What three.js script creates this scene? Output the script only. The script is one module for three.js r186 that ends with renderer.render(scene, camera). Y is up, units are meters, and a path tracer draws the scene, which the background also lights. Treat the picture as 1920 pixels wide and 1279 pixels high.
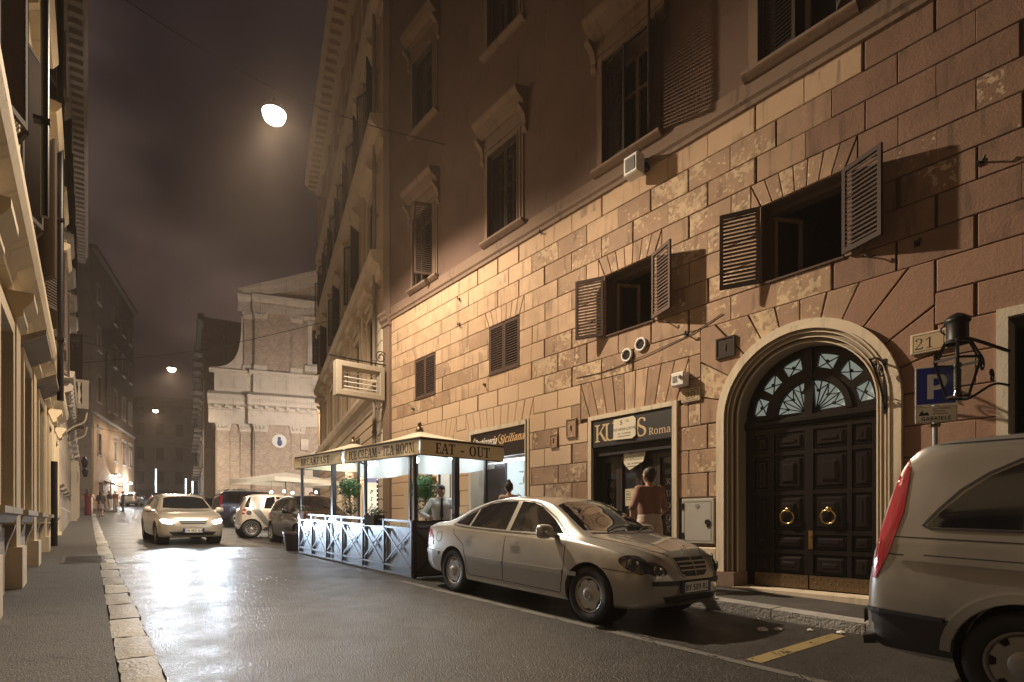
import * as THREE from 'three';
import { mergeGeometries, mergeVertices, toCreasedNormals } from 'three/addons/utils/BufferGeometryUtils.js';
import { Brush, Evaluator, SUBTRACTION } from 'three-bvh-csg';
import { MeshBVH, acceleratedRaycast } from 'three-mesh-bvh';
import { RectAreaLightUniformsLib } from 'three/addons/lights/RectAreaLightUniformsLib.js';

// ---------------------------------------------------------------- camera, sky, sun, lamps, exposure
const scene = new THREE.Scene();
const YAW = 0.68331;                                   // turned right of the street's axis; the street runs along -z
const camera = new THREE.PerspectiveCamera(2 * Math.atan(639.5 / 1060) * 180 / Math.PI, 1920 / 1279, 0.05, 600);
camera.position.set(0, 1.27, 0);
camera.rotation.set(0, -YAW, 0);
camera.setViewOffset(1920, 1279, 0, -338.5, 1920, 1279);   // risen lens: verticals stay upright
const renderer = new THREE.WebGLRenderer({ antialias: true });
renderer.toneMapping = THREE.LinearToneMapping;
renderer.toneMappingExposure = 0.95;
renderer.shadowMap.enabled = true;
RectAreaLightUniformsLib.init();

let seed = 20240;
const rnd = () => { seed = (seed + 0x6D2B79F5) | 0; let t = Math.imul(seed ^ (seed >>> 15), 1 | seed); t = (t + Math.imul(t ^ (t >>> 7), 61 | t)) ^ t; return ((t ^ (t >>> 14)) >>> 0) / 4294967296; };
const rr = (a, b) => a + (b - a) * rnd();
const lerp = (a, b, t) => a + (b - a) * t;
const clamp = (v, a = 0, b = 1) => Math.min(b, Math.max(a, v));
const sstep = (a, b, v) => { const t = clamp((v - a) / (b - a)); return t * t * (3 - 2 * t); };

// tiling value noise
const hash = (x, y, k) => { let h = Math.imul(x, 374761393) + Math.imul(y, 668265263) + Math.imul(k, 974634213); h = Math.imul(h ^ (h >>> 13), 1274126177); return ((h ^ (h >>> 16)) >>> 0) / 4294967296; };
function vnoise(x, y, p, k) {
  const xi = Math.floor(x), yi = Math.floor(y), fx = x - xi, fy = y - yi, u = fx * fx * (3 - 2 * fx), v = fy * fy * (3 - 2 * fy);
  const w = (a, n) => ((a % n) + n) % n, x0 = w(xi, p), x1 = w(xi + 1, p), y0 = w(yi, p), y1 = w(yi + 1, p);
  return lerp(lerp(hash(x0, y0, k), hash(x1, y0, k), u), lerp(hash(x0, y1, k), hash(x1, y1, k), u), v);
}
function fbm(u, v, p, oct, k = 1) { let a = 0, amp = 0.5, tot = 0; for (let i = 0; i < oct; i++) { a += amp * vnoise(u * p, v * p, p, k + i * 7); tot += amp; amp *= 0.55; p *= 2; } return a / tot; }

// night sky: dim city-lit cloud, the same all round
{
  const w = 512, h = 256, d = new Float32Array(w * h * 4);
  for (let j = 0; j < h; j++) for (let i = 0; i < w; i++) {
    const u = i / w, v = j / h;
    const c = sstep(0.42, 0.68, fbm(u, v, 10, 6, 3)) * 0.8 + 0.2 * fbm(u, v, 40, 3, 9);
    const o = (j * w + i) * 4;
    d[o] = lerp(0.009, 0.1, c); d[o + 1] = lerp(0.0055, 0.066, c); d[o + 2] = lerp(0.0075, 0.056, c); d[o + 3] = 1;
  }
  const t = new THREE.DataTexture(d, w, h, THREE.RGBAFormat, THREE.FloatType);
  t.mapping = THREE.EquirectangularReflectionMapping; t.magFilter = t.minFilter = THREE.LinearFilter; t.wrapS = THREE.RepeatWrapping; t.needsUpdate = true;
  scene.background = t; scene.environment = t;
}
const moon = new THREE.DirectionalLight(0xcfd4ff, 0.025);   // night: next to nothing of it gets through the cloud
moon.position.set(-30, 60, -10); moon.shadow.radius = 30; moon.castShadow = true;
Object.assign(moon.shadow.camera, { left: -60, right: 60, top: 60, bottom: -60, far: 200 });
scene.add(moon);

const STREET_LAMP = [265, 1, 0.81, 0.6];
// ---------------------------------------------------------------- helpers
const V = (x, y, z) => new THREE.Vector3(x, y, z);
const DEG = Math.PI / 180;
const lin = c => Array.isArray(c) ? new THREE.Color().setRGB(c[0], c[1], c[2]) : new THREE.Color(c);
const mat = (c, r = 0.8, m = 0, e = {}) => new THREE.MeshStandardMaterial({ color: lin(c), roughness: r, metalness: m, ...e });
const phys = (c, r, m, e = {}) => new THREE.MeshPhysicalMaterial({ color: lin(c), roughness: r, metalness: m, ...e });
const glowMat = (c, k, e = {}) => new THREE.MeshStandardMaterial({ color: lin([0.6, 0.6, 0.6]), emissive: lin(c), emissiveIntensity: k, roughness: 0.5, ...e });

function tex(n, f, srgb, rep = true) {
  const d = new Uint8Array(n * n * 4);
  for (let j = 0; j < n; j++) for (let i = 0; i < n; i++) { const c = f(i / n, j / n), o = (j * n + i) * 4; d[o] = clamp(c[0]) * 255; d[o + 1] = clamp(c[1]) * 255; d[o + 2] = clamp(c[2]) * 255; d[o + 3] = 255; }
  const t = new THREE.DataTexture(d, n, n); t.magFilter = THREE.LinearFilter; t.minFilter = THREE.LinearMipmapLinearFilter; t.generateMipmaps = true;
  if (rep) t.wrapS = t.wrapT = THREE.RepeatWrapping;
  if (srgb) t.colorSpace = THREE.SRGBColorSpace;
  t.needsUpdate = true; return t;
}
const enc = v => Math.pow(Math.max(0, v), 1 / 2.2);
const mixc = (a, b, t) => [lerp(a[0], b[0], t), lerp(a[1], b[1], t), lerp(a[2], b[2], t)];
const sc = (c, k) => [c[0] * k, c[1] * k, c[2] * k];
const colTex = (n, f) => tex(n, (u, v) => { const c = f(u, v); return [enc(c[0]), enc(c[1]), enc(c[2])]; }, true);   // f gives linear colour
const greyTex = (n, f) => tex(n, (u, v) => { const g = f(u, v); return [g, g, g]; }, false);

// geometries: all non-indexed with position, normal, uv (uv in metres / 2)
const flat = g => { g = g.index ? g.toNonIndexed() : g; for (const k of Object.keys(g.attributes)) if (!['position', 'normal', 'uv'].includes(k)) g.deleteAttribute(k); if (!g.attributes.normal) g.computeVertexNormals(); if (!g.attributes.uv) g.setAttribute('uv', new THREE.BufferAttribute(new Float32Array(g.attributes.position.count * 2), 2)); g.morphAttributes = {}; g.groups = []; return g; };
function boxUV(g, ox = 0, oy = 0) {
  const p = g.attributes.position, n = g.attributes.normal, uv = g.attributes.uv;
  for (let i = 0; i < p.count; i += 3) {
    let nx = 0, ny = 0, nz = 0; for (let k = 0; k < 3; k++) { nx += Math.abs(n.getX(i + k)); ny += Math.abs(n.getY(i + k)); nz += Math.abs(n.getZ(i + k)); }
    for (let k = i; k < i + 3; k++) {
      const x = p.getX(k), y = p.getY(k), z = p.getZ(k);
      if (ny >= nx && ny >= nz) uv.setXY(k, x / 2 + ox, z / 2 + oy); else if (nx >= nz) uv.setXY(k, z / 2 + ox, y / 2 + oy); else uv.setXY(k, x / 2 + ox, y / 2 + oy);
    }
  }
  return g;
}
const merge = a => Array.isArray(a) ? (a.length === 1 ? flat(a[0]) : mergeGeometries(a.map(flat))) : flat(a);
const used = {};
function mesh(name, geos, m, parent = scene, opt = {}) {
  const g = merge(geos); if (!opt.keepUV) boxUV(g, opt.ox || 0, opt.oy || 0);
  const o = new THREE.Mesh(g, m); o.name = name; o.castShadow = o.receiveShadow = true; parent.add(o); return o;
}
const numbered = n => { const k = (used[n] = (used[n] ?? -1) + 1); return k ? `${n}_${String(k).padStart(3, '0')}` : n; };
function thing(name, label, category, pos = [0, 0, 0], turn = 0, group) {
  const o = new THREE.Group(); o.name = numbered(name); o.position.set(...pos); o.rotation.y = turn; o.userData = { label, category }; if (group) o.userData.group = group; scene.add(o); return o;
}
function single(name, geos, m, label, category, group, opt) { const o = mesh(numbered(name), geos, m, scene, opt); o.userData = { label, category }; if (group) o.userData.group = group; return o; }
function struct(name, geos, m, opt) { const o = mesh(numbered(name), geos, m, scene, opt); o.userData.kind = 'structure'; return o; }
function stuffPart(o) { o.userData.kind = 'stuff'; return o; }

const box = (x0, x1, y0, y1, z0, z1) => new THREE.BoxGeometry(Math.abs(x1 - x0), Math.abs(y1 - y0), Math.abs(z1 - z0)).translate((x0 + x1) / 2, (y0 + y1) / 2, (z0 + z1) / 2);
function cyl(a, b, r0, r1 = r0, seg = 10, open = false) {
  const d = V().subVectors(b, a), l = d.length(), g = new THREE.CylinderGeometry(r1, r0, l, seg, 1, open);
  g.translate(0, l / 2, 0); g.applyQuaternion(new THREE.Quaternion().setFromUnitVectors(V(0, 1, 0), d.normalize())); g.translate(a.x, a.y, a.z); return g;
}
// square bar between two points; w across, t thick (t along 'up' hint)
function bar(a, b, w, t, hint = V(0, 0, 1)) {
  const d = V().subVectors(b, a), l = d.length(); d.normalize();
  const x = V().crossVectors(d, hint); if (x.lengthSq() < 1e-6) x.set(1, 0, 0); x.normalize(); const z = V().crossVectors(x, d);
  const g = new THREE.BoxGeometry(w, l, t); g.applyMatrix4(new THREE.Matrix4().makeBasis(x, d, z)); g.translate((a.x + b.x) / 2, (a.y + b.y) / 2, (a.z + b.z) / 2); return g;
}
const tube = (pts, r, seg = 24, rad = 6, closed = false) => new THREE.TubeGeometry(new THREE.CatmullRomCurve3(pts, closed), seg, r, rad, closed);
const lathe = (pts, seg = 20) => new THREE.LatheGeometry(pts.map(p => new THREE.Vector2(p[0], p[1])), seg);
const shp = pts => { const s = new THREE.Shape(); pts.forEach((p, i) => i ? s.lineTo(p[0], p[1]) : s.moveTo(p[0], p[1])); s.closePath(); return s; };
const hole = pts => { const s = new THREE.Path(); pts.forEach((p, i) => i ? s.lineTo(p[0], p[1]) : s.moveTo(p[0], p[1])); s.closePath(); return s; };
const rect = (x0, x1, y0, y1) => [[x0, y0], [x1, y0], [x1, y1], [x0, y1]];
function slab(pts, z0, z1, holes = [], bev = 0, cs = 12) {          // outline in x,y pushed from z0 to z1
  const s = pts.isShape ? pts : shp(pts); for (const h of holes) s.holes.push(h.isPath || h.isShape ? h : hole(h));
  const g = new THREE.ExtrudeGeometry(s, { depth: z1 - z0 - 2 * bev, bevelEnabled: bev > 0, bevelSize: bev, bevelThickness: bev, bevelOffset: -bev, bevelSegments: 1, curveSegments: cs });
  return g.translate(0, 0, z0 + bev);
}
// a moulding run: profile (out, up) swept along x from x0 to x1
function mould(prof, x0, x1, y = 0, z = 0) { const g = slab(prof.map(p => [p[0], p[1]]), 0, x1 - x0); g.rotateY(Math.PI / 2); g.scale(1, 1, -1); const idx = g; flipped(idx); return g.translate(x0, y, z); }
function flipped(g) { const p = g.attributes.position; if (g.index) { const a = g.index.array; for (let i = 0; i < a.length; i += 3) { const t = a[i]; a[i] = a[i + 1]; a[i + 1] = t; } } else for (const at of Object.values(g.attributes)) { const n = at.itemSize, a = at.array; for (let i = 0; i < at.count; i += 3) for (let k = 0; k < n; k++) { const t = a[i * n + k]; a[i * n + k] = a[(i + 1) * n + k]; a[(i + 1) * n + k] = t; } } g.computeVertexNormals(); return g; }
const moved = (g, x, y, z, ry = 0, rx = 0, rz = 0) => { if (rx) g.rotateX(rx); if (rz) g.rotateZ(rz); if (ry) g.rotateY(ry); return g.translate(x, y, z); };
// block with chamfered front edges; outline is a convex polygon in x,y (counter-clockwise), face at z1
function block(pts, z0, z1, c) {
  const n = pts.length, cx = pts.reduce((a, p) => a + p[0], 0) / n, cy = pts.reduce((a, p) => a + p[1], 0) / n, pos = [];
  const inn = pts.map((p, i) => {                       // inset along the two edge normals
    const a = pts[(i + n - 1) % n], b = pts[(i + 1) % n];
    const e1 = [p[0] - a[0], p[1] - a[1]], e2 = [b[0] - p[0], b[1] - p[1]], l1 = Math.hypot(...e1) || 1, l2 = Math.hypot(...e2) || 1;
    const n1 = [-e1[1] / l1, e1[0] / l1], n2 = [-e2[1] / l2, e2[0] / l2], k = 1 + n1[0] * n2[0] + n1[1] * n2[1], f = c / Math.max(0.3, k);
    return [p[0] + (n1[0] + n2[0]) * f, p[1] + (n1[1] + n2[1]) * f];
  });
  const t = (a, b, d) => pos.push(...a, ...b, ...d);
  for (let i = 0; i < n; i++) {
    const j = (i + 1) % n, A = [...inn[i], z1], B = [...inn[j], z1], C = [...pts[i], z1 - c], D = [...pts[j], z1 - c], E = [...pts[i], z0], F = [...pts[j], z0];
    if (i > 0 && i < n - 1) t([...inn[0], z1], A, B);
    t(A, C, B); t(B, C, D); t(C, E, D); t(D, E, F);
  }
  const g = new THREE.BufferGeometry(); g.setAttribute('position', new THREE.Float32BufferAttribute(pos, 3)); g.computeVertexNormals(); return flat(g);
}
// lettering: canvas drawn on a plane, size in metres
function printTex(w, h, ppm, draw) {
  const c = document.createElement('canvas'); c.width = Math.min(2048, Math.round(w * ppm)); c.height = Math.min(2048, Math.round(h * ppm));
  const x = c.getContext('2d'); draw(x, c.width, c.height); const t = new THREE.CanvasTexture(c); t.colorSpace = THREE.SRGBColorSpace; t.anisotropy = 8; return t;
}
function print(name, w, h, ppm, draw, parent, pos, e = {}, rot = [0, 0, 0]) {
  const t = printTex(w, h, ppm, draw);
  const o = mesh(name, new THREE.PlaneGeometry(w, h), new THREE.MeshStandardMaterial({ map: t, roughness: e.r ?? 0.7, ...(e.glow ? { emissiveMap: t, emissive: lin([1, 1, 1]), emissiveIntensity: e.glow } : {}) }), parent, { keepUV: true });
  o.position.set(...pos); o.rotation.set(...rot); return o;
}
const G = s => 0.033 * s + 0.0005 * Math.max(0, Math.min(s, 110) - 40) ** 2 + (s > 110 ? 0.07 * (s - 110) : 0);   // the street climbs away from the camera

// ---------------------------------------------------------------- materials
const nFine = greyTex(512, (u, v) => 0.5 * fbm(u, v, 32, 4, 5) + 0.5 * fbm(u, v, 128, 2, 11));
const nAsph = greyTex(1024, (u, v) => { const a = vnoise(u * 256, v * 256, 256, 3), b = vnoise(u * 512, v * 512, 512, 4); return 0.55 * a + 0.3 * b + 0.15 * fbm(u, v, 8, 3, 6); });
const asphCol = k => colTex(1024, (u, v) => { const p = sstep(0.45, 0.7, fbm(u, v, 4, 5, 21)), g = vnoise(u * 340, v * 340, 340, 8), crack = Math.abs(fbm(u, v, 5, 4, 33) - 0.5) < 0.006 ? 0.55 : 1; const b = (0.052 + 0.03 * p + 0.13 * g * g * g + 0.02 * (fbm(u, v, 64, 2, 2) - 0.5)) * k * crack; return [b * 1.12, b, b * 0.9]; });
const M = {};
M.road = phys([1, 1, 1], 0.52, 0, { specularIntensity: 0.55, map: asphCol(0.47), bumpMap: nAsph, bumpScale: 0.014 });
M.roadR = greyTex(512, (u, v) => 0.4 + 0.34 * fbm(u, v, 6, 4, 44)); M.road.roughnessMap = M.roadR; M.road.roughness = 0.72;
M.walk = mat([1, 1, 1], 0.8, 0, { map: asphCol(0.8), bumpMap: nAsph, bumpScale: 0.018 });
M.kerb = [0.34, 0.27, 0.42].map((b, i) => mat([1, 1, 1], 0.62, 0, { map: colTex(256, (u, v) => sc([1, 0.97, 0.92], b * (0.6 + 0.55 * fbm(u, v, 6, 5, 50 + i)))), bumpMap: nFine, bumpScale: 0.012 }));
const plaster = (c, k = 0.35, streak = 0.3, o = 0) => mat([1, 1, 1], 0.9, 0, { map: colTex(512, (u, v) => { const a = fbm(u, v, 3, 6, 60 + o), s = fbm(u * 1, v * 0.06, 24, 3, 70 + o); return sc(c, 1 - k * 0.5 + k * a - streak * sstep(0.55, 0.8, s) * sstep(0.35, 0.6, fbm(u, v, 4, 3, 80 + o))); }), bumpMap: nFine, bumpScale: 0.004 });
// painted stone: paint over pale stone, flaked off in places
const peel = (c, pale, amt, o) => mat([1, 1, 1], 0.88, 0, {
  map: colTex(1024, (u, v) => {
    const big = fbm(u, v, 2, 4, 90 + o), grain = fbm(u, v, 40, 3, 95 + o), st = fbm(u, v * 0.12, 20, 3, 97 + o);
    const flake = sstep(1 - amt, 1.06 - amt, big + 0.5 * (grain - 0.5) + 0.2 * (st - 0.5)), dirt = sstep(0.55, 0.8, st) * 0.3;
    return mixc(sc(c, 0.78 + 0.4 * fbm(u, v, 9, 4, 99 + o) - dirt), sc(pale, 0.75 + 0.5 * grain), flake * (0.25 + 0.55 * fbm(u, v, 16, 2, 91 + o)));
  }), bumpMap: nFine, bumpScale: 0.005
});
const PALE = [0.66, 0.52, 0.33];
M.tan = peel([0.57, 0.40, 0.262], PALE, 0.16, 0);
M.tanB = peel([0.53, 0.365, 0.235], PALE, 0.22, 3);
M.brown = peel([0.38, 0.25, 0.16], PALE, 0.27, 5);
M.brownPeel = peel([0.35, 0.225, 0.145], PALE, 0.43, 7);
M.drip = plaster([0.53, 0.37, 0.24], 0.25, 0.5, 20);
M.fresh = plaster([0.61, 0.44, 0.295], 0.12, 0.05, 1);
M.freshRed = plaster([0.31, 0.18, 0.12], 0.14, 0.05, 2);
M.redbrown = peel([0.24, 0.14, 0.095], PALE, 0.25, 9);
M.redPeel = peel([0.25, 0.15, 0.1], PALE, 0.43, 11);
M.joint = mat([0.1, 0.065, 0.045], 0.95);
M.upper = plaster([0.165, 0.1, 0.073], 0.4, 0.25, 4);
M.trimA = plaster([0.23, 0.155, 0.11], 0.3, 0.35, 6);
M.shutterA = mat([0.09, 0.055, 0.04], 0.92, 0, { bumpMap: nFine, bumpScale: 0.002 });
M.shutterDark = mat([0.045, 0.03, 0.023], 0.92);
M.cream = plaster([0.54, 0.45, 0.31], 0.25, 0.2, 8);
M.creamDark = plaster([0.4, 0.33, 0.24], 0.3, 0.3, 9);
M.greyStone = plaster([0.40, 0.345, 0.29], 0.35, 0.3, 10);
M.greyDark = plaster([0.24, 0.2, 0.17], 0.35, 0.3, 12);
M.church = plaster([0.6, 0.53, 0.45], 0.25, 0.25, 13);
M.churchBrick = mat([1, 1, 1], 0.92, 0, { map: colTex(1024, (u, v) => { const row = Math.floor(v * 36), uu = u * 12 + (row % 2) * 0.5, fx = uu - Math.floor(uu), fy = v * 36 - row, j = fx < 0.03 || fy < 0.14; const t = 0.8 + 0.4 * hash(Math.floor(uu) % 12, row, 5); return j ? [0.33, 0.28, 0.23] : sc([0.42, 0.335, 0.265], t * (0.8 + 0.4 * fbm(u, v, 6, 4, 15))); }), bumpMap: nFine, bumpScale: 0.003 });
M.dark = mat([0.02, 0.016, 0.014], 0.8);
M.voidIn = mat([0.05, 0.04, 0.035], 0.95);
M.iron = mat([0.022, 0.02, 0.02], 0.45, 0.6);
M.steel = mat([0.42, 0.44, 0.46], 0.38, 0.85);
M.darkSteel = mat([0.045, 0.042, 0.045], 0.4, 0.5);
M.chrome = mat([0.62, 0.62, 0.6], 0.16, 1);
M.brass = mat([0.62, 0.43, 0.17], 0.26, 1);
M.wood = phys([1, 1, 1], 0.36, 0, { specularIntensity: 0.5, map: colTex(512, (u, v) => sc([0.0085, 0.0055, 0.005], 0.6 + 0.9 * fbm(u * 1, v * 0.08, 24, 4, 31))), bumpMap: nFine, bumpScale: 0.0015 });
M.kick = mat([0.19, 0.13, 0.075], 0.42, 0.8);
M.white = mat([0.72, 0.7, 0.66], 0.6);
M.paper = mat([0.74, 0.72, 0.66], 0.85);
M.marble = plaster([0.62, 0.54, 0.42], 0.25, 0.15, 14);
M.trav = plaster([0.66, 0.56, 0.42], 0.2, 0.25, 16);
M.rubber = mat([0.018, 0.018, 0.018], 0.75);
M.glass = phys([0.9, 0.95, 0.95], 0.03, 0, { transmission: 1, thickness: 0, ior: 1.5 });
M.darkGlass = phys([0.012, 0.012, 0.014], 0.06, 0, { ior: 1.55, clearcoat: 1, clearcoatRoughness: 0.03 });
M.winGlass = phys([0.02, 0.02, 0.022], 0.1, 0, {});
// ---------------------------------------------------------------- the ground
function drape(g, turn = 0) {                                        // turn a flat layout (x, height, -s) onto the climbing street
  if (turn) g.rotateY(-turn);
  const p = g.attributes.position; for (let i = 0; i < p.count; i++) p.setY(i, p.getY(i) + G(-p.getZ(i))); g.computeVertexNormals(); return flat(g);
}
const ramp = (x0, x1, s0, s1, h0, h1, turn = 0, n = 0) => drape(new THREE.BoxGeometry(x1 - x0, h1 - h0, s1 - s0, 1, 1, n || Math.max(1, Math.ceil((s1 - s0) / 4))).translate((x0 + x1) / 2, (h0 + h1) / 2, -(s0 + s1) / 2), turn);
const sheet = (x0, x1, s0, s1, h, turn = 0, n = 0) => drape(new THREE.PlaneGeometry(x1 - x0, s1 - s0, 1, n || Math.max(1, Math.ceil((s1 - s0) / 4))).rotateX(-Math.PI / 2).translate((x0 + x1) / 2, h, -(s0 + s1) / 2), turn);
const TILT = 2.3 * DEG;                                              // the left-hand row stands 2.3 degrees off the right-hand one
struct('road', sheet(-120, 140, -60, 260, 0, 0, 80), M.road);
struct('pavement_right', ramp(6.93, 8.2, -8, 16.6, -0.3, 0.12), M.walk);
struct('pavement_left', ramp(-1.1, 0.155, -8, 50, -0.3, 0.12, TILT), M.walk);
struct('piazza_pavement', [sheet(11.5, 40, 22, 48, 0.004)], mat([0.13, 0.115, 0.1], 0.8, 0, { bumpMap: nAsph, bumpScale: 0.006 }));
{
  const k = new THREE.Group(); k.name = 'kerb_right'; k.userData.kind = 'structure'; scene.add(k);
  let s = -4; while (s < 16.4) { const l = rr(0.8, 1.25); mesh('kerb_stone', ramp(6.63, 6.925, s, Math.min(16.5, s + l - 0.012), -0.25, 0.125 + rr(-0.006, 0.006), 0, 1), M.kerb[Math.floor(rnd() * 3)], k, { ox: rnd(), oy: rnd() }); s += l; }
  const k2 = new THREE.Group(); k2.name = 'kerb_left'; k2.userData.kind = 'structure'; scene.add(k2);
  const cuts = [-3, -2, -1.1, -0.2, 0.7, 1.6, 2.5, 3.3, 4.15, 4.95, 5.72, 6.62, 7.55, 8.45, 9.3, 10.2, 11.3, 12.4, 13.3, 14.4, 15.6, 16.8, 18, 19.2, 20.6, 22, 23.4, 25, 27, 29, 31, 33.5, 36, 38.5, 41, 44, 47, 50];
  for (let i = 0; i < cuts.length - 1; i++) {
    const g = new THREE.BoxGeometry(0.235, 0.37, cuts[i + 1] - cuts[i] - 0.018, 3, 1, 6); const p = g.attributes.position, e = rr(-0.012, 0.012);
    for (let j = 0; j < p.count; j++) if (p.getY(j) > 0.1) { const ex = Math.abs(p.getX(j)) > 0.1, ez = Math.abs(p.getZ(j)) > (cuts[i + 1] - cuts[i]) * 0.48; p.setY(j, p.getY(j) + rr(-0.006, 0.006) - (ex || ez ? 0.012 : 0)); if (ex) p.setX(j, p.getX(j) + rr(-0.012, 0.006)); }
    g.translate(0.283 + e, -0.06, -(cuts[i] + cuts[i + 1]) / 2); mesh('kerb_stone', drape(g, TILT), M.kerb[Math.floor(rnd() * 3)], k2, { ox: rnd(), oy: rnd() });
  }
}
// worn paint on the road: grains of paint missing
const wornPaint = c => { const t = tex(256, (u, v) => { const a = fbm(u, v, 10, 4, 140) + 0.35 * vnoise(u * 128, v * 128, 128, 7); const k = a > 0.93 ? 0 : 1; return [k, k, k]; }, false); return mat(c, 0.7, 0, { alphaMap: t, transparent: true, alphaTest: 0.5, bumpMap: nAsph, bumpScale: 0.003 }); };
struct('bay_line_yellow', [sheet(4.62, 6.4, 2.36, 2.50, 0.004)], wornPaint([0.24, 0.18, 0.075]));
struct('bay_line_white', [sheet(4.44, 4.55, -6, 8.45, 0.004), sheet(4.5, 4.6, 14.8, 20, 0.004)], wornPaint([0.11, 0.105, 0.095]));
struct('stop_line_white', [sheet(0.95, 4.1, 13.35, 13.5, 0.004)], wornPaint([0.12, 0.118, 0.115]));
// manhole and litter
{
  const t = thing('manhole_cover', 'dark iron manhole cover set in the left pavement', 'manhole', [0, 0, 0]);
  const at = [-0.02, 13.3]; const a = drape(new THREE.BoxGeometry(0.66, 0.02, 1.5, 1, 1, 2).translate(at[0] - 0.05, 0.118, -at[1]), TILT), b = [];
  for (let i = 0; i < 6; i++) b.push(drape(new THREE.BoxGeometry(0.54, 0.012, 0.07).translate(at[0] - 0.05, 0.134, -at[1] + 0.55 - i * 0.22), TILT));
  mesh('frame', a, mat([0.05, 0.045, 0.042], 0.6, 0.5), t); mesh('rib', b, mat([0.09, 0.08, 0.075], 0.5, 0.6), t);
}
[[5.9, 3.0, 0.07], [6.08, 2.92, 0.05], [6.5, 2.45, 0.05], [6.45, 3.35, 0.05], [6.35, 2.7, 0.04]].forEach(([x, s, r], i) => {
  const g = new THREE.IcosahedronGeometry(r, 1); const p = g.attributes.position; for (let j = 0; j < p.count; j++) p.setXYZ(j, p.getX(j) * rr(0.6, 1.1), Math.max(-0.2 * r, p.getY(j) * 0.35), p.getZ(j) * rr(0.5, 1));
  g.computeVertexNormals(); g.translate(x, G(s) + 0.25 * r, -s);
  single('paper_scrap', g, M.paper, ['largest crumpled white paper scrap lying before the arched door', 'crumpled paper scrap just right of the largest one', 'paper scrap by the far end of the yellow bay line', 'paper scrap lying against the kerb by the silver saloon', 'smallest paper scrap nearest the kerb on the asphalt'][i], 'litter', 'paper scraps on the road by the arched door');
});

// ---------------------------------------------------------------- palazzo on the right (x = 8.1), local x = -s, z towards the street
const palazzo = thing('rusticated_palazzo', 'brown rusticated palazzo with shuttered windows and a great arched door', 'building', [8.1, 0, 0], -Math.PI / 2);
const HS = [7.47, 7.06, 6.67, 6.28, 5.90, 5.51, 5.13, 4.74, 4.36, 3.97, 3.59, 3.20, 2.82, 2.43, 2.05, 1.66, 1.27, 0.88];
const JA = [15.8, 15.11, 14.37, 13.66, 12.9, 12.08, 11.27, 10.47, 9.7, 8.85, 8.04, 7.25, 6.5, 5.75, 5.0, 4.22, 3.51, 2.78, 2.01, 1.25, 0.5, -0.25, -1, -1.8, -2.6, -3.4];
const JB = [15.8, 15.45, 14.79, 14.06, 13.3, 12.49, 11.68, 10.85, 10.06, 9.26, 8.44, 7.63, 6.85, 6.1, 5.36, 4.62, 3.9, 3.15, 2.4, 1.64, 0.9, 0.15, -0.6, -1.4, -2.2, -3.0, -3.4];
const ARC = 3.58;                                                   // s of the arched door's middle
const WIN = [[13.80, 'small'], [10.24, 'small'], [6.60, 'mid'], [3.57, 'big']];
const cut = [];                                                     // [s0, s1, h0, h1] taken out of the courses
for (const [c] of WIN) { cut.push([c - 0.56, c + 0.56, 4.74, 5.90]); cut.push([c - 0.72, c + 0.72, 5.90, 6.28]); }
const SHOP = { kudos: [5.60, 7.54, 3.27], past: [9.34, 11.64, 3.52], rest: [12.35, 14.0, 3.5], right: [-1.2, 1.38, 3.50] };
for (const k of Object.keys(SHOP)) { const [a, b, h] = SHOP[k]; cut.push([a, b, -1, h]); if (k !== 'right') cut.push([...({ kudos: [5.35, 7.79], past: [9.2, 11.78], rest: [12.2, 14.15] })[k], h - 0.02, 3.97]); else cut.push([a, b, h, 3.59]); }
cut.push([ARC - 1.23, ARC + 1.23, -1, 2.82], [ARC - 1.55, ARC + 1.55, 2.82, 4.36], [4.82, 5.58, 0.8, 1.66]);
const blocks = [];
function toneOf(s, h) {
  const q = rnd();
  if (h > 7.06 && s > 3) return M.drip;
  if (s < 2.45 && h < 4.4) return M.freshRed;
  if (s > 8.0 && h < 4.36 && s < 9.6 && q < 0.6) return M.fresh;
  if (s > 9.2 && h < 4.36) return M.fresh;
  if (s < 3.2) return (h < 6 && q < 0.55) || q < 0.2 ? M.redPeel : M.redbrown;
  if (s > 9.2) return (h > 4.3 && h < 5.9 && q < 0.45) ? M.brown : q < 0.5 ? M.tan : M.tanB;
  if (h > 3.9 && h < 5.2) return q < 0.5 ? M.brownPeel : M.brown;
  if (h > 5.2 && s > 6.5) return q < 0.6 ? M.tanB : M.brown;
  return q < 0.75 ? M.brown : M.brownPeel;
}
function course(sa, sb, h0, h1) {                                   // one block, clipped by the openings
  let parts = [[sb, sa]];                                           // [low, high]
  for (const [a, b, y0, y1] of cut) { if (Math.min(h1, y1) - Math.max(h0, y0) < 0.12) continue; const n = []; for (const [l, r] of parts) { if (b <= l || a >= r) n.push([l, r]); else { if (a - l > 0.05) n.push([l, a]); if (r - b > 0.05) n.push([b, r]); } } parts = n; }
  for (const [l, r] of parts) { if (r - l < 0.06) continue; const g = 0.006; blocks.push([[[-r + g, h0 + g], [-l - g, h0 + g], [-l - g, h1 - g], [-r + g, h1 - g]], (l + r) / 2, (h0 + h1) / 2, r - l]); }
}
for (let k = 0; k < HS.length - 1; k++) { const J = k % 2 ? JB : JA; for (let i = 0; i < J.length - 1; i++) course(J[i] + (i ? rr(-0.02, 0.02) : 0), J[i + 1] + rr(-0.02, 0.02), HS[k + 1], HS[k]); }
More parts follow.
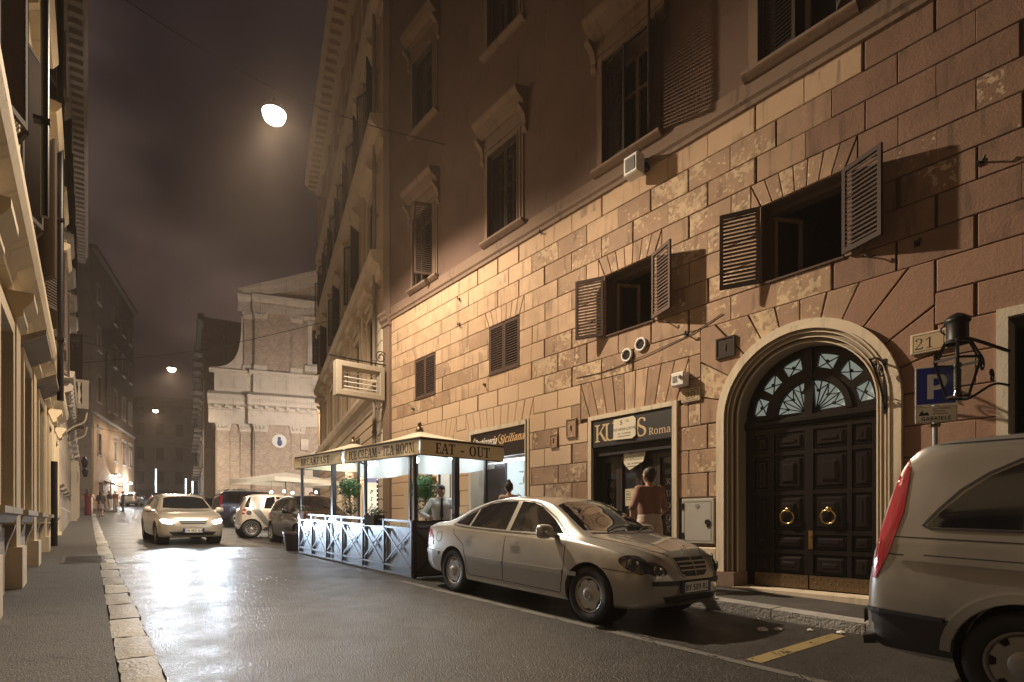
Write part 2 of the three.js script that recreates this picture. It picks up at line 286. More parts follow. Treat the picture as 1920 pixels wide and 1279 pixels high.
function splay(c0, c1, b0, b1, hb, ht, n, tone) {                   // flat arch of wedge stones; c = top span, b = bottom span in s
  blocks.push([[[-c1 + 0.006, hb + 0.006], [-b1 - 0.012, hb + 0.006], [-c1 + 0.006, ht - 0.05]], c1 - 0.05, hb + 0.1, 0.1, tone && tone(0)], [[[-b0 + 0.012, hb + 0.006], [-c0 - 0.006, hb + 0.006], [-c0 - 0.006, ht - 0.05]], c0 + 0.05, hb + 0.1, 0.1, tone && tone(0)]);
  for (let i = 0; i < n; i++) { const f = i / n, f2 = (i + 1) / n, g = 0.005; blocks.push([[[-lerp(b1, b0, f) + g, hb + g], [-lerp(b1, b0, f2) - g, hb + g], [-lerp(c1, c0, f2) - g, ht - g], [-lerp(c1, c0, f) + g, ht - g]], lerp(c1, c0, f), (hb + ht) / 2, (c1 - c0) / n, tone && tone(i)]); }
}
for (const [c] of WIN) splay(c - 0.72, c + 0.72, c - 0.56, c + 0.56, 5.90, 6.28, 7);
splay(5.35, 7.79, 5.60, 7.54, 3.27, 3.97, 9, i => i >= 3 && i <= 7 ? [M.brownPeel, M.tan, M.tanB, M.brownPeel, M.brown][i - 3] : M.brown);
splay(9.2, 11.78, 9.34, 11.64, 3.52, 3.97, 9, () => M.fresh);
splay(12.2, 14.15, 12.35, 14.0, 3.5, 3.97, 8, () => M.fresh);
{                                                                   // ring of wedge stones over the arch
  const N = 11, R = 1.24, hw = 1.55, top = 4.36, bot = 2.82;
  const out = a => { const c = Math.cos(a), s = Math.sin(a), k = Math.min(Math.abs(c) > 1e-6 ? hw / Math.abs(c) : 1e9, s > 1e-6 ? (top - bot) / s : 1e9); return [c * k, s * k]; };
  const ang = [0, 16, 33, 50, 64, 77, 90, 103, 116, 130, 147, 164, 180].map(d => d * DEG), corner = Math.atan2(top - bot, hw);
  for (let i = 0; i < ang.length - 1; i++) {
    const a = ang[i] + 0.006, b = ang[i + 1] - 0.006, P = [[Math.cos(a) * R, Math.sin(a) * R], out(a)];
    for (const k of [corner, Math.PI - corner]) if (k > a && k < b) P.push(out(k));
    P.push(out(b), [Math.cos(b) * R, Math.sin(b) * R]);
    const pts = P.map(p => [-ARC + p[0], bot + p[1] + (p[1] < 0.02 ? 0.008 : 0)]); const s = ARC - Math.cos((a + b) / 2) * 1.4;
    blocks.push([pts, s, bot + Math.sin((a + b) / 2) * 1.4, 0.6, i < 4 ? M.freshRed : i < 6 ? M.brown : M.brownPeel]);
  }
}
{                                                                   // the 300 that show largest are stones of their own, the rest one part
  const size = b => { const z = 0.631 * 8.1 + 0.776 * b[1]; return b[1] < 1.0 ? -1 : b[3] / (z * z); };
  const order = blocks.slice().sort((a, b) => size(b) - size(a)), own = new Set(order.slice(0, 298)), rest = {};
  for (const b of blocks) {
    const g = block(b[0], -0.06, 0.008 + rr(-0.003, 0.003), 0.008), m = b[4] || toneOf(b[1], b[2]);
    if (own.has(b)) mesh('stone_block', g, m, palazzo, { ox: rnd(), oy: rnd() }); else (rest[m.uuid] ||= [m, []])[1].push(boxUV(flat(g), rnd(), rnd()));
  }
  for (const [m, a] of Object.values(rest)) stuffPart(mesh('stone_blocks_beyond', a, m, palazzo, { keepUV: true }));
}
// backing wall with the openings cut through
const archPts = (R, spring, base, seg = 28) => { const a = [[-ARC - R, base], [-ARC - R, spring]]; for (let i = 1; i < seg; i++) { const t = Math.PI - Math.PI * i / seg; a.push([-ARC + Math.cos(t) * R, spring + Math.sin(t) * R]); } a.push([-ARC + R, spring], [-ARC + R, base]); return a; };
{
  const holes = WIN.map(([c]) => rect(-c - 0.56, -c + 0.56, 4.76, 5.89));
  for (const [a, b, h] of Object.values(SHOP)) holes.push(rect(-b + 0.01, -a - 0.01, -0.4, h - 0.02));
  holes.push(archPts(0.985, 2.82, -0.4));
  mesh('wall', slab(rect(-15.85, 6, -1, 7.49), -0.5, -0.03, holes), M.joint, palazzo);
}
const UPW = [[13.84, 1], [10.24, 0], [6.63, 2], [3.6, 3], [0.2, 0]];
{
  const holes = []; for (const [c] of UPW) { holes.push(rect(-c - 0.55, -c + 0.55, 7.97, 9.93), rect(-c - 0.55, -c + 0.55, 12.45, 14.4), rect(-c - 0.55, -c + 0.55, 16.9, 18.7)); }
  mesh('upper_wall', slab(rect(-15.85, 6, 7.47, 21.5), -0.5, 0, holes), M.upper, palazzo);
  mesh('side_wall', box(-15.85, -15.45, -1, 21.5, -12, -0.5), M.upper, palazzo); mesh('side_wall', box(5.6, 6, -1, 21.5, -12, -0.5), M.upper, palazzo);
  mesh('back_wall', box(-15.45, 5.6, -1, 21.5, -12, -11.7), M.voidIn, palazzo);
  mesh('roof', box(-16.3, 6, 21.5, 21.8, -12, 0.7), M.trimA, palazzo);
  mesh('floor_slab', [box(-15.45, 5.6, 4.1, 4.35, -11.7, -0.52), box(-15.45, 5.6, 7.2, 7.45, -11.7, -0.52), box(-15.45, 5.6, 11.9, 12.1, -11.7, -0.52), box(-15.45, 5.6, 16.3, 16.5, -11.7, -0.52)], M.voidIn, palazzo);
  mesh('partition', [-12, -8.4, -5.05, -1.2].map(x => box(x - 0.06, x + 0.06, 4.36, 7.19, -11.6, -0.52)), M.creamDark, palazzo);
  mesh('string_course', [mould([[0, -0.03], [0.05, -0.02], [0.05, 0.05], [0.09, 0.09], [0.09, 0.13], [0, 0.17]], -15.85, 6, 7.47, 0)], M.trimA, palazzo);
  mesh('base_band', [box(-15.85, 6, 7.64, 7.86, 0, 0.02)], M.trimA, palazzo);
  mesh('cornice', [mould([[0, 0], [0.1, 0.05], [0.15, 0.3], [0.5, 0.55], [0.6, 0.75], [0.6, 0.95], [0, 1]], -16.4, 6, 20.4, 0)], M.trimA, palazzo);
}
// corner strip with capital
mesh('corner_pilaster', [box(-16.28, -15.86, -0.5, 7.3, -0.5, 0.06), box(-16.28, -15.86, 7.72, 20.4, -0.5, 0.05), mould([[0, 0], [0.1, 0.03], [0.1, 0.12], [0.17, 0.2], [0.17, 0.27], [0.22, 0.34], [0.22, 0.42], [0, 0.42]], -16.34, -15.82, 7.3, 0)], M.trimA, palazzo);
// plinth stones along the foot
{ const spans = [[15.8, 14.05], [12.3, 11.7], [9.3, 8.4], [8.38, 7.6], [5.56, 5.18], [5.16, 4.83], [2.3, 1.45]]; for (const [a, b] of spans) mesh('plinth_stone', block(rect(-a, -b, -0.4, a < 6 ? 0.86 : 1.25), -0.1, 0.07, 0.015), M.trav, palazzo, { ox: rnd() }); }

// louvred shutter leaf: x 0..w, y 0..h, hinged at x = 0
function leaf(w, h, tilt = -0.75) {
  const g = [box(0, 0.05, 0, h, -0.018, 0.018), box(w - 0.05, w, 0, h, -0.018, 0.018), box(0.05, w - 0.05, 0, 0.065, -0.018, 0.018), box(0.05, w - 0.05, h - 0.06, h, -0.018, 0.018)];
  const n = Math.round((h - 0.13) / 0.058);
  for (let i = 0; i < n; i++) { const y = 0.075 + (h - 0.14) * (i + 0.5) / n; g.push(new THREE.BoxGeometry(w - 0.1, 0.05, 0.008).rotateX(tilt).translate(w / 2, y, 0)); }
  return g.map(flat);
}
function shutter(parent, m, hinge, w, h, y0, z, ang, side, tilt) {        // side +1: hinge at the left, leaf runs to +x; -1: hinge at the right
  const o = mesh('shutter', leaf(w, h, tilt).map(g => side < 0 ? flipped(g.scale(-1, 1, 1)) : g), m, parent); o.position.set(hinge, y0, z); o.rotation.y = ang; return o;
}
for (const [c, kind] of WIN) {
  const w = mesh('window', [box(-c - 0.56, -c + 0.56, 4.735, 4.765, -0.4, 0.035), box(-c - 0.56, -c - 0.5, 4.765, 5.89, -0.3, -0.2), box(-c + 0.5, -c + 0.56, 4.765, 5.89, -0.3, -0.2), box(-c - 0.5, -c + 0.5, 5.83, 5.89, -0.3, -0.2)], M.shutterA, palazzo);
  if (kind === 'small') {
    shutter(w, M.shutterA, -c - 0.54, 0.535, 1.1, 4.775, -0.01, 0, 1); shutter(w, M.shutterA, -c + 0.54, 0.535, 1.1, 4.775, -0.012, 0, -1);
    mesh('pane', box(-c - 0.5, -c + 0.5, 4.8, 5.83, -0.26, -0.25), M.winGlass, w);
  } else {
    const m = kind === 'mid' ? M.shutterA : M.shutterDark;
    shutter(w, m, -c - 0.56, 0.56, 1.12, 4.765, 0.05, Math.PI + 23 * DEG, 1, 0.6); shutter(w, m, -c + 0.56, 0.56, 1.12, 4.765, 0.06, Math.PI - 22 * DEG, -1, 0.6);
    for (const sd of [-1, 1]) {                                     // casements swung inwards
      const g = [box(0, 0.05, 0, 1.02, -0.02, 0.02), box(0.42, 0.47, 0, 1.02, -0.02, 0.02), box(0.05, 0.42, 0, 0.05, -0.02, 0.02), box(0.05, 0.42, 0.97, 1.02, -0.02, 0.02)].map(flat);
      const o = mesh('casement', g.map(q => sd > 0 ? flipped(q.scale(-1, 1, 1)) : q), M.trimA, w); o.position.set(-c + sd * 0.5, 4.79, -0.26); o.rotation.y = sd < 0 ? 62 * DEG : -85 * DEG;
    }
    // shutter stays
    mesh('stay', [tube([V(-c + 0.78, 4.68, 0.01), V(-c + 0.83, 4.66, 0.09), V(-c + 0.9, 4.6, 0.1), V(-c + 0.95, 4.62, 0.08)], 0.009, 12, 5)], M.iron, w);
  }
}
for (const [c, kind] of UPW) for (const [yb, yt, low] of [[7.97, 9.93, 1], [12.45, 14.4, 0], [16.9, 18.7, 0]]) {
  const fr = [[0, 0.17, 0.035], [0.02, 0.1, 0.06], [0.0, 0.03, 0.085]].map(([a, b, z]) => slab(rect(-c - 0.55 - b, -c + 0.55 + b, yb - 0.02, yt + b), 0.001, z, [rect(-c - 0.55 - a, -c + 0.55 + a, yb - 0.04, yt + a)].map(r => r.map(p => [p[0], Math.max(p[1], yb - 0.019)]))));
  const w = mesh('window', fr, M.trimA, palazzo);
  mesh('sill', mould([[0, 0], [0.06, 0], [0.13, 0.05], [0.15, 0.07], [0.15, 0.11], [0, 0.11]], -c - 0.78, -c + 0.78, yb - 0.14, 0.002), M.trimA, w);
  mesh('hood', [mould([[0, 0], [0.1, 0.02], [0.12, 0.12], [0.28, 0.2], [0.34, 0.3], [0.34, 0.36], [0, 0.44]], -c - 0.82, -c + 0.82, yt + 0.45, 0.002), box(-c - 0.72, -c + 0.72, yt + 0.175, yt + 0.45, 0.001, 0.05)], M.trimA, w);
  for (const sd of [-1, 1]) mesh('console', slab([[0, 0], [0.05, 0.02], [0.09, 0.1], [0.06, 0.2], [0.1, 0.36], [0.26, 0.5], [0.26, 0.55], [0, 0.55]], -0.06, 0.06).rotateY(-Math.PI / 2).translate(-c + sd * 0.78, yt - 0.1, 0.002), M.trimA, w);
  mesh('pane', box(-c - 0.55, -c + 0.55, yb, yt, -0.34, -0.33), M.winGlass, w);
  mesh('mullion', [box(-c - 0.035, -c + 0.035, yb, yt, -0.33, -0.28), box(-c - 0.55, -c - 0.49, yb, yt, -0.33, -0.28), box(-c + 0.49, -c + 0.55, yb, yt, -0.33, -0.28), box(-c - 0.49, -c + 0.49, yt - 0.07, yt, -0.33, -0.28), box(-c - 0.49, -c + 0.49, yb + 1.25, yb + 1.3, -0.325, -0.29)], M.trimA, w);
  const hL = -c - 0.54, hR = -c + 0.54, hh = yt - yb - 0.02, m = M.shutterDark;
  if (!low || kind === 0) { shutter(w, m, hL, 0.535, hh, yb + 0.01, -0.06, 0, 1); shutter(w, m, hR, 0.535, hh, yb + 0.01, -0.062, 0, -1); }
  else if (kind === 1) { shutter(w, M.shutterA, hL, 0.535, hh, yb + 0.01, -0.05, -12 * DEG, 1); shutter(w, M.shutterA, hR, 0.535, hh, yb + 0.01, 0.02, 68 * DEG, -1); }
  else { shutter(w, m, hL, 0.535, hh, yb + 0.01, -0.03, -10 * DEG, 1); shutter(w, m, hR, 0.535, hh, yb + 0.01, 0.09, 128 * DEG, -1); }
}
// small fittings on the wall
function onWall(name, label, cat, s, h, z = 0.013) { return thing(name, label, cat, [8.1 - z, h, -s], -Math.PI / 2); }
{
  let t = onWall('flood_light', 'small white box lamp, unlit, under a first floor window sill', 'light', 6.28, 7.44, 0.02);
  mesh('housing', [slab(rect(-0.15, 0.15, -0.17, 0.17), 0.12, 0.34, [], 0.02)], M.white, t); mesh('face_glass', box(-0.1, 0.1, -0.11, 0.11, 0.341, 0.35), mat([0.16, 0.15, 0.14], 0.3), t); mesh('bracket', [box(-0.04, 0.16, -0.05, 0.05, 0, 0.12), box(-0.03, 0.03, 0.1, 0.19, 0, 0.2)], M.iron, t);
  t = onWall('alarm_box', 'white alarm box beside the house number 20', 'alarm box', 5.46, 3.6);
  mesh('case', slab(rect(-0.12, 0.12, -0.11, 0.11), 0, 0.16, [], 0.015), M.white, t); mesh('grille', Array.from({ length: 5 }, (_, i) => box(-0.09, 0.0, -0.05 + i * 0.022, -0.04 + i * 0.022, 0.16, 0.164)), M.dark, t); mesh('lens', cyl(V(0.06, 0.02, 0.16), V(0.06, 0.02, 0.18), 0.03), mat([0.12, 0.08, 0.05], 0.2), t);
  const plate = (name, label, s, h, txt, w, hh) => { const p = onWall(name, label, 'house number', s, h); mesh('slab', slab(rect(-w / 2, w / 2, -hh / 2, hh / 2), 0, 0.03, [], 0.006), M.marble, p); print('figures', w - 0.04, hh - 0.03, 900, (x, W, H) => { x.fillStyle = '#b09a78'; x.fillRect(0, 0, W, H); x.strokeStyle = '#2c2018'; x.lineWidth = W * 0.02; x.strokeRect(W * 0.03, H * 0.05, W * 0.94, H * 0.9); x.fillStyle = '#20160f'; x.font = `${H * 0.86}px serif`; x.textAlign = 'center'; x.textBaseline = 'middle'; x.fillText(txt, W / 2, H * 0.54); }, p, [0, 0, 0.0315]); };
  plate('number_plate', 'marble house number plate reading 20', 5.3, 3.33, '20', 0.34, 0.22);
  plate('number_plate', 'marble house number plate reading 21, half hidden by a lantern', 2.08, 3.4, '21\u1d43', 0.36, 0.24);
  for (const [s, h, w, hh, lab] of [[8.03, 3.14, 0.28, 0.38, 'plain brown meter box hatch left of the black shop sign'], [8.54, 2.94, 0.22, 0.28, 'small sunken entry panel below the brown meter hatch'], [4.69, 3.96, 0.32, 0.32, 'dark square vent plate left of the arched door top']]) {
    t = onWall('wall_hatch', lab, 'hatch', s, h); mesh('frame', slab(rect(-w / 2, w / 2, -hh / 2, hh / 2), 0, 0.035, [rect(-w / 2 + 0.03, w / 2 - 0.03, -hh / 2 + 0.03, hh / 2 - 0.03)], 0.004), s < 5 ? M.shutterDark : M.brown, t); mesh('lid', slab(rect(-w / 2 + 0.032, w / 2 - 0.032, -hh / 2 + 0.032, hh / 2 - 0.032), 0, 0.024, [], 0.004), s < 5 ? M.shutterDark : M.brown, t); mesh('catch', box(-0.012, 0.012, -0.05, 0.05, 0.024, 0.034), M.iron, t);
  }
  for (const [s, h, lab] of [[6.62, 4.28, 'left of two white ringed round vents under the window'], [6.31, 4.4, 'right of two white ringed round vents under the window']]) { t = onWall('round_vent', lab, 'vent', s, h); t.userData.group = 'round wall vents'; mesh('ring', new THREE.TorusGeometry(0.105, 0.022, 8, 28).translate(0, 0, 0.02), M.white, t); mesh('throat', cyl(V(0, 0, 0.002), V(0, 0, 0.012), 0.1, 0.1, 24), M.dark, t); mesh('grille', Array.from({ length: 7 }, (_, i) => box(-0.09, 0.09, -0.075 + i * 0.024, -0.069 + i * 0.024, 0.012, 0.02)), M.iron, t); }
  t = onWall('meter_cabinet', 'grey metal meter cabinet with a lock beside the arched door', 'cabinet', 5.18, 1.28, -0.03);
  mesh('case', slab(rect(-0.32, 0.34, -0.4, 0.38), 0, 0.03), M.joint, t); mesh('door', slab(rect(-0.29, 0.29, -0.36, 0.36), 0.03, 0.065, [], 0.008), mat([0.4, 0.37, 0.32], 0.55, 0, { bumpMap: nFine, bumpScale: 0.002 }), t); mesh('bead', slab(rect(-0.25, 0.25, -0.32, 0.32), 0.065, 0.069, [rect(-0.24, 0.24, -0.31, 0.31)]), mat([0.3, 0.27, 0.23], 0.6), t); mesh('lock', [cyl(V(0.19, -0.02, 0.065), V(0.19, -0.02, 0.085), 0.045), box(0.175, 0.225, -0.1, 0.0, 0.065, 0.08)], M.iron, t); mesh('badge', cyl(V(0, 0.24, 0.065), V(0, 0.24, 0.072), 0.035), M.steel, t);
  for (const y of [-0.24, 0.24]) mesh('hinge', box(-0.3, -0.25, y - 0.05, y + 0.05, 0.064, 0.08), M.iron, t);
  const hooks = [[8.95, 7.42], [10.95, 4.55], [14.4, 4.5], [5.4, 4.35], [2.2, 4.62], [1.6, 5.3], [12.05, 6.95], [12.05, 6.3]];
  hooks.forEach(([s, h], i) => { const q = onWall('wall_hook', ['iron bracket stub under the string course', 'iron shutter stop under the second small window', 'iron shutter stop under the leftmost small window', 'iron cable cleat right of the round vents', 'iron peg above the arched door right side', 'iron peg near the right edge of the wall', 'upper iron cable clip on the left wall', 'lower iron cable clip on the left wall'][i], 'hook', s, h); mesh('arm', tube([V(0, 0, -0.01), V(0, 0, 0.06), V(0.04, -0.02, 0.09), V(0.06, 0.02, 0.1)], 0.013, 10, 6), M.iron, q); mesh('plate', box(-0.03, 0.03, -0.04, 0.04, 0, 0.008), M.iron, q); });
  single('wall_cable', tube([V(8.08, 4.12, -7.9), V(8.08, 4.1, -7.2), V(8.075, 4.18, -6.3), V(8.08, 4.28, -5.6), V(8.08, 4.33, -5.3), V(8.08, 4.5, -4.75)], 0.007, 40, 5), M.dark, 'thin cable sagging across the stones over the shop sign', 'cable');
}
// ---------------------------------------------------------------- the arched door
{
  const band = (Ro, Ri, z0, z1, base = 0.24) => { const o = archPts(Ro, 2.82, base), i = archPts(Ri, 2.82, base).reverse(); return slab([...o, ...i], z0, z1); };
  const t = thing('door_surround', 'pale stone arch moulding round the great black door', 'door frame', [8.1, 0, 0], -Math.PI / 2);
  mesh('outer_band', [band(1.235, 1.11, -0.02, 0.085, 0.5)], M.trav, t); mesh('cove', [band(1.11, 1.06, -0.05, 0.05, 0.5), band(1.06, 1.0, -0.12, 0.02, 0.5), band(1.0, 0.94, -0.3, -0.04, 0.5)], mat([0.3, 0.245, 0.18], 0.75, 0, { bumpMap: nFine, bumpScale: 0.003 }), t); mesh('bead', [band(1.118, 1.1, 0.085, 0.1, 0.5), band(1.066, 1.052, 0.05, 0.066, 0.5), band(1.006, 0.992, 0.02, 0.034, 0.5), band(0.952, 0.935, -0.04, -0.02, 0.5)], M.trav, t);
  for (const sd of [-1, 1]) mesh('plinth_block', box(-ARC + sd * 0.93, -ARC + sd * 1.26, 0.1, 0.5, -0.3, 0.11), M.trimA, t);
  mesh('threshold', box(-ARC - 0.95, -ARC + 0.95, 0.1, 0.29, -0.6, 0.12), M.trav, t);
}
{
  const z = -0.30, t = thing('arched_door', 'black panelled double door with glazed fanlight and ring knockers', 'door', [8.1, 0, 0], -Math.PI / 2);
  const X = -ARC, R = 0.95, spr = 2.82, TR = 2.72;                   // transom
  const arcp = (r, a0, a1, n = 14) => Array.from({ length: n + 1 }, (_, i) => { const a = lerp(a0, a1, i / n); return [X + Math.cos(a) * r, spr + Math.sin(a) * r]; });
  const glass = [], muntin = [], holesF = [];
  for (const sd of [-1, 1]) {                                       // quarter fans and the row of small lights
    const a0 = sd > 0 ? 4 * DEG : 96 * DEG, a1 = sd > 0 ? 84 * DEG : 176 * DEG, c = [X + sd * 0.075, spr + 0.03];
    holesF.push([c, ...arcp(0.47, a0, a1)]); glass.push([c, ...arcp(0.46, a0, a1)]);
    for (let i = 1; i < 6; i++) { const a = lerp(a0, a1, i / 6), e = [X + Math.cos(a) * 0.47, spr + Math.sin(a) * 0.47]; muntin.push(bar(V(c[0], c[1], z - 0.03), V(e[0], e[1], z - 0.03), 0.014, 0.014)); }
    const kn = Array.from({ length: 7 }, (_, i) => { const a = lerp(a0, a1, i / 6), r = i % 2 ? 0.33 : 0.45; return V(X + Math.cos(a) * r, spr + Math.sin(a) * r, z - 0.03); });
    for (let i = 0; i < 6; i++) muntin.push(bar(kn[i], kn[i + 1], 0.012, 0.012));
    for (const i of [1, 3, 5]) muntin.push(cyl(V(kn[i].x, kn[i].y, z - 0.04), V(kn[i].x, kn[i].y, z - 0.01), 0.022));
    for (let k = 0; k < 3; k++) {
      const d0 = 5 + k * 28.5, d1 = d0 + 19, aa = (sd > 0 ? d0 : 180 - d1) * DEG, bb = (sd > 0 ? d1 : 180 - d0) * DEG;
      const q = [...arcp(0.64, aa, bb, 4), ...arcp(0.83, bb, aa, 4)]; holesF.push(q); glass.push(q);
      const p = (r, a) => V(X + Math.cos(a) * r, spr + Math.sin(a) * r, z - 0.03);
      muntin.push(bar(p(0.64, aa), p(0.83, bb), 0.014, 0.014), bar(p(0.83, aa), p(0.64, bb), 0.014, 0.014), cyl(p(0.735, (aa + bb) / 2).setZ(z - 0.04), p(0.735, (aa + bb) / 2).setZ(z - 0.012), 0.022));
    }
  }
  const fan = arcp(R, 0, Math.PI, 32); fan.push([X - R, TR], [X + R, TR]);
  const f = mesh('fanlight', [slab(fan, z - 0.06, z, holesF), slab([...arcp(0.56, 0, Math.PI, 24), ...arcp(0.48, Math.PI, 0, 24)], z, z + 0.03), box(X - 0.055, X + 0.055, TR, spr + R - 0.02, z, z + 0.05)], M.wood, t);
  mesh('muntin', muntin, M.iron, f);
  const lit = glowMat([0.75, 0.86, 0.74], 0.24); lit.color = lin([0.3, 0.32, 0.3]);
  for (const q of glass) mesh('lit_window_pane', slab(q, z - 0.05, z - 0.045), lit, f);
  mesh('transom', [mould([[0, 0], [0.05, 0.01], [0.08, 0.06], [0.08, 0.1], [0.05, 0.14], [0, 0.15]], X - R, X + R, TR - 0.06, z)], M.wood, t);
  // two leaves of bevelled panels
  const cols = [[0.06, 0.50], [0.56, 0.80]];
  const rows = [[2.3, 2.58], [1.72, 2.24], [1.14, 1.66], [0.86, 1.08], [0.5, 0.8]].map(r => r);
  for (const sd of [-1, 1]) {
    const x0 = sd > 0 ? X + 0.004 : X - R, x1 = sd > 0 ? X + R : X - 0.004;
    const l = mesh('door_leaf', [box(x0, x1, 0.29, TR - 0.06, z - 0.09, z - 0.02)], M.wood, t); l.userData.label = sd < 0 ? 'left leaf of the black door' : 'right leaf of the black door';
    const st = []; for (const e of [[0, 0.06], [0.5, 0.56], [0.8, 0.95]]) st.push(box(X + sd * e[0], X + sd * (e[1]), 0.5, TR - 0.06, z - 0.02, z + 0.025));
    const ys = [[0.29, 0.5], [0.8, 0.86], [1.08, 1.14], [1.66, 1.72], [2.24, 2.3], [2.58, 2.66]]; for (const [a, b] of ys) for (const c of cols) st.push(box(X + sd * c[0], X + sd * c[1], a, b, z - 0.02, z + 0.022));
    mesh('rail', st, M.wood, l);
    for (const c of cols) for (const [a, b] of rows) {
      const xa = Math.min(X + sd * c[0], X + sd * c[1]) + 0.012, xb = Math.max(X + sd * c[0], X + sd * c[1]) - 0.012, w = (xb - xa), h = b - a - 0.024, k = Math.min(w, h);
      const pn = [block(rect(xa, xb, a + 0.012, b - 0.012), z - 0.022, z + 0.002, 0.004), block(rect(xa + 0.03, xb - 0.03, a + 0.042, b - 0.042), z - 0.02, z + 0.03, 0.028)];
      if (k > 0.15) pn.push(block(rect(xa + 0.085, xb - 0.085, a + 0.095, b - 0.095), z + 0.02, z + 0.02 + Math.min(0.05, k * 0.1), Math.max(0.004, Math.min(0.05, (h - 0.19) / 2.2, (w - 0.17) / 2.2))));
      mesh('panel', pn, M.wood, l);
    }
    mesh('kick_plate', [box(X + sd * 0.01, X + sd * 0.8, 0.31, 0.5, z + 0.022, z + 0.03)], M.kick, l);
    const riv = []; for (let r = 0; r < 3; r++) for (let i = 0; i < 8; i++) riv.push(new THREE.SphereGeometry(0.011, 6, 4).translate(X + sd * (0.05 + i * 0.098 + (r % 2) * 0.045), 0.345 + r * 0.058, z + 0.031));
    mesh('rivet', riv, M.kick, l);
    const kx = X + sd * 0.28, ky = 1.43; mesh('knocker', [moved(new THREE.TorusGeometry(0.095, 0.013, 10, 30), kx, ky - 0.095, z + 0.09, 0, 0.12), moved(new THREE.SphereGeometry(0.045, 14, 10).scale(1, 1, 0.8), kx, ky + 0.01, z + 0.06), moved(new THREE.TorusGeometry(0.05, 0.018, 8, 20), kx, ky + 0.02, z + 0.03), moved(new THREE.SphereGeometry(0.02, 8, 6), kx, ky - 0.19, z + 0.05), cyl(V(kx, ky, z + 0.05), V(kx, ky, z + 0.11), 0.02)], M.brass, l);
  }
  mesh('lock_plate', [slab(rect(X - 0.005, X + 0.055, 0.88, 1.14), z + 0.025, z + 0.035, [], 0.003), cyl(V(X + 0.025, 1.06, z + 0.035), V(X + 0.025, 1.06, z + 0.06), 0.016)], M.brass, t);
  // lit hall behind the fanlight
  const hall = thing('entrance_hall', 'dim hall behind the black arched door', 'room', [8.1, 0, 0], -Math.PI / 2);
  mesh('wall', [box(X - 1.15, X - 1.05, 0.2, 4.05, -3, -0.52), box(X + 1.05, X + 1.15, 0.2, 4.05, -3, -0.52), box(X - 1.15, X + 1.15, 0.2, 4.05, -3.1, -3)], M.cream, hall);
}
// wrought iron scroll bracket on the right of the arch
{
  const t = thing('scroll_bracket', 'black wrought iron scroll bracket on the arch right side', 'bracket', [8.02, 2.95, -(ARC - 1.06)], -Math.PI / 2);
  const sp = (cx, cz, r, turns, y) => Array.from({ length: 22 }, (_, i) => { const a = i / 21 * turns * 6.283, q = r * (1 - i / 26); return V(0, y + Math.sin(a) * q, cz + Math.cos(a) * q); });
  mesh('arm', [tube([V(0, 0.28, 0), V(0, 0.3, 0.25), V(0, 0.24, 0.5)], 0.013, 16, 6), tube([V(0, -0.3, 0), V(0, -0.1, 0.1), V(0, 0.12, 0.3), V(0, 0.24, 0.48)], 0.013, 16, 6)], M.iron, t);
  mesh('scroll', [tube(sp(0, 0.13, 0.09, 1.6, 0.16), 0.009, 40, 5), tube(sp(0, 0.32, 0.06, 1.5, 0.2), 0.008, 40, 5), tube(sp(0, 0.07, 0.05, 1.4, -0.14), 0.008, 40, 5)], M.iron, t); mesh('wall_plate', box(-0.02, 0.02, -0.34, 0.34, -0.01, 0.012), M.iron, t);
}
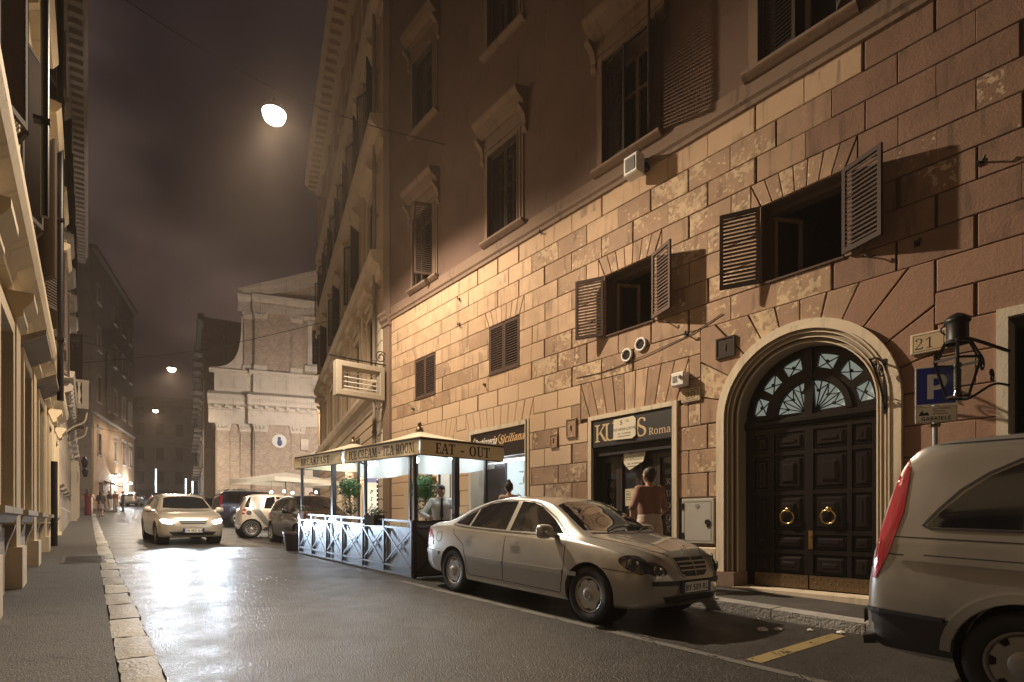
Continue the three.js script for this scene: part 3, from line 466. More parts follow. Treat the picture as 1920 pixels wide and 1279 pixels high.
// wrought iron lantern (unlit) by the right-hand doorway
{
  const t = thing('wall_lantern', 'black iron and glass wall lantern, unlit, right of the arch', 'lantern', [7.42, 2.86, -1.66], -Math.PI / 2);
  const n = 6, P = (r, y, i) => V(Math.cos(i / n * 6.283 + 0.3) * r, y, Math.sin(i / n * 6.283 + 0.3) * r), fr = [], gl = [];
  const lv = [[0.105, -0.28], [0.22, 0.1], [0.12, 0.3]];
  for (let i = 0; i < n; i++) for (let k = 0; k < 2; k++) { fr.push(bar(P(lv[k][0], lv[k][1], i), P(lv[k + 1][0], lv[k + 1][1], i), 0.02, 0.02, V(0.3, 0, 1))); fr.push(bar(P(lv[k + 1][0], lv[k + 1][1], i), P(lv[k + 1][0], lv[k + 1][1], i + 1), 0.022, 0.022, V(0, 1, 0))); if (!k) fr.push(bar(P(lv[0][0], lv[0][1], i), P(lv[0][0], lv[0][1], i + 1), 0.02, 0.02, V(0, 1, 0))); }
  mesh('frame', fr, M.iron, t);
  for (let i = 0; i < n; i++) for (let k = 0; k < 2; k++) { const a = P(lv[k][0] * 0.985, lv[k][1], i), b = P(lv[k][0] * 0.985, lv[k][1], i + 1), c = P(lv[k + 1][0] * 0.985, lv[k + 1][1], i + 1), d = P(lv[k + 1][0] * 0.985, lv[k + 1][1], i); const g = new THREE.BufferGeometry(); g.setAttribute('position', new THREE.Float32BufferAttribute([a, b, c, a, c, d].flatMap(v => [v.x, v.y, v.z]), 3)); g.computeVertexNormals(); mesh('pane', g, M.glass, t); }
  mesh('chimney', [lathe([[0.13, 0.3], [0.1, 0.34], [0.1, 0.5], [0.12, 0.51], [0.12, 0.55], [0.05, 0.6], [0, 0.62]], 8)], M.iron, t);
  mesh('bulb_holder', [cyl(V(0, 0.3, 0), V(0, 0.1, 0), 0.018), moved(new THREE.SphereGeometry(0.04, 10, 8), 0, 0.06, 0), cyl(V(0, -0.28, 0), V(0, -0.2, 0), 0.05, 0.03), cyl(V(0, -0.2, 0), V(0, 0.02, 0), 0.035)], mat([0.12, 0.1, 0.09], 0.2, 0.4), t);
  mesh('arm', [tube([V(0, 0.38, 0), V(0.12, 0.34, -0.25), V(0.3, 0.27, -0.68)], 0.02, 16, 6), tube([V(0, -0.3, 0), V(0.06, -0.28, -0.15), V(0.22, -0.12, -0.4), V(0.3, -0.1, -0.68)], 0.014, 24, 6), tube(Array.from({ length: 20 }, (_, i) => { const a = i * 0.5, r = 0.09 * (1 - i / 26); return V(0.14, 0.1 + Math.sin(a) * r, -0.32 + Math.cos(a) * r); }), 0.012, 40, 5), tube(Array.from({ length: 20 }, (_, i) => { const a = i * 0.5, r = 0.08 * (1 - i / 26); return V(0.2, -0.02 + Math.sin(a) * r, -0.45 + Math.cos(a) * r); }), 0.012, 40, 5), tube([V(-0.1, 0.4, 0.02), V(-0.14, 0.46, 0.02), V(-0.1, 0.5, 0.02), V(-0.07, 0.46, 0.02)], 0.009, 14, 5)], M.iron, t);
}
// parking sign on its post
{
  const s = 1.9, x = 7.6, y = G(s) + 0.12, t = thing('parking_sign', 'blue parking sign P over a white GABRIELE plate on a post', 'sign', [x, y, -s], -Math.PI / 2 + 0.42);
  mesh('post', cyl(V(0, 0, 0), V(0, 2.76, 0), 0.028, 0.028, 14), M.steel, t); mesh('clamp', [box(-0.045, 0.045, 2.44, 2.47, -0.04, 0.04), box(-0.045, 0.045, 2.66, 2.69, -0.04, 0.04), box(-0.045, 0.045, 2.14, 2.17, -0.04, 0.04)], M.kick, t);
  const b = mesh('blue_plate', slab(rect(-0.19, 0.19, 2.37, 2.8), 0.041, 0.05, [], 0.003), M.white, t);
  print('parking_letter', 0.375, 0.425, 800, (c, W, H) => { c.fillStyle = '#e8e8e8'; c.fillRect(0, 0, W, H); c.fillStyle = '#2436a4'; c.fillRect(W * 0.035, W * 0.035, W * 0.93, H - W * 0.07); c.fillStyle = '#f0efe8'; c.font = `bold ${H * 0.9}px sans-serif`; c.textAlign = 'center'; c.textBaseline = 'middle'; c.fillText('P', W * 0.5, H * 0.53); }, b, [0, 2.585, 0.0515], { r: 0.45 });
  const w = mesh('white_plate', slab(rect(-0.19, 0.19, 2.18, 2.36), 0.041, 0.05, [], 0.003), M.white, t);
  print('plate_print', 0.375, 0.175, 1000, (c, W, H) => { c.fillStyle = '#e9e4d6'; c.fillRect(0, 0, W, H); c.fillStyle = '#222'; c.beginPath(); c.moveTo(W * 0.08, H * 0.55); c.lineTo(W * 0.16, H * 0.2); c.lineTo(W * 0.2, H * 0.4); c.lineTo(W * 0.3, H * 0.34); c.lineTo(W * 0.34, H * 0.55); c.fill(); c.fillStyle = '#7a1f1f'; c.font = `italic bold ${H * 0.15}px sans-serif`; c.fillText('per il tempo', W * 0.42, H * 0.2); c.fillText('Chiusura', W * 0.42, H * 0.36); c.fillText('Rimozione', W * 0.42, H * 0.52); c.fillStyle = '#151515'; c.font = `bold ${H * 0.33}px sans-serif`; c.textAlign = 'center'; c.fillText('GABRIELE', W * 0.5, H * 0.88); c.strokeStyle = '#333'; c.lineWidth = 3; c.strokeRect(4, 4, W - 8, H - 8); }, w, [0, 2.27, 0.0515], { r: 0.5 });
}
// right-hand doorway, dark
{
  const t = thing('dark_doorway', 'unlit shop doorway with stone frame at the right edge', 'doorway', [8.1, 0, 0], -Math.PI / 2);
  mesh('frame', slab(rect(-1.46, 1.28, 0, 3.6), -0.3, 0.04, [rect(-1.36, 1.18, 0.0001, 3.5)].map(r => r)), M.marble, t); mesh('door', [box(-1.3, 1.2, 0.1, 3.5, -0.5, -0.42)], M.dark, t); mesh('rail', [box(-1.2, 1.1, 1.0, 1.1, -0.42, -0.4), box(-1.2, 1.1, 2.6, 2.66, -0.42, -0.4), box(-0.7, -0.66, 0.2, 3.4, -0.42, -0.4)], M.shutterDark, t);
}
// ---------------------------------------------------------------- black shop front with sign KUDOS Roma
{
  const [a, b, h] = SHOP.kudos, X0 = -b, X1 = -a, t = thing('black_shop_front', 'black shop front with gold lettered sign and pasted notices', 'shop front', [8.1, 0, 0], -Math.PI / 2);
  mesh('stone_frame', [slab(rect(X0 - 0.02, X1 + 0.04, 0.1, h + 0.02), -0.06, 0.05, [rect(X0 + 0.06, X1 - 0.05, 0.1001, h - 0.06)])], M.trav, t);
  const sg = mesh('sign_board', slab(rect(X0 + 0.06, X1 - 0.05, 2.68, h - 0.06), -0.04, 0.02, [], 0.005), M.dark, t);
  const sw = X1 - X0 - 0.12, sh = 0.5;
  print('sign_lettering', sw, sh, 560, (c, W, H) => { c.fillStyle = '#1d1512'; c.fillRect(0, 0, W, H); c.fillStyle = '#c9b184'; c.textBaseline = 'alphabetic'; c.font = `${H * 0.92}px serif`; [['K', 0.03], ['U', 0.165], ['D', 0.305], ['O', 0.435], ['S', 0.58]].forEach(([l, f]) => c.fillText(l, W * f, H * 0.83)); c.font = `${H * 0.34}px serif`; c.fillText('Roma', W * 0.73, H * 0.83); }, sg, [(X0 + X1) / 2, 2.945, 0.022], { r: 0.55 });
  const notice = (name, w, hh, x, y, z, tornPts) => { const m = printTex(w, hh, 900, (c, W, H) => { c.fillStyle = '#d8cfb8'; c.fillRect(0, 0, W, H); c.fillStyle = '#2a2018'; c.font = `bold ${H * 0.3}px serif`; c.textAlign = 'center'; c.fillText('S', W * 0.36, H * 0.32); c.font = `${H * 0.15}px serif`; c.fillText('Edi', W * 0.62, H * 0.22); c.font = `bold ${H * 0.17}px serif`; c.fillText('INFORMAZIONI', W * 0.5, H * 0.58); c.font = `bold ${H * 0.1}px serif`; c.fillText('TEL. 06 0000000', W * 0.5, H * 0.76); c.fillRect(W * 0.2, H * 0.83, W * 0.6, H * 0.03); }); const g = new THREE.ShapeGeometry(shp(tornPts.map(p => [(p[0] - 0.5) * w, (p[1] - 0.5) * hh]))); const uv = g.attributes.uv, p = g.attributes.position; for (let i = 0; i < p.count; i++) { uv.setXY(i, p.getX(i) / w + 0.5, p.getY(i) / hh + 0.5); p.setZ(i, 0.008 * Math.sin(p.getX(i) * 9 + 1) + (p.getY(i) < 0 ? 0.01 : 0)); } g.computeVertexNormals(); const o = mesh(name, g, new THREE.MeshStandardMaterial({ map: m, roughness: 0.85, side: THREE.DoubleSide }), t, { keepUV: true }); o.position.set(x, y, z); return o; };
  notice('notice', 0.52, 0.4, X0 + 0.87, 2.96, 0.04, [[0, 0.04], [0.86, 0], [1, 0.12], [0.98, 0.5], [1, 0.86], [0.9, 1], [0, 0.98]]).userData.label = 'pasted notice covering letters of the sign';
  notice('notice', 0.5, 0.42, X0 + 0.98, 2.42, -0.10, [[0.03, 0.3], [0.3, 0], [0.92, 0.32], [1, 0.62], [1, 1], [0, 1]]).userData.label = 'torn notice hanging on the door top';
  // recess and doors
  mesh('recess', [box(X0 + 0.06, X0 + 0.12, 0.2, 2.68, -0.5, -0.02), box(X1 - 0.11, X1 - 0.05, 0.2, 2.68, -0.5, -0.02), box(X0 + 0.06, X1 - 0.05, 2.52, 2.68, -0.5, -0.05), box(X0 + 0.06, X1 - 0.05, 0.1, 0.33, -0.5, -0.05)], M.dark, t);
  const wdM = mat([0.045, 0.03, 0.025], 0.4), xs = [X0 + 0.12, X0 + 0.55, X0 + 1.02, X0 + 1.4, X1 - 0.11];
  for (let i = 0; i < 4; i++) {
    const d = mesh(i === 1 || i === 2 ? 'door_leaf' : 'side_light', [slab(rect(xs[i] + 0.004, xs[i + 1] - 0.004, 0.33, 2.52), -0.28, -0.2, [rect(xs[i] + 0.07, xs[i + 1] - 0.07, 0.75, 2.4)]), box(xs[i] + 0.07, xs[i + 1] - 0.07, 0.36, 0.74, -0.27, -0.23)], wdM, t);
    mesh('pane', box(xs[i] + 0.07, xs[i + 1] - 0.07, 0.75, 2.4, -0.25, -0.245), phys([0.03, 0.028, 0.03], 0.08, 0, { clearcoat: 0.6 }), d);
    if (i === 0 || i === 3) {
      const tw = 0.2, th = 1.35; const tt = printTex(tw, th, 420, (c, W, H) => { c.fillStyle = '#0c0a0a'; c.fillRect(0, 0, W, H); c.fillStyle = i ? '#6d6357' : '#a89a84'; c.font = `${W * 0.72}px serif`; c.textAlign = 'center'; [...'KUDOS'].forEach((l, k) => c.fillText(l, W / 2, H * (0.13 + k * 0.155))); c.font = `${W * 0.36}px serif`; [...'ROMA'].forEach((l, k) => c.fillText(l, W / 2, H * (0.85 + k * 0.05))); });
      const o = mesh('pane_lettering', new THREE.PlaneGeometry(tw, th), new THREE.MeshStandardMaterial({ map: tt, roughness: 0.15 }), d, { keepUV: true }); o.position.set((xs[i] + xs[i + 1]) / 2, 1.42, -0.243);
    }
    if (i === 1) print('posted_sheet', 0.2, 0.32, 600, (c, W, H) => { c.fillStyle = '#cfc8a6'; c.fillRect(0, 0, W, H); c.fillStyle = '#333'; for (const y of [0.14, 0.28, 0.34, 0.48, 0.62]) c.fillRect(W * 0.12, H * y, W * (0.35 + y * 0.5), H * 0.03); }, d, [xs[1] + 0.21, 1.72, -0.235]);
  }
}
// ---------------------------------------------------------------- lit pastry shop
const shopLight = (x, y, s, i, c, r = 4) => { const l = new THREE.PointLight(lin(c), i); l.position.set(x, y, -s); l.castShadow = true; l.shadow.radius = r; scene.add(l); return l; };
{
  const [a, b, h] = SHOP.past, X0 = -b, X1 = -a, t = thing('pastry_shop_front', 'lit pastry shop front with script sign and bottle shelves', 'shop front', [8.1, 0, 0], -Math.PI / 2);
  mesh('stone_frame', [slab(rect(X0, X1, 0.1, h), -0.5, 0.03, [rect(X0 + 0.1, X1 - 0.1, 0.1001, h - 0.1)]), box(X1 - 0.1, X1 - 0.07, 0.3, h, 0.03, 0.06)], M.trav, t);
  const sg = mesh('sign_board', slab(rect(X0 + 0.1, X1 - 0.1, 2.78, h - 0.1), -0.2, 0.0, [], 0.006), mat([0.03, 0.018, 0.016], 0.35), t), sw = X1 - X0 - 0.24, sh = 0.6;
  print('sign_lettering', sw, sh, 480, (c, W, H) => { c.fillStyle = '#221412'; c.fillRect(0, 0, W, H); c.textBaseline = 'alphabetic'; const script = (s, x, col) => { c.save(); c.transform(1.05, 0, -0.25, 1, x, H * 0.52); c.fillStyle = col; c.font = `italic bold ${H * 0.4}px serif`; c.scale(W * 0.42 / c.measureText(s).width, 1); c.fillText(s, 0, 0); c.restore(); c.strokeStyle = col; c.lineWidth = H * 0.03; c.beginPath(); c.arc(x + H * 0.16, H * 0.36, H * 0.2, 0.6, 4.4); c.stroke(); }; script('Pasticceria', W * 0.04, '#fff6e0'); script('Siciliana', W * 0.53, '#e2b77e'); }, sg, [(X0 + X1) / 2, 3.11, 0.002], { r: 0.4, glow: 0.12 });
  const tubeM = glowMat([0.9, 0.97, 1], 7); mesh('neon_tube', cyl(V(X0 + 0.35, 2.7, -0.25), V(X1 - 0.14, 2.7, -0.25), 0.03, 0.03, 10), tubeM, t); mesh('tube_housing', box(X0 + 0.3, X1 - 0.12, 2.735, 2.78, -0.32, -0.18), M.white, t);
  // interior
  mesh('interior', [box(X0 - 0.3, X1 + 0.3, 0.2, 3.1, -3.6, -3.5), box(X0 - 0.4, X0 - 0.3, 0.2, 3.1, -3.5, -0.52), box(X1 + 0.3, X1 + 0.4, 0.2, 3.1, -3.5, -0.52), box(X0 - 0.4, X1 + 0.4, 3.1, 3.2, -3.5, -0.52), box(X0 - 0.4, X1 + 0.4, 0.1, 0.36, -3.5, -0.5)], mat([0.55, 0.58, 0.56], 0.7), t);
  mesh('dark_panel', [box(X0 + 0.1, X0 + 0.92, 0.36, 2.72, -0.48, -0.42), box(X1 - 0.62, X1 - 0.1, 0.36, 2.72, -0.48, -0.42)], mat([0.03, 0.024, 0.026], 0.3), t);
  const bd = mesh('chalk_board', box(X1 - 0.5, X1 - 0.14, 1.42, 2.0, -0.42, -0.4), M.dark, t);
  print('chalk_print', 0.35, 0.56, 500, (c, W, H) => { c.fillStyle = '#171414'; c.fillRect(0, 0, W, H); c.fillStyle = '#ddd4c6'; c.font = `${H * 0.09}px sans-serif`; c.fillText('Bar Gelateria', W * 0.06, H * 0.12); c.strokeStyle = '#a9a090'; c.lineWidth = 3; for (let r = 1; r < 4; r++) { c.beginPath(); c.arc(W * 0.6, H * 0.45, W * 0.12 * r, 1, 5); c.stroke(); } c.font = `italic bold ${H * 0.2}px serif`; c.fillText('Menu', W * 0.15, H * 0.88); }, bd, [X1 - 0.32, 1.71, -0.398]);
  mesh('freezer', slab(rect(X1 - 0.62, X1 - 0.12, 0.4, 1.3), -0.4, 0.0, [], 0.03), M.white, t);
  for (const y of [1.5, 1.85, 2.2, 2.5]) mesh('shelf', box(X0 + 0.8, X1 - 0.6, y, y + 0.025, -1.3, -0.95), phys([0.5, 0.62, 0.62], 0.1, 0), t);
  mesh('counter', slab(rect(X0 + 0.75, X1 - 0.55, 0.4, 1.25), -1.4, -0.75, [], 0.02), M.steel, t);
  for (let i = 0; i < 22; i++) { const lv = [1.525, 1.875, 2.225][i % 3], q = rr(0.85, 1.2), g = lathe([[0, 0], [0.035, 0], [0.037, 0.12], [0.03, 0.16], [0.013, 0.19], [0.013, 0.25], [0, 0.25]].map(p => [p[0] * q, p[1] * q * 0.95]), 9); const o = mesh(numbered('shelf_bottle'), g, [mat([0.02, 0.06, 0.03], 0.15), mat([0.25, 0.1, 0.02], 0.15), mat([0.5, 0.5, 0.42], 0.2), mat([0.06, 0.02, 0.02], 0.2)][i % 4]); o.position.set(8.1 + rr(1.0, 1.25), lv, -(b - 0.85 - (i / 22) * 0.85 - 0.02)); o.userData = { label: `${['green', 'amber', 'pale', 'dark red'][i % 4]} bottle, ${['first', 'second', 'third', 'fourth', 'fifth', 'sixth', 'seventh', 'eighth'][Math.floor(i / 3)]} from the left on the ${['lowest', 'middle', 'upper'][i % 3]} pastry shop shelf`, category: 'bottle', group: 'bottles on the pastry shop shelves' }; }
  shopLight(8.33, 2.6, 10.45, 1.4, [0.82, 0.93, 1], 12); shopLight(9.6, 2.85, 10.5, 9, [0.85, 0.95, 1], 10);
  mesh('ceiling_lamp', moved(new THREE.CylinderGeometry(0.2, 0.2, 0.05, 16), -10.5, 3.04, -1.5), glowMat([0.85, 0.95, 1], 5), t);
}
// ---------------------------------------------------------------- hanging street lamps
function streetLamp(x, y, s, k, label, wl, wr) {
  const t = thing('street_lamp', label, 'street lamp', [x, y, -s], 0, 'lamps hung over the street');
  mesh('housing', lathe([[0, 0.3], [0.07, 0.3], [0.1, 0.22], [0.2, 0.16], [0.25, 0.09], [0.25, 0.06], [0.0, 0.06]], 20), M.darkSteel, t);
  mesh('lamp_bowl', lathe([[0.24, 0.055], [0.235, 0.0], [0.2, -0.09], [0.12, -0.15], [0, -0.17]], 22), glowMat([1, 0.86, 0.62], 34), t);
  mesh('hanger', [cyl(V(0, 0.3, 0), V(0, 0.55, 0), 0.018), moved(new THREE.TorusGeometry(0.04, 0.012, 6, 14), 0, 0.57, 0)], M.iron, t);
  const c = lin(STREET_LAMP.slice(1));
  const sp = new THREE.SpotLight(c, STREET_LAMP[0] * k, 0, 1.31, 0.22); sp.position.set(x, y - 0.05, -s); sp.target.position.set(x, 0, -s); sp.castShadow = true; sp.shadow.radius = 7; scene.add(sp, sp.target);
  for (const d of [-1, 1]) {                                        // the reflector throws a lobe each way along the street
    const q = new THREE.SpotLight(c, STREET_LAMP[0] * k * 2.5, 0, 0.74, 0.85); q.position.set(x, y - 0.05, -s); q.target.position.set(x, y - 6.6, -s - d * 10.8); q.castShadow = true; q.shadow.radius = 7; scene.add(q, q.target);
  }
  const up = new THREE.PointLight(c, STREET_LAMP[0] * k * 0.006); up.position.set(x, y - 0.05, -s); up.castShadow = true; up.shadow.radius = 7; scene.add(up);
  if (wl) { const w = single('span_wire', [tube([V(wl[0], wl[1], -wl[2]), V((wl[0] + x) / 2, (wl[1] + y + 0.58) / 2 - 0.12, -(wl[2] + s) / 2), V(x, y + 0.59, -s), V((wr[0] + x) / 2, (wr[1] + y + 0.58) / 2 - 0.12, -(wr[2] + s) / 2), V(wr[0], wr[1], -wr[2])], 0.011, 48, 5)], M.dark, label.replace(/^.*lamp/, 'span wire carrying the lamp').slice(0, 90), 'wire', 'wires slung across the street'); }
}
streetLamp(3.75, 10.1, 12.8, 1, 'nearest and largest lamp hung high over the street', [-0.3, 11.4, 12.8], [8.1, 11.3, 12.8]);
streetLamp(6.0, 11.1, 42.2, 0.6, 'second lamp hung over the street beside the church', [1.2, 12.0, 42.2], [10.0, 12.2, 50]);
streetLamp(8.1, 12.4, 66.8, 0.4, 'farthest lamp hung over the dark end of the street', [3.6, 13.5, 66.8], [14, 13.5, 68]);
// ---------------------------------------------------------------- restaurant terrace on the road: x 4.8 .. 6.6, s 8.6 .. 14.3
const TX = 4.8;
const Y = (s, h) => G(s) + h;
const T = (x, s, h) => V(x, Y(s, h), -s);
{
  const t = thing('terrace_barrier', 'steel terrace barrier of crossed bays along the road', 'barrier', [0, 0, 0]);
  const sheetM = mat([0.33, 0.37, 0.43], 0.33, 0.9, { bumpMap: nFine, bumpScale: 0.0008 }), railM = mat([0.34, 0.37, 0.42], 0.34, 0.85), P = [8.63, 9.67, 10.6, 11.62, 12.52, 13.43, 14.29];
  const quad = (a, b, c, d) => { const g = new THREE.BufferGeometry(); g.setAttribute('position', new THREE.Float32BufferAttribute([a, b, c, a, c, d].flatMap(v => [v.x, v.y, v.z]), 3)); g.computeVertexNormals(); return flat(g); };
  for (const s of P) mesh('post', bar(T(TX, s, 0.02), T(TX, s, 0.99), 0.045, 0.045), railM, t);
  for (let i = 0; i < 6; i++) {
    const a = P[i] + 0.023, b = P[i + 1] - 0.023, rail = (h, w = 0.035) => mesh('rail', bar(T(TX, a, h), T(TX, b, h), w, 0.035, V(1, 0, 0)), railM, t);
    rail(0.045); rail(0.17); rail(0.86); rail(0.985);
    mesh('brace', bar(T(TX - 0.02, a, 0.19), T(TX - 0.02, b, 0.84), 0.03, 0.02, V(1, 0, 0)), railM, t); mesh('brace', bar(T(TX - 0.002, a, 0.84), T(TX - 0.002, b, 0.19), 0.03, 0.014, V(1, 0, 0)), railM, t);
    const pn = mesh('metal_panel', quad(T(TX + 0.03, a - 0.02, 0.02), T(TX + 0.03, b + 0.02, 0.02), T(TX + 0.03, b + 0.02, 0.86), T(TX + 0.03, a - 0.02, 0.86)), sheetM, t); pn.material.side = THREE.DoubleSide;
    mesh('glass_strip', quad(T(TX + 0.01, a, 0.88), T(TX + 0.01, b, 0.88), T(TX + 0.01, b, 0.97), T(TX + 0.01, a, 0.97)), M.glass, t);
  }
  const e = thing('terrace_end_barrier', 'crossed end bays of the terrace barrier behind the silver saloon', 'barrier', [0, 0, 0]), s = 8.6;
  for (const x of [TX + 0.04, 5.67, 6.36]) mesh('post', bar(T(x, s, 0.02), T(x, s, 0.99), 0.045, 0.045), M.darkSteel, e);
  for (const [a, b] of [[TX + 0.06, 5.65], [5.69, 6.34]]) { for (const h of [0.045, 0.86, 0.985]) mesh('rail', bar(T(a, s, h), T(b, s, h), 0.035, 0.035), M.darkSteel, e); mesh('brace', bar(T(a, s - 0.02, 0.07), T(b, s - 0.02, 0.84), 0.03, 0.02), M.darkSteel, e); mesh('brace', bar(T(a, s, 0.84), T(b, s, 0.07), 0.03, 0.014), M.darkSteel, e); mesh('glass_panel', quad(T(a, s + 0.02, 0.06), T(b, s + 0.02, 0.06), T(b, s + 0.02, 0.97), T(a, s + 0.02, 0.97)), phys([0.1, 0.09, 0.09], 0.06, 0, { clearcoat: 1 }), e); }
}
// two canopies: hip roof of cloth, lettered valance, posts
const cloth = mat([0.72, 0.62, 0.46], 0.9, 0, { bumpMap: nFine, bumpScale: 0.004, side: THREE.DoubleSide });
const inner = phys([0.8, 0.83, 0.82], 0.7, 0, { transmission: 0.35, thickness: 0, side: THREE.DoubleSide });
function valance(parent, p0, p1, h, words, k) {                     // lettered cloth band hanging from p0-p1 (left to right as read)
  const w = p0.distanceTo(p1), n = Math.ceil(w / 0.08), g = new THREE.PlaneGeometry(1, 1, n, 4), d = V().subVectors(p1, p0), out = V(-d.z, 0, d.x).normalize().multiplyScalar(k), p = g.attributes.position;
  for (let i = 0; i < p.count; i++) { const u = p.getX(i) + 0.5, v = p.getY(i) + 0.5, edge = Math.min(u, 1 - u) * w, wv = Math.sin(u * w * 7 + 1) * 0.012 * (1 - v) + (edge < 0.3 ? Math.sin(edge * 40 + v * 3) * 0.018 * (1 - edge / 0.3) : 0); const q = p0.clone().addScaledVector(d, u).addScaledVector(out, wv); p.setXYZ(i, q.x, q.y - h * (1 - v), q.z); }
  g.computeVertexNormals();
  const tx = printTex(w, h, 380, (c, W, H) => { c.fillStyle = '#eddcb8'; c.fillRect(0, 0, W, H); for (let i = 0; i < 500; i++) { c.fillStyle = `rgba(${90 + i % 60},${75 + i % 50},50,0.05)`; c.fillRect(hash(i, 1, 3) * W, hash(i, 2, 3) * H, 20 + 60 * hash(i, 3, 3), 2); } c.fillStyle = '#2a1c16'; c.textBaseline = 'middle'; for (const [txt, x, size, wd] of words) { c.save(); c.font = `bold ${H * size}px serif`; const m = c.measureText(txt).width; c.translate(W * x, H * 0.55); c.scale(W * wd / m, 1); c.fillText(txt, 0, 0); c.restore(); } c.fillStyle = '#4a3426'; c.fillRect(0, H * 0.95, W, H * 0.05); });
  return mesh('valance', g, new THREE.MeshStandardMaterial({ map: tx, roughness: 0.9, side: THREE.DoubleSide }), parent, { keepUV: true });
}
const bulbM = glowMat([0.86, 0.96, 1], 16);
for (const [s0, s1, label, words, near] of [[8.22, 11.28, 'nearer terrace canopy lettered ICE CREAM - TEA ROOM and EAT - OUT', [['ICE CREAM', 0.06, 0.78, 0.42], ['-', 0.5, 0.7, 0.03], ['TEA ROOM', 0.56, 0.78, 0.39]], 1], [11.42, 14.4, 'farther terrace canopy lettered BREAKFAST', [['BREAKFAST', 0.14, 0.74, 0.62]], 0]]) {
  const t = thing('terrace_canopy', label, 'canopy', [0, 0, 0], 0, 'cloth canopies over the terrace'), x0 = 4.72, x1 = 6.48, tp = 2.41, pk = 2.72, c = [(x0 + x1) / 2, (s0 + s1) / 2];
  const A = T(x0, s1, tp), B = T(x0, s0, tp), C = T(x1, s0, tp), D = T(x1, s1, tp), K = T(c[0], c[1], pk), g = new THREE.BufferGeometry();
  const tri = []; const N = 6; for (const [a, b] of [[A, B], [B, C], [C, D], [D, A]]) for (let i = 0; i < N; i++) for (let j = 0; j < N - i; j++) { const q = (u, v) => { const m = a.clone().multiplyScalar(1 - u - v).addScaledVector(b, u).addScaledVector(K, v); m.y -= 0.05 * v * (1 - v) * 4 * (1 - 0.5 * v); return m; }; const f = 1 / N; tri.push(q(i * f, j * f), q((i + 1) * f, j * f), q(i * f, (j + 1) * f)); if (i + j < N - 1) tri.push(q((i + 1) * f, j * f), q((i + 1) * f, (j + 1) * f), q(i * f, (j + 1) * f)); }
  g.setAttribute('position', new THREE.Float32BufferAttribute(tri.flatMap(v => [v.x, v.y, v.z]), 3)); g.computeVertexNormals(); mesh('roof_cloth', g, cloth, t);
  mesh('finial', lathe([[0, 0.17], [0.03, 0.15], [0.045, 0.1], [0.02, 0.07], [0.06, 0.05], [0.075, 0.0], [0.09, -0.02], [0, -0.02]], 14).translate(K.x, K.y + 0.02, K.z), M.kick, t);
  valance(t, A, B, 0.31, words, 1);
  if (near) valance(t, B, C, 0.31, [['EAT', 0.17, 0.8, 0.23], ['-', 0.46, 0.7, 0.05], ['OUT', 0.56, 0.8, 0.27]], 1); else valance(t, D, A, 0.31, [], 1);
  valance(t, C, D, 0.31, [], 1);
  // frame and rolled clear blinds
  mesh('edge_bar', [bar(A, B, 0.03, 0.03), bar(B, C, 0.03, 0.03), bar(C, D, 0.03, 0.03), bar(D, A, 0.03, 0.03)].map(q => q.translate(0, -0.03, 0)), M.darkSteel, t);
  mesh('blind_roll', [cyl(T(x0 + 0.12, s0 + 0.3, 2.2), T(x0 + 0.12, s1 - 0.05, 2.2), 0.05, 0.05, 12)], mat([0.55, 0.58, 0.6], 0.35), t);
  const bl = new THREE.PlaneGeometry(1, 1, 24, 3), p = bl.attributes.position; for (let i = 0; i < p.count; i++) { const u = p.getX(i) + 0.5, v = p.getY(i) + 0.5, s = lerp(s1 - 0.1, s0 + 0.15, u), sag = 0.06 * Math.sin(u * Math.PI) * (1 - v); p.setXYZ(i, x1 - 0.1 + 0.02 * Math.sin(u * 20), Y(s, 1.98 + 0.42 * v - sag), -s); } bl.computeVertexNormals(); mesh('inner_blind', bl, inner, t);
  const liner = []; for (const [a, b] of [[A, B], [B, C], [C, D], [D, A]]) { const f = v => v.clone().lerp(V(K.x, v.y, K.z), 0.06).add(V(0, -0.05, 0)); const a2 = f(a), b2 = f(b), k2 = K.clone().add(V(0, -0.12, 0)); liner.push(a2, b2, k2); } const lg = new THREE.BufferGeometry(); lg.setAttribute('position', new THREE.Float32BufferAttribute(liner.flatMap(v => [v.x, v.y, v.z]), 3)); lg.computeVertexNormals(); mesh('white_lining', lg, inner, t);
  const posts = near ? [[4.86, 8.63], [4.86, 10.6], [5.67, 8.58, 0.1], [6.36, 8.6], [6.36, 11.2]] : [[4.86, 12.25, 0.09], [4.86, 14.29], [6.36, 14.3], [6.36, 11.5]];
  for (const [x, s, w = 0.055] of posts) mesh('post', bar(T(x, s, 0), T(x, s, tp - 0.04), w, w), M.darkSteel, t);
  // lamp under the cloth
  for (const f of near ? [0.3, 0.75] : [0.35, 0.8]) {
    const L = T(c[0] + 0.35, lerp(s0, s1, f), 2.22); mesh('lamp_globe', new THREE.SphereGeometry(0.07, 16, 12).translate(L.x, L.y, L.z), bulbM, t); mesh('lamp_stem', cyl(L.clone().add(V(0, 0.06, 0)), L.clone().add(V(0, 0.3, 0)), 0.01), M.darkSteel, t);
    shopLight(L.x, L.y, -L.z, near ? 1.0 : 1.3, [0.84, 0.95, 1], 3);
  }
}
// lamp in the gap between the canopies
{ const t = thing('gap_lamp', 'bright white globe lamp between the two canopies', 'lamp', [4.95, Y(11.36, 2.3), -11.36]); mesh('lamp_globe', new THREE.SphereGeometry(0.1, 18, 14), glowMat([0.9, 0.97, 1], 14), t); mesh('bracket', bar(V(0, -0.1, 0), V(0.3, -0.2, 0), 0.03, 0.03), M.darkSteel, t); shopLight(4.95, Y(11.36, 2.3), 11.36, 1.5, [0.86, 0.95, 1], 4); }
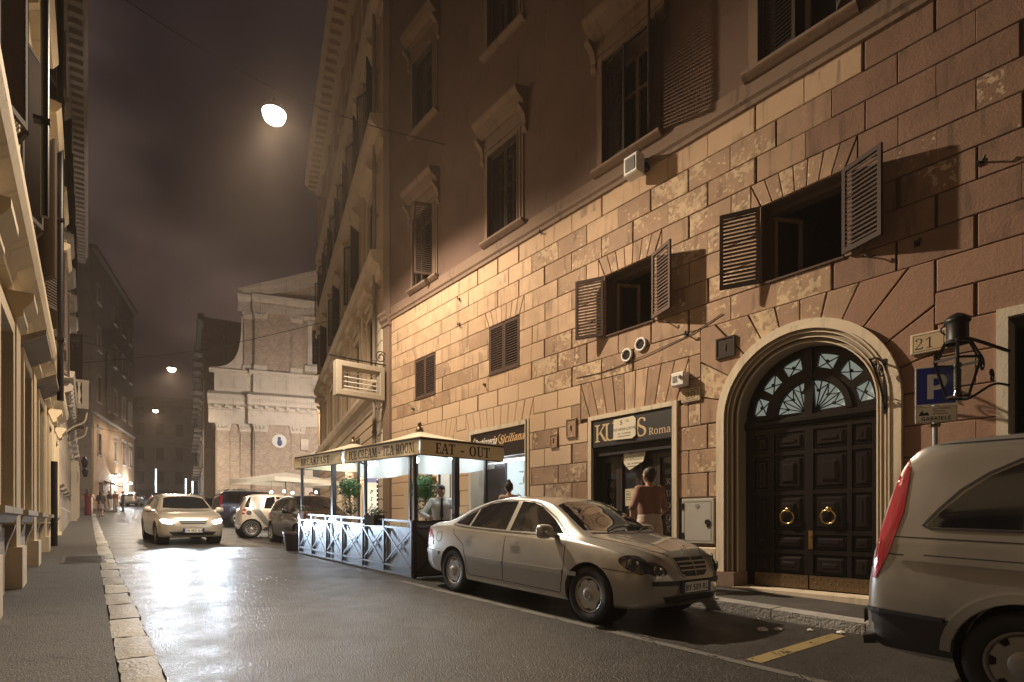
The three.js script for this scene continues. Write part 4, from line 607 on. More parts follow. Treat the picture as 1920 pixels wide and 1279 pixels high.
// leaves
function leafCloud(n, f, size, m, name, parent) {                   // f gives {p, n}
  const pos = [], col = []; for (let i = 0; i < n; i++) { const { p, o } = f(i), sz = size * rr(0.6, 1.25), a = V(rr(-1, 1), rr(-1, 1), rr(-1, 1)).normalize(), u = V().crossVectors(o, a).normalize(), w = V().crossVectors(u, o).normalize().addScaledVector(o, rr(-0.5, 0.5)).add(V(0, -0.35, 0)).normalize(); const q = (x, y, z) => { const v = p.clone().addScaledVector(w, x * sz).addScaledVector(u, y * sz * 0.5).addScaledVector(o, z * sz); pos.push(v.x, v.y, v.z); }; q(0, 0, 0); q(0.5, 0.42, 0.06); q(0.5, 0, -0.05); q(0.5, 0.42, 0.06); q(1, 0, -0.12); q(0.5, 0, -0.05); q(0, 0, 0); q(0.5, 0, -0.05); q(0.5, -0.42, 0.06); q(0.5, 0, -0.05); q(1, 0, -0.12); q(0.5, -0.42, 0.06); }
  const g = new THREE.BufferGeometry(); g.setAttribute('position', new THREE.Float32BufferAttribute(pos, 3)); g.computeVertexNormals(); return stuffPart(mesh(name, g, m, parent));
}
M.leaf = phys([0.05, 0.14, 0.03], 0.45, 0, { side: THREE.DoubleSide, transmission: 0.25, thickness: 0 });
M.leafDark = phys([0.03, 0.085, 0.028], 0.45, 0, { side: THREE.DoubleSide, transmission: 0.2, thickness: 0 });
M.flower = mat([0.45, 0.1, 0.12], 0.8, 0, { side: THREE.DoubleSide });
const ball = (c, rx, ry) => () => { const o = V(rr(-1, 1), rr(-1, 1), rr(-1, 1)).normalize(), k = Math.pow(rnd(), 0.35); return { p: V(c[0] + o.x * rx * k, c[1] + o.y * ry * k, c[2] + o.z * rx * k), o }; };
for (const [x, s, h, r, lab] of [[6.0, 14.05, 1.68, 0.3, 'potted round leafed tree by the pizzeria sign'], [6.25, 10.65, 1.66, 0.31, 'potted round leafed tree behind the waiter']]) {
  const t = thing('potted_tree', lab, 'plant', [x, Y(s, 0), -s], 0, 'potted trees on the terrace');
  mesh('pot', lathe([[0, 0], [0.15, 0], [0.2, 0.36], [0.22, 0.36], [0.22, 0.42], [0, 0.4]], 18), M.shutterDark, t); mesh('trunk', tube([V(0, 0.3, 0), V(0.02, 0.9, 0.01), V(-0.01, h - 0.15, 0), V(0, h + 0.1, 0)], 0.022, 12, 7), mat([0.12, 0.08, 0.05], 0.9), t);
  leafCloud(620, ball([0, h, 0], r, r * 0.95), 0.1, M.leaf, 'crown', t); leafCloud(110, i => { const a = rr(0, 6.28), y = rr(-0.65, -0.15); return { p: V(Math.cos(a) * r * 0.6, h + y, Math.sin(a) * r * 0.6), o: V(Math.cos(a), 0, Math.sin(a)) }; }, 0.09, M.leafDark, 'hanging_shoots', t);
}
for (const [s, w, lab, m] of [[10.15, 0.42, 'dark flower box with red blooms on the barrier', M.shutterDark], [13.95, 0.3, 'terracotta flower pot on the far barrier end', mat([0.3, 0.13, 0.08], 0.8)]]) {
  const t = thing('flower_box', lab, 'planter', [TX + 0.04, Y(s, 0.86), -s], 0, 'planters on the terrace barrier'); mesh('box', slab([[-w / 2, 0], [w / 2, 0], [w / 2 + 0.03, 0.2], [-w / 2 - 0.03, 0.2]], -0.12, 0.1, [], 0.008).rotateY(Math.PI / 2), m, t);
  leafCloud(150, i => ({ p: V(rr(-0.12, 0.12), 0.18 + rr(0, 0.14), rr(-w / 2, w / 2)), o: V(rr(-1, 1), rr(0, 1), rr(-1, 1)).normalize() }), 0.06, M.leafDark, 'foliage', t); leafCloud(60, i => ({ p: V(rr(-0.12, 0.12), 0.24 + rr(0, 0.12), rr(-w / 2, w / 2)), o: V(0, 1, 0) }), 0.045, M.flower, 'blooms', t);
}
single('plant_pot', lathe([[0, 0], [0.2, 0], [0.26, 0.42], [0.28, 0.42], [0.28, 0.5], [0.24, 0.5], [0.22, 0.4], [0, 0.38]], 20).translate(4.95, Y(15.2, 0), -15.2), mat([0.06, 0.035, 0.03], 0.6), 'large dark empty pot at the barrier far end', 'pot');
// tables with cloths, the pizzeria light box
for (const [x, s, lab] of [[5.6, 9.9, 'terrace table with a white cloth near the waiter'], [5.7, 12.4, 'terrace table with a white cloth in the middle'], [5.6, 13.6, 'terrace table with a white cloth at the far end']]) { const t = thing('terrace_table', lab, 'table', [x, Y(s, 0), -s], 0, 'tables on the terrace'); mesh('leg', [cyl(V(0, 0.02, 0), V(0, 0.72, 0), 0.03), cyl(V(0, 0, 0), V(0, 0.02, 0), 0.22)], M.darkSteel, t); mesh('tablecloth', [box(-0.36, 0.36, 0.72, 0.745, -0.36, 0.36), box(-0.37, -0.36, 0.5, 0.745, -0.36, 0.36), box(0.36, 0.37, 0.5, 0.745, -0.36, 0.36), box(-0.36, 0.36, 0.5, 0.74, 0.36, 0.37), box(-0.36, 0.36, 0.5, 0.74, -0.37, -0.36)], M.white, t); }
{
  const t = thing('pizzeria_sign', 'tall lit light box sign reading PIZZERIA', 'sign', [6.95, Y(14.75, 0.1), -14.75], -0.62);
  mesh('case', slab(rect(-0.17, 0.17, 0, 2.1), -0.09, 0.06, [], 0.01), M.darkSteel, t);
  print('sign_face', 0.3, 2.0, 260, (c, W, H) => { c.fillStyle = '#f2ead2'; c.fillRect(0, 0, W, H); c.fillStyle = '#1d1820'; c.font = `bold italic ${W * 0.52}px sans-serif`; c.textAlign = 'center'; [...'PIZZERIA'].forEach((l, i) => c.fillText(l, W * 0.5, H * (0.3 + i * 0.095))); c.fillStyle = '#8f8fb0'; c.fillRect(0, 0, W, H * 0.14); }, t, [-0.01, 1.05, 0.0615], { glow: 0.55 });
  mesh('bead_lights', Array.from({ length: 16 }, (_, i) => new THREE.SphereGeometry(0.012, 6, 5).translate(0.16, 0.1 + i * 0.125, 0.066)), glowMat([0.9, 0.9, 1], 4), t);
}
// restaurant doorway behind the terrace, lit
{
  const [a, b, h] = SHOP.rest, X0 = -b, X1 = -a, t = thing('restaurant_front', 'lit restaurant doorway behind the potted tree', 'shop front', [8.1, 0, 0], -Math.PI / 2);
  mesh('stone_frame', slab(rect(X0, X1, 0.2, h), -0.45, 0.03, [rect(X0 + 0.1, X1 - 0.1, 0.2001, h - 0.1)]), M.trav, t); mesh('interior', [box(X0 - 0.6, X1 + 0.4, 0.2, 3.4, -3.1, -3), box(X0 - 0.6, X0 - 0.5, 0.2, 3.4, -3, -0.52), box(X1 + 0.3, X1 + 0.4, 0.2, 3.4, -3, -0.52), box(X0 - 0.6, X1 + 0.4, 3.3, 3.4, -3, -0.52), box(X0 - 0.6, X1 + 0.4, 0.2, 0.55, -3, -0.5)], mat([0.6, 0.6, 0.55], 0.7), t);
  mesh('glass_door', [slab(rect(X0 + 0.12, X0 + 0.62, 0.56, 3.0), -0.25, -0.2, [rect(X0 + 0.17, X0 + 0.57, 0.7, 2.9)]), slab(rect(X1 - 0.5, X1 - 0.12, 0.56, 3.0), -0.25, -0.2, [rect(X1 - 0.45, X1 - 0.17, 0.7, 2.9)])], M.darkSteel, t);
  for (let i = 0; i < 6; i++) { const o = print('menu_picture', 0.3, 0.22, 300, (c, W, H) => { c.fillStyle = ['#8b4a22', '#3a2a1e', '#d8a24c', '#5b3c22', '#c77b33', '#2b221c'][i]; c.fillRect(0, 0, W, H); c.fillStyle = ['#e9c26a', '#c4552d', '#7c2f1c', '#e3d3a1', '#5c2314', '#d3913f'][i]; c.beginPath(); c.ellipse(W / 2, H / 2, W * 0.34, H * 0.32, 0, 0, 7); c.fill(); }, t, [X0 + 0.36, 1.35 + i * 0.27, -0.19]); }
  mesh('shelf', [box(X0 + 0.7, X1 - 0.5, 2.1, 2.13, -1.6, -1.2), box(X0 + 0.7, X1 - 0.5, 1.7, 1.73, -1.6, -1.2)], M.darkSteel, t); mesh('counter', box(X0 + 0.5, X1 - 0.3, 0.56, 1.5, -1.8, -1.1), M.white, t);
  mesh('ceiling_lamp', new THREE.CylinderGeometry(0.2, 0.2, 0.05, 16).translate((X0 + X1) / 2, 3.25, -1.2), glowMat([1, 0.95, 0.85], 7), t); shopLight(9.3, 3.1, (a + b) / 2, 6, [1, 0.95, 0.86], 10);
}
// wall notice beside the corner
{ const t = onWall('notice_board', 'plain pale poster panel on the corner wall', 'poster', 14.75, 1.75); mesh('panel', slab(rect(-0.25, 0.25, -0.6, 0.6), 0, 0.012), mat([0.58, 0.44, 0.3], 0.85), t); }
// ---------------------------------------------------------------- vehicles: lofted shells, arches cut out, panels laid on the shell
function curve(pts) {                                               // monotone cubic through [x, y] points
  const n = pts.length, x = pts.map(p => p[0]), y = pts.map(p => p[1]); if (n === 1) return () => y[0];
  const d = [], m = []; for (let i = 0; i < n - 1; i++) d.push((y[i + 1] - y[i]) / (x[i + 1] - x[i]));
  for (let i = 0; i < n; i++) m.push(i === 0 ? d[0] : i === n - 1 ? d[n - 2] : d[i - 1] * d[i] <= 0 ? 0 : (2 * d[i - 1] * d[i]) / (d[i - 1] + d[i]));
  return q => { if (q <= x[0]) return y[0]; if (q >= x[n - 1]) return y[n - 1]; let i = 0; while (q > x[i + 1]) i++; const h = x[i + 1] - x[i], t = (q - x[i]) / h, t2 = t * t, t3 = t2 * t; return (2 * t3 - 3 * t2 + 1) * y[i] + (t3 - 2 * t2 + t) * h * m[i] + (-2 * t3 + 3 * t2) * y[i + 1] + (t3 - t2) * h * m[i + 1]; };
}
function shell(sp, nS) {
  const f = {}; for (const k of ['yT', 'yb', 'W', 'yS', 'yB', 'dB', 'WT', 'cr']) f[k] = curve(sp[k]);
  const x0 = sp.yT[0][0], x1 = sp.yT[sp.yT.length - 1][0], rows = [];
  const xs = []; for (let i = 0; i <= nS; i++) { const t = i / nS; xs.push(lerp(x0, x1, t - 0.55 * Math.sin(t * 6.283) / 6.283)); }
  for (const x of xs) {
    const yT = f.yT(x), yb = f.yb(x), W = f.W(x), yB = Math.min(f.yB(x), yT - 0.012), WB = W - f.dB(x), WT = Math.min(f.WT(x), WB), cr = Math.min(f.cr(x), (yT - yB) * 0.8), yE = yT - cr, yS = Math.min(f.yS(x), yb + (yB - yb) * 0.6);
    const P = [[0, yb], [W * 0.55, yb], [W * 0.9, yb + 0.008], [W * 0.975, yb + (yS - yb) * 0.22], [W * 0.995, yb + (yS - yb) * 0.6], [W, yS], [W * 0.5 + (WB + 0.35 * f.dB(x)) * 0.5, yS + (yB - yS) * 0.55], [WB + 0.3 * f.dB(x), yS + (yB - yS) * 0.86], [WB, yB], [lerp(WB, WT, 0.36), lerp(yB, yE, 0.36)], [lerp(WB, WT, 0.72), lerp(yB, yE, 0.72)], [WT, yE], [WT * 0.93, yE + cr * 0.42], [WT * 0.72, yE + cr * 0.76], [WT * 0.4, yE + cr * 0.95], [0, yT]];
    const c = new THREE.SplineCurve(P.map(p => new THREE.Vector2(p[0], p[1]))), h = []; const n = sp.np || 30;
    for (let i = 0; i <= n; i++) { const q = c.getPoint(i / n); h.push([Math.max(0, q.x), q.y]); } h[0][0] = 0; h[n][0] = 0;
    const loop = [...h.map(p => [x, p[1], p[0]]), ...h.slice(1, -1).reverse().map(p => [x, p[1], -p[0]])]; rows.push(loop);
  }
  const pos = [], idx = [], m = rows[0].length; rows.forEach(r => r.forEach(p => pos.push(...p)));
  for (let i = 0; i < rows.length - 1; i++) for (let j = 0; j < m; j++) { const a = i * m + j, b = i * m + (j + 1) % m, c = a + m, d = b + m; idx.push(a, c, b, b, c, d); }
  for (const [r, flip] of [[0, 0], [rows.length - 1, 1]]) { const c = pos.length / 3, q = rows[r]; pos.push(q[0][0], q.reduce((s, p) => s + p[1], 0) / m, 0); for (let j = 0; j < m; j++) { const a = r * m + j, b = r * m + (j + 1) % m; if (flip) idx.push(c, b, a); else idx.push(c, a, b); } }
  const g = new THREE.BufferGeometry(); g.setAttribute('position', new THREE.Float32BufferAttribute(pos, 3)); g.setIndex(idx); g.computeVertexNormals();
  // make sure faces look outwards
  const t = V(), n0 = g.attributes.normal, mid = Math.floor(rows.length / 2) * m + Math.floor(m / 4); if (n0.getZ(mid) < 0) { const a = g.index.array; for (let i = 0; i < a.length; i += 3) { const q = a[i]; a[i] = a[i + 1]; a[i + 1] = q; } g.computeVertexNormals(); }
  g.setAttribute('uv', new THREE.BufferAttribute(new Float32Array(g.attributes.position.count * 2), 2)); return g;
}
const evalr = new Evaluator(); evalr.useGroups = false; evalr.attributes = ['position', 'normal', 'uv'];
function carve(g, cuts) { let a = new Brush(g); a.updateMatrixWorld(); for (const c of cuts) { const b = new Brush(c.index ? c : mergeVertices(c)); b.updateMatrixWorld(); a = evalr.evaluate(a, b, SUBTRACTION); } return a.geometry; }
const RAY = new THREE.Raycaster(); RAY.firstHitOnly = true;
function caster(g) { const q = g.clone(); q.boundsTree = new MeshBVH(q); const o = new THREE.Mesh(q, new THREE.MeshBasicMaterial({ side: THREE.DoubleSide })); o.raycast = acceleratedRaycast; o.updateMatrixWorld(); return o; }
const SIDE = z => ({ o: V(0, 0, z * 4), ax: V(1, 0, 0), ay: V(0, 1, 0), d: V(0, 0, -z) });
const TOP = { o: V(0, 5, 0), ax: V(1, 0, 0), ay: V(0, 0, 1), d: V(0, -1, 0) };
const FRONT = { o: V(6, 0, 0), ax: V(0, 0, 1), ay: V(0, 1, 0), d: V(-1, 0, 0) };
const REAR = { o: V(-6, 0, 0), ax: V(0, 0, 1), ay: V(0, 1, 0), d: V(1, 0, 0) };
const CORNER = (fx, z, ang, at = [2, 0.6]) => { const d = V(-fx * Math.cos(ang), 0, -z * Math.sin(ang)); return { o: d.clone().multiplyScalar(-6).add(V(fx * at[0], 0, z * at[1])), ax: V(-d.z, 0, d.x).multiplyScalar(fx * z > 0 ? -1 : 1), ay: V(0, 1, 0), d }; };   // u runs outwards and back along the flank
function lay(c, P, u, v, off) {
  const p = P.o.clone().addScaledVector(P.ax, u).addScaledVector(P.ay, v); RAY.set(p, P.d); const h = RAY.intersectObject(c, false)[0];
  if (h) { lay.last = h.distance; return h.point.clone().addScaledVector(P.d, -off); } return p.addScaledVector(P.d, (lay.last ?? 4) - off);
}
function patch(c, pts, P, off = 0.004, maxLen = 0.09, deep = 0.014, holes = []) {
  const s = shp(pts); for (const h of holes) s.holes.push(hole(h)); const g0 = new THREE.ShapeGeometry(s); let vs = [], tr = [], a = g0.index.array, p0 = g0.attributes.position;
  for (let i = 0; i < p0.count; i++) vs.push([p0.getX(i), p0.getY(i)]); for (let i = 0; i < a.length; i += 3) tr.push([a[i], a[i + 1], a[i + 2]]);
  for (let it = 0; it < 5; it++) {
    let big = 0; const len = (i, j) => Math.hypot(vs[i][0] - vs[j][0], vs[i][1] - vs[j][1]), key = {}, mid = (i, j) => { const k = i < j ? i + '_' + j : j + '_' + i; if (key[k] === undefined) { key[k] = vs.length; vs.push([(vs[i][0] + vs[j][0]) / 2, (vs[i][1] + vs[j][1]) / 2]); } return key[k]; };
    const split = {}; for (const t of tr) for (let e = 0; e < 3; e++) { const i = t[e], j = t[(e + 1) % 3]; if (len(i, j) > maxLen) { split[i < j ? i + '_' + j : j + '_' + i] = 1; big = 1; } } if (!big) break;
    const out = []; for (const [i, j, k] of tr) { const S = (p, q) => split[p < q ? p + '_' + q : q + '_' + p]; const e = [S(i, j), S(j, k), S(k, i)], n = (e[0] ? 1 : 0) + (e[1] ? 1 : 0) + (e[2] ? 1 : 0);
      if (!n) out.push([i, j, k]); else if (n === 3) { const x = mid(i, j), y = mid(j, k), z = mid(k, i); out.push([i, x, z], [x, j, y], [z, y, k], [x, y, z]); } else { let r = [i, j, k]; if (n === 1) { while (!S(r[0], r[1])) r = [r[1], r[2], r[0]]; const x = mid(r[0], r[1]); out.push([r[0], x, r[2]], [x, r[1], r[2]]); } else { while (S(r[2], r[0])) r = [r[1], r[2], r[0]]; const x = mid(r[0], r[1]), y = mid(r[1], r[2]); out.push([x, r[1], y], [r[0], x, y], [r[0], y, r[2]]); } } }
    tr = out;
  }
  const q = vs.map(v => lay(c, P, v[0], v[1], off)), pos = [], idx = [], edge = {};
  q.forEach(p => pos.push(p.x, p.y, p.z)); for (const t of tr) { idx.push(...t); for (let e = 0; e < 3; e++) { const i = t[e], j = t[(e + 1) % 3], k = i < j ? i + '_' + j : j + '_' + i; edge[k] = edge[k] ? 0 : [i, j]; } }
  const g = new THREE.BufferGeometry(); g.setAttribute('position', new THREE.Float32BufferAttribute(pos, 3)); g.setIndex(idx); g.computeVertexNormals();
  const N = V(g.attributes.normal.getX(0), g.attributes.normal.getY(0), g.attributes.normal.getZ(0)); if (N.dot(P.d) > 0) { const b = g.index.array; for (let i = 0; i < b.length; i += 3) { const t = b[i]; b[i] = b[i + 1]; b[i + 1] = t; } g.computeVertexNormals(); }
  const sk = []; for (const e of Object.values(edge)) if (e) { const A = q[e[0]], B = q[e[1]], C = A.clone().addScaledVector(P.d, deep), D = B.clone().addScaledVector(P.d, deep); sk.push(...[A, B, C, B, D, C].flatMap(v => [v.x, v.y, v.z])); }
  const gs = new THREE.BufferGeometry(); gs.setAttribute('position', new THREE.Float32BufferAttribute(sk, 3)); gs.computeVertexNormals();
  return mergeGeometries([flat(g), flat(gs)]);
}
function stripe(c, pts, w, P, off = 0.002, step = 0.06, deep = 0.006) {   // narrow line laid along a polyline
  const L = []; for (let i = 0; i < pts.length - 1; i++) { const n = Math.max(1, Math.ceil(Math.hypot(pts[i + 1][0] - pts[i][0], pts[i + 1][1] - pts[i][1]) / step)); for (let k = 0; k < n; k++) L.push([lerp(pts[i][0], pts[i + 1][0], k / n), lerp(pts[i][1], pts[i + 1][1], k / n)]); } L.push(pts[pts.length - 1]);
  const l = [], r = []; L.forEach((p, i) => { const a = L[Math.max(0, i - 1)], b = L[Math.min(L.length - 1, i + 1)], dx = b[0] - a[0], dy = b[1] - a[1], n = Math.hypot(dx, dy) || 1; l.push(lay(c, P, p[0] - dy / n * w / 2, p[1] + dx / n * w / 2, off)); r.push(lay(c, P, p[0] + dy / n * w / 2, p[1] - dx / n * w / 2, off)); });
  const pos = [], q = (a, b, d, e) => pos.push(...[a, b, d, b, e, d].flatMap(v => [v.x, v.y, v.z])), dn = v => v.clone().addScaledVector(P.d, deep);
  for (let i = 0; i < L.length - 1; i++) { q(l[i], r[i], l[i + 1], r[i + 1]); q(dn(l[i]), l[i], dn(l[i + 1]), l[i + 1]); q(r[i], dn(r[i]), r[i + 1], dn(r[i + 1])); }
  const g = new THREE.BufferGeometry(); g.setAttribute('position', new THREE.Float32BufferAttribute(pos, 3)); g.computeVertexNormals(); return flat(g);
}
const paint = (c, e = {}) => phys(c, 0.3, 0.6, { clearcoat: 1, clearcoatRoughness: 0.05, ...e });
M.seam = mat([0.012, 0.011, 0.011], 0.7);
M.lampGlass = phys([0.35, 0.36, 0.37], 0.07, 0.3, { clearcoat: 1 });
M.lampDark = phys([0.06, 0.058, 0.06], 0.08, 0.4, { clearcoat: 1 });
M.tail = phys([0.34, 0.02, 0.035], 0.16, 0, { clearcoat: 1, clearcoatRoughness: 0.05 });
M.plastic = mat([0.03, 0.028, 0.03], 0.55);
M.alloy = mat([0.5, 0.48, 0.46], 0.34, 0.75);
M.star = (r, d) => { const s = []; for (let i = 0; i < 6; i++) { const a = Math.PI / 2 + i * Math.PI / 3, q = i % 2 ? r * 0.14 : r; s.push([Math.cos(a) * q, Math.sin(a) * q]); } return slab(s, 0, d); };
function wheel(parent, x, y, z, side, r, w, kind, m = M.alloy) {    // axle along z, outside towards side
  const ty = mesh('wheel', [lathe([[r * 0.66, -w / 2], [r * 0.86, -w / 2], [r * 0.96, -w * 0.44], [r, -w * 0.3], [r, w * 0.3], [r * 0.96, w * 0.44], [r * 0.86, w / 2], [r * 0.66, w / 2], [r * 0.64, w * 0.3], [r * 0.64, -w * 0.3]], 40).rotateX(Math.PI / 2)], M.rubber, parent);
  const R = r * 0.655; mesh('rim', [lathe([[0, -0.03], [R * 0.9, -0.03], [R * 0.93, 0], [R * 0.93, w * 0.42], [R, w * 0.44], [R, w * 0.36], [0, -0.035]], 36).rotateX(Math.PI / 2)], kind === 'cap' ? M.plastic : M.darkSteel, ty);
  const parts = []; const zf = w * 0.36;
  if (kind === 'cap' || kind === 'cap2') {                          // hub cap with a lobed plate
    parts.push(lathe([[R * 0.84, zf - 0.01], [R * 0.9, zf + 0.018], [R * 0.99, zf + 0.016], [R, zf]], 40).rotateX(Math.PI / 2));
    const n = kind === 'cap' ? 6 : 7, o = []; for (let i = 0; i < 96; i++) { const a = i / 96 * 6.283, q = R * (kind === 'cap' ? 0.70 + 0.14 * Math.pow(Math.abs(Math.cos(a * n / 2)), 0.55) : 0.66 + 0.18 * (Math.cos(a * n) > -0.55 ? 1 : 0)); o.push([Math.cos(a) * q, Math.sin(a) * q]); }
    parts.push(slab(o, zf - 0.02, zf + 0.014, [], 0.006)); parts.push(lathe([[0, zf + 0.03], [R * 0.2, zf + 0.03], [R * 0.34, zf + 0.024], [R * 0.42, zf + 0.012]], 30).rotateX(Math.PI / 2));
    if (kind === 'cap') { parts.push(new THREE.TorusGeometry(R * 0.21, R * 0.018, 6, 24).translate(0, 0, zf + 0.032), M.star(R * 0.2, 0.006).translate(0, 0, zf + 0.03)); }
  } else {
    const n = kind === 'spoke12' ? 12 : 5; for (let i = 0; i < n; i++) { const a = i / n * 6.283; parts.push(bar(V(Math.cos(a) * R * 0.12, Math.sin(a) * R * 0.12, zf - 0.01), V(Math.cos(a) * R * 0.92, Math.sin(a) * R * 0.92, zf + 0.008), n > 6 ? R * 0.09 : R * 0.26, 0.022)); }
    parts.push(lathe([[R * 0.88, zf - 0.01], [R * 0.91, zf + 0.018], [R, zf + 0.016], [R, zf]], 36).rotateX(Math.PI / 2), lathe([[0, zf + 0.02], [R * 0.2, zf + 0.015], [R * 0.24, zf - 0.02]], 20).rotateX(Math.PI / 2));
  }
  mesh(kind.startsWith('cap') ? 'hubcap' : 'alloy_spokes', parts, m, ty);
  ty.position.set(x, y, z); if (side < 0) ty.rotation.y = Math.PI; return ty;
}
// one builder; the specs below give each vehicle its outline, glass and lamps
function car(sp, name, label, cat, x, s, turn, lift = 0) {
  const t = thing(name, label, cat, [x, G(s) + lift, -s], turn); t.rotation.order = 'YZX';
  const fw = V(1, 0, 0).applyAxisAngle(V(0, 1, 0), turn), rt = V(0, 0, 1).applyAxisAngle(V(0, 1, 0), turn), sl = 0.033; t.rotation.z = -Math.atan(sl * fw.z); t.rotation.x = -Math.atan(-sl * rt.z) * -1;
  let g = shell(sp, sp.nS || 56); const c = caster(g), cuts = [];
  for (const ax of sp.axles) for (const z of [-1, 1]) { const cy = new THREE.CylinderGeometry(sp.arch, sp.arch, 0.5, 30).rotateX(Math.PI / 2).translate(ax, sp.wr + 0.015, z * (sp.hw - 0.1)); cuts.push(cy); }
  g = carve(g, cuts); const body = mesh('body', toCreasedNormals(flat(g), 0.62), sp.paint, t);
  if (sp.twoTone) for (const [nm, pts, m, view, off] of sp.twoTone) for (const z of view === 'side' ? [-1, 1] : [1]) mesh(nm, patch(c, pts, view === 'side' ? SIDE(z) : view, off ?? 0.003), m, body);
  for (const ax of sp.axles) for (const z of [-1, 1]) {
    mesh('wheel_well', [new THREE.CylinderGeometry(sp.arch - 0.004, sp.arch - 0.004, 0.3, 24, 1, true, -Math.PI / 2, Math.PI).rotateX(Math.PI / 2).rotateZ(0).translate(ax, sp.wr + 0.015, z * (sp.hw - 0.2)), new THREE.CircleGeometry(sp.arch - 0.004, 24).translate(ax, sp.wr + 0.015, z * (sp.hw - 0.34))], M.voidCar || (M.voidCar = mat([0.008, 0.008, 0.008], 0.9, 0, { side: THREE.DoubleSide })), body);
    wheel(t, ax, sp.wr, z * (sp.hw - sp.ww / 2 - 0.025), z, sp.wr, sp.ww, sp.wheel, sp.wheelM);
  }
  const glass = sp.glass || M.darkGlass;
  for (const z of [-1, 1]) {
    for (const w of sp.side) mesh('side_window', patch(c, w, SIDE(z), 0.003), glass, t);
    if (sp.trim) mesh('window_trim', sp.trim.map(p => stripe(c, p, 0.016, SIDE(z), 0.006)), sp.trimM || M.seam, t);
    if (sp.seams) mesh('panel_gap', sp.seams.map(p => stripe(c, p, 0.009, SIDE(z), 0.0015)), M.seam, body);
    for (const p of sp.rub || []) mesh('side_moulding', stripe(c, p, 0.05, SIDE(z), 0.014, 0.06, 0.02), sp.rubM || sp.paint, t);
    if (sp.sill) mesh('sill', sp.sill.map(p => stripe(c, p, 0.045, SIDE(z), 0.01, 0.06, 0.02)), sp.sillM || sp.paint, t);
    for (const [hx, hy] of sp.handles || []) { const h = mesh('door_handle', [patch(c, Array.from({ length: 14 }, (_, i) => [hx + 0.1 * Math.cos(i * 0.449), hy + 0.035 * Math.sin(i * 0.449)]), SIDE(z), 0.001), stripe(c, [[hx - 0.09, hy + 0.004], [hx + 0.09, hy + 0.01]], 0.028, SIDE(z), 0.03, 0.03, 0.012)], sp.handleM || sp.paint, t); }
    for (const q of sp.headlights || []) { const P = CORNER(1, z, q.ang, q.at); const h = mesh(q.on ? 'headlight_lamp' : 'headlight', patch(c, q.pts, P, 0.006), q.m || M.lampGlass, t); for (const r of q.rings || []) mesh('reflector', [r].map(r => { const p = lay(c, P, r[0], r[1], 0.012); return new THREE.SphereGeometry(r[2], 14, 10).scale(0.35, 1, 1).rotateY(z * -q.ang).translate(p.x - 0.02 * r[2], p.y, p.z); }), q.rm || M.chrome, h); }
    for (const q of sp.tails || []) mesh('tail_light', patch(c, q.pts, q.side ? SIDE(z) : CORNER(-1, z, q.ang, q.at), 0.008), q.m || M.tail, t);
    if (sp.mirror) { const [mx, my, mz, k = 1] = sp.mirror; const mg = new THREE.SphereGeometry(0.12 * k, 16, 12); const p = mg.attributes.position; for (let i = 0; i < p.count; i++) { const sq = v => Math.sign(v) * Math.pow(Math.abs(v) / (0.12 * k), 0.7) * 0.12 * k; let X = p.getX(i) * 0.75, Y = sq(p.getY(i)) * 0.66, Z = sq(p.getZ(i)) * 0.9; if (X < -0.02) X = -0.02; p.setXYZ(i, X, Y, Z); } mg.computeVertexNormals(); const mm = mesh('wing_mirror', [mg.translate(mx, my, z * mz), bar(V(mx + 0.02, my - 0.03, z * (mz - 0.04)), V(mx + 0.03, my - 0.045, z * (mz - 0.17)), 0.06, 0.05)], sp.mirrorM || sp.paint, t); mesh('mirror_glass', new THREE.CircleGeometry(0.08 * k, 18).rotateY(-Math.PI / 2).translate(mx - 0.024, my, z * mz), M.darkGlass, mm); }
  }
  if (sp.screen) mesh('windscreen', patch(c, sp.screen, sp.screenP || TOP, 0.003), glass, t);
  if (sp.back) mesh('rear_window', patch(c, sp.back, sp.backP || TOP, 0.003), glass, t);
  for (const q of sp.front || []) { for (const g of q.lines ? q.lines.map(l => stripe(c, l, q.w, q.P || FRONT, q.off ?? 0.01)) : [patch(c, q.pts, q.P || FRONT, q.off ?? 0.004)]) mesh(q.name, g, q.m, t); }
  for (const q of sp.plates || []) { const o = print('number_plate', 0.5, 0.11, 700, (k, W, H) => { k.fillStyle = '#cfcdc4'; k.fillRect(0, 0, W, H); k.fillStyle = '#1c3a8a'; k.fillRect(0, 0, W * 0.07, H); k.fillRect(W * 0.93, 0, W * 0.07, H); k.fillStyle = '#16161a'; k.font = `bold ${H * 0.84}px sans-serif`; k.textAlign = 'center'; k.textBaseline = 'middle'; k.fillText(q.txt, W / 2, H * 0.54); }, t, q.pos, { r: 0.4 }, [0, q.rear ? -Math.PI / 2 : Math.PI / 2, 0]); mesh('plate_holder', box(-0.27, 0.27, -0.065, 0.065, -0.02, -0.002), M.plastic, o); }
  if (sp.extra) sp.extra(t, c, body);
  return t;
}
const refl = (pts, k) => pts.map(p => [-p[0], p[1]]);
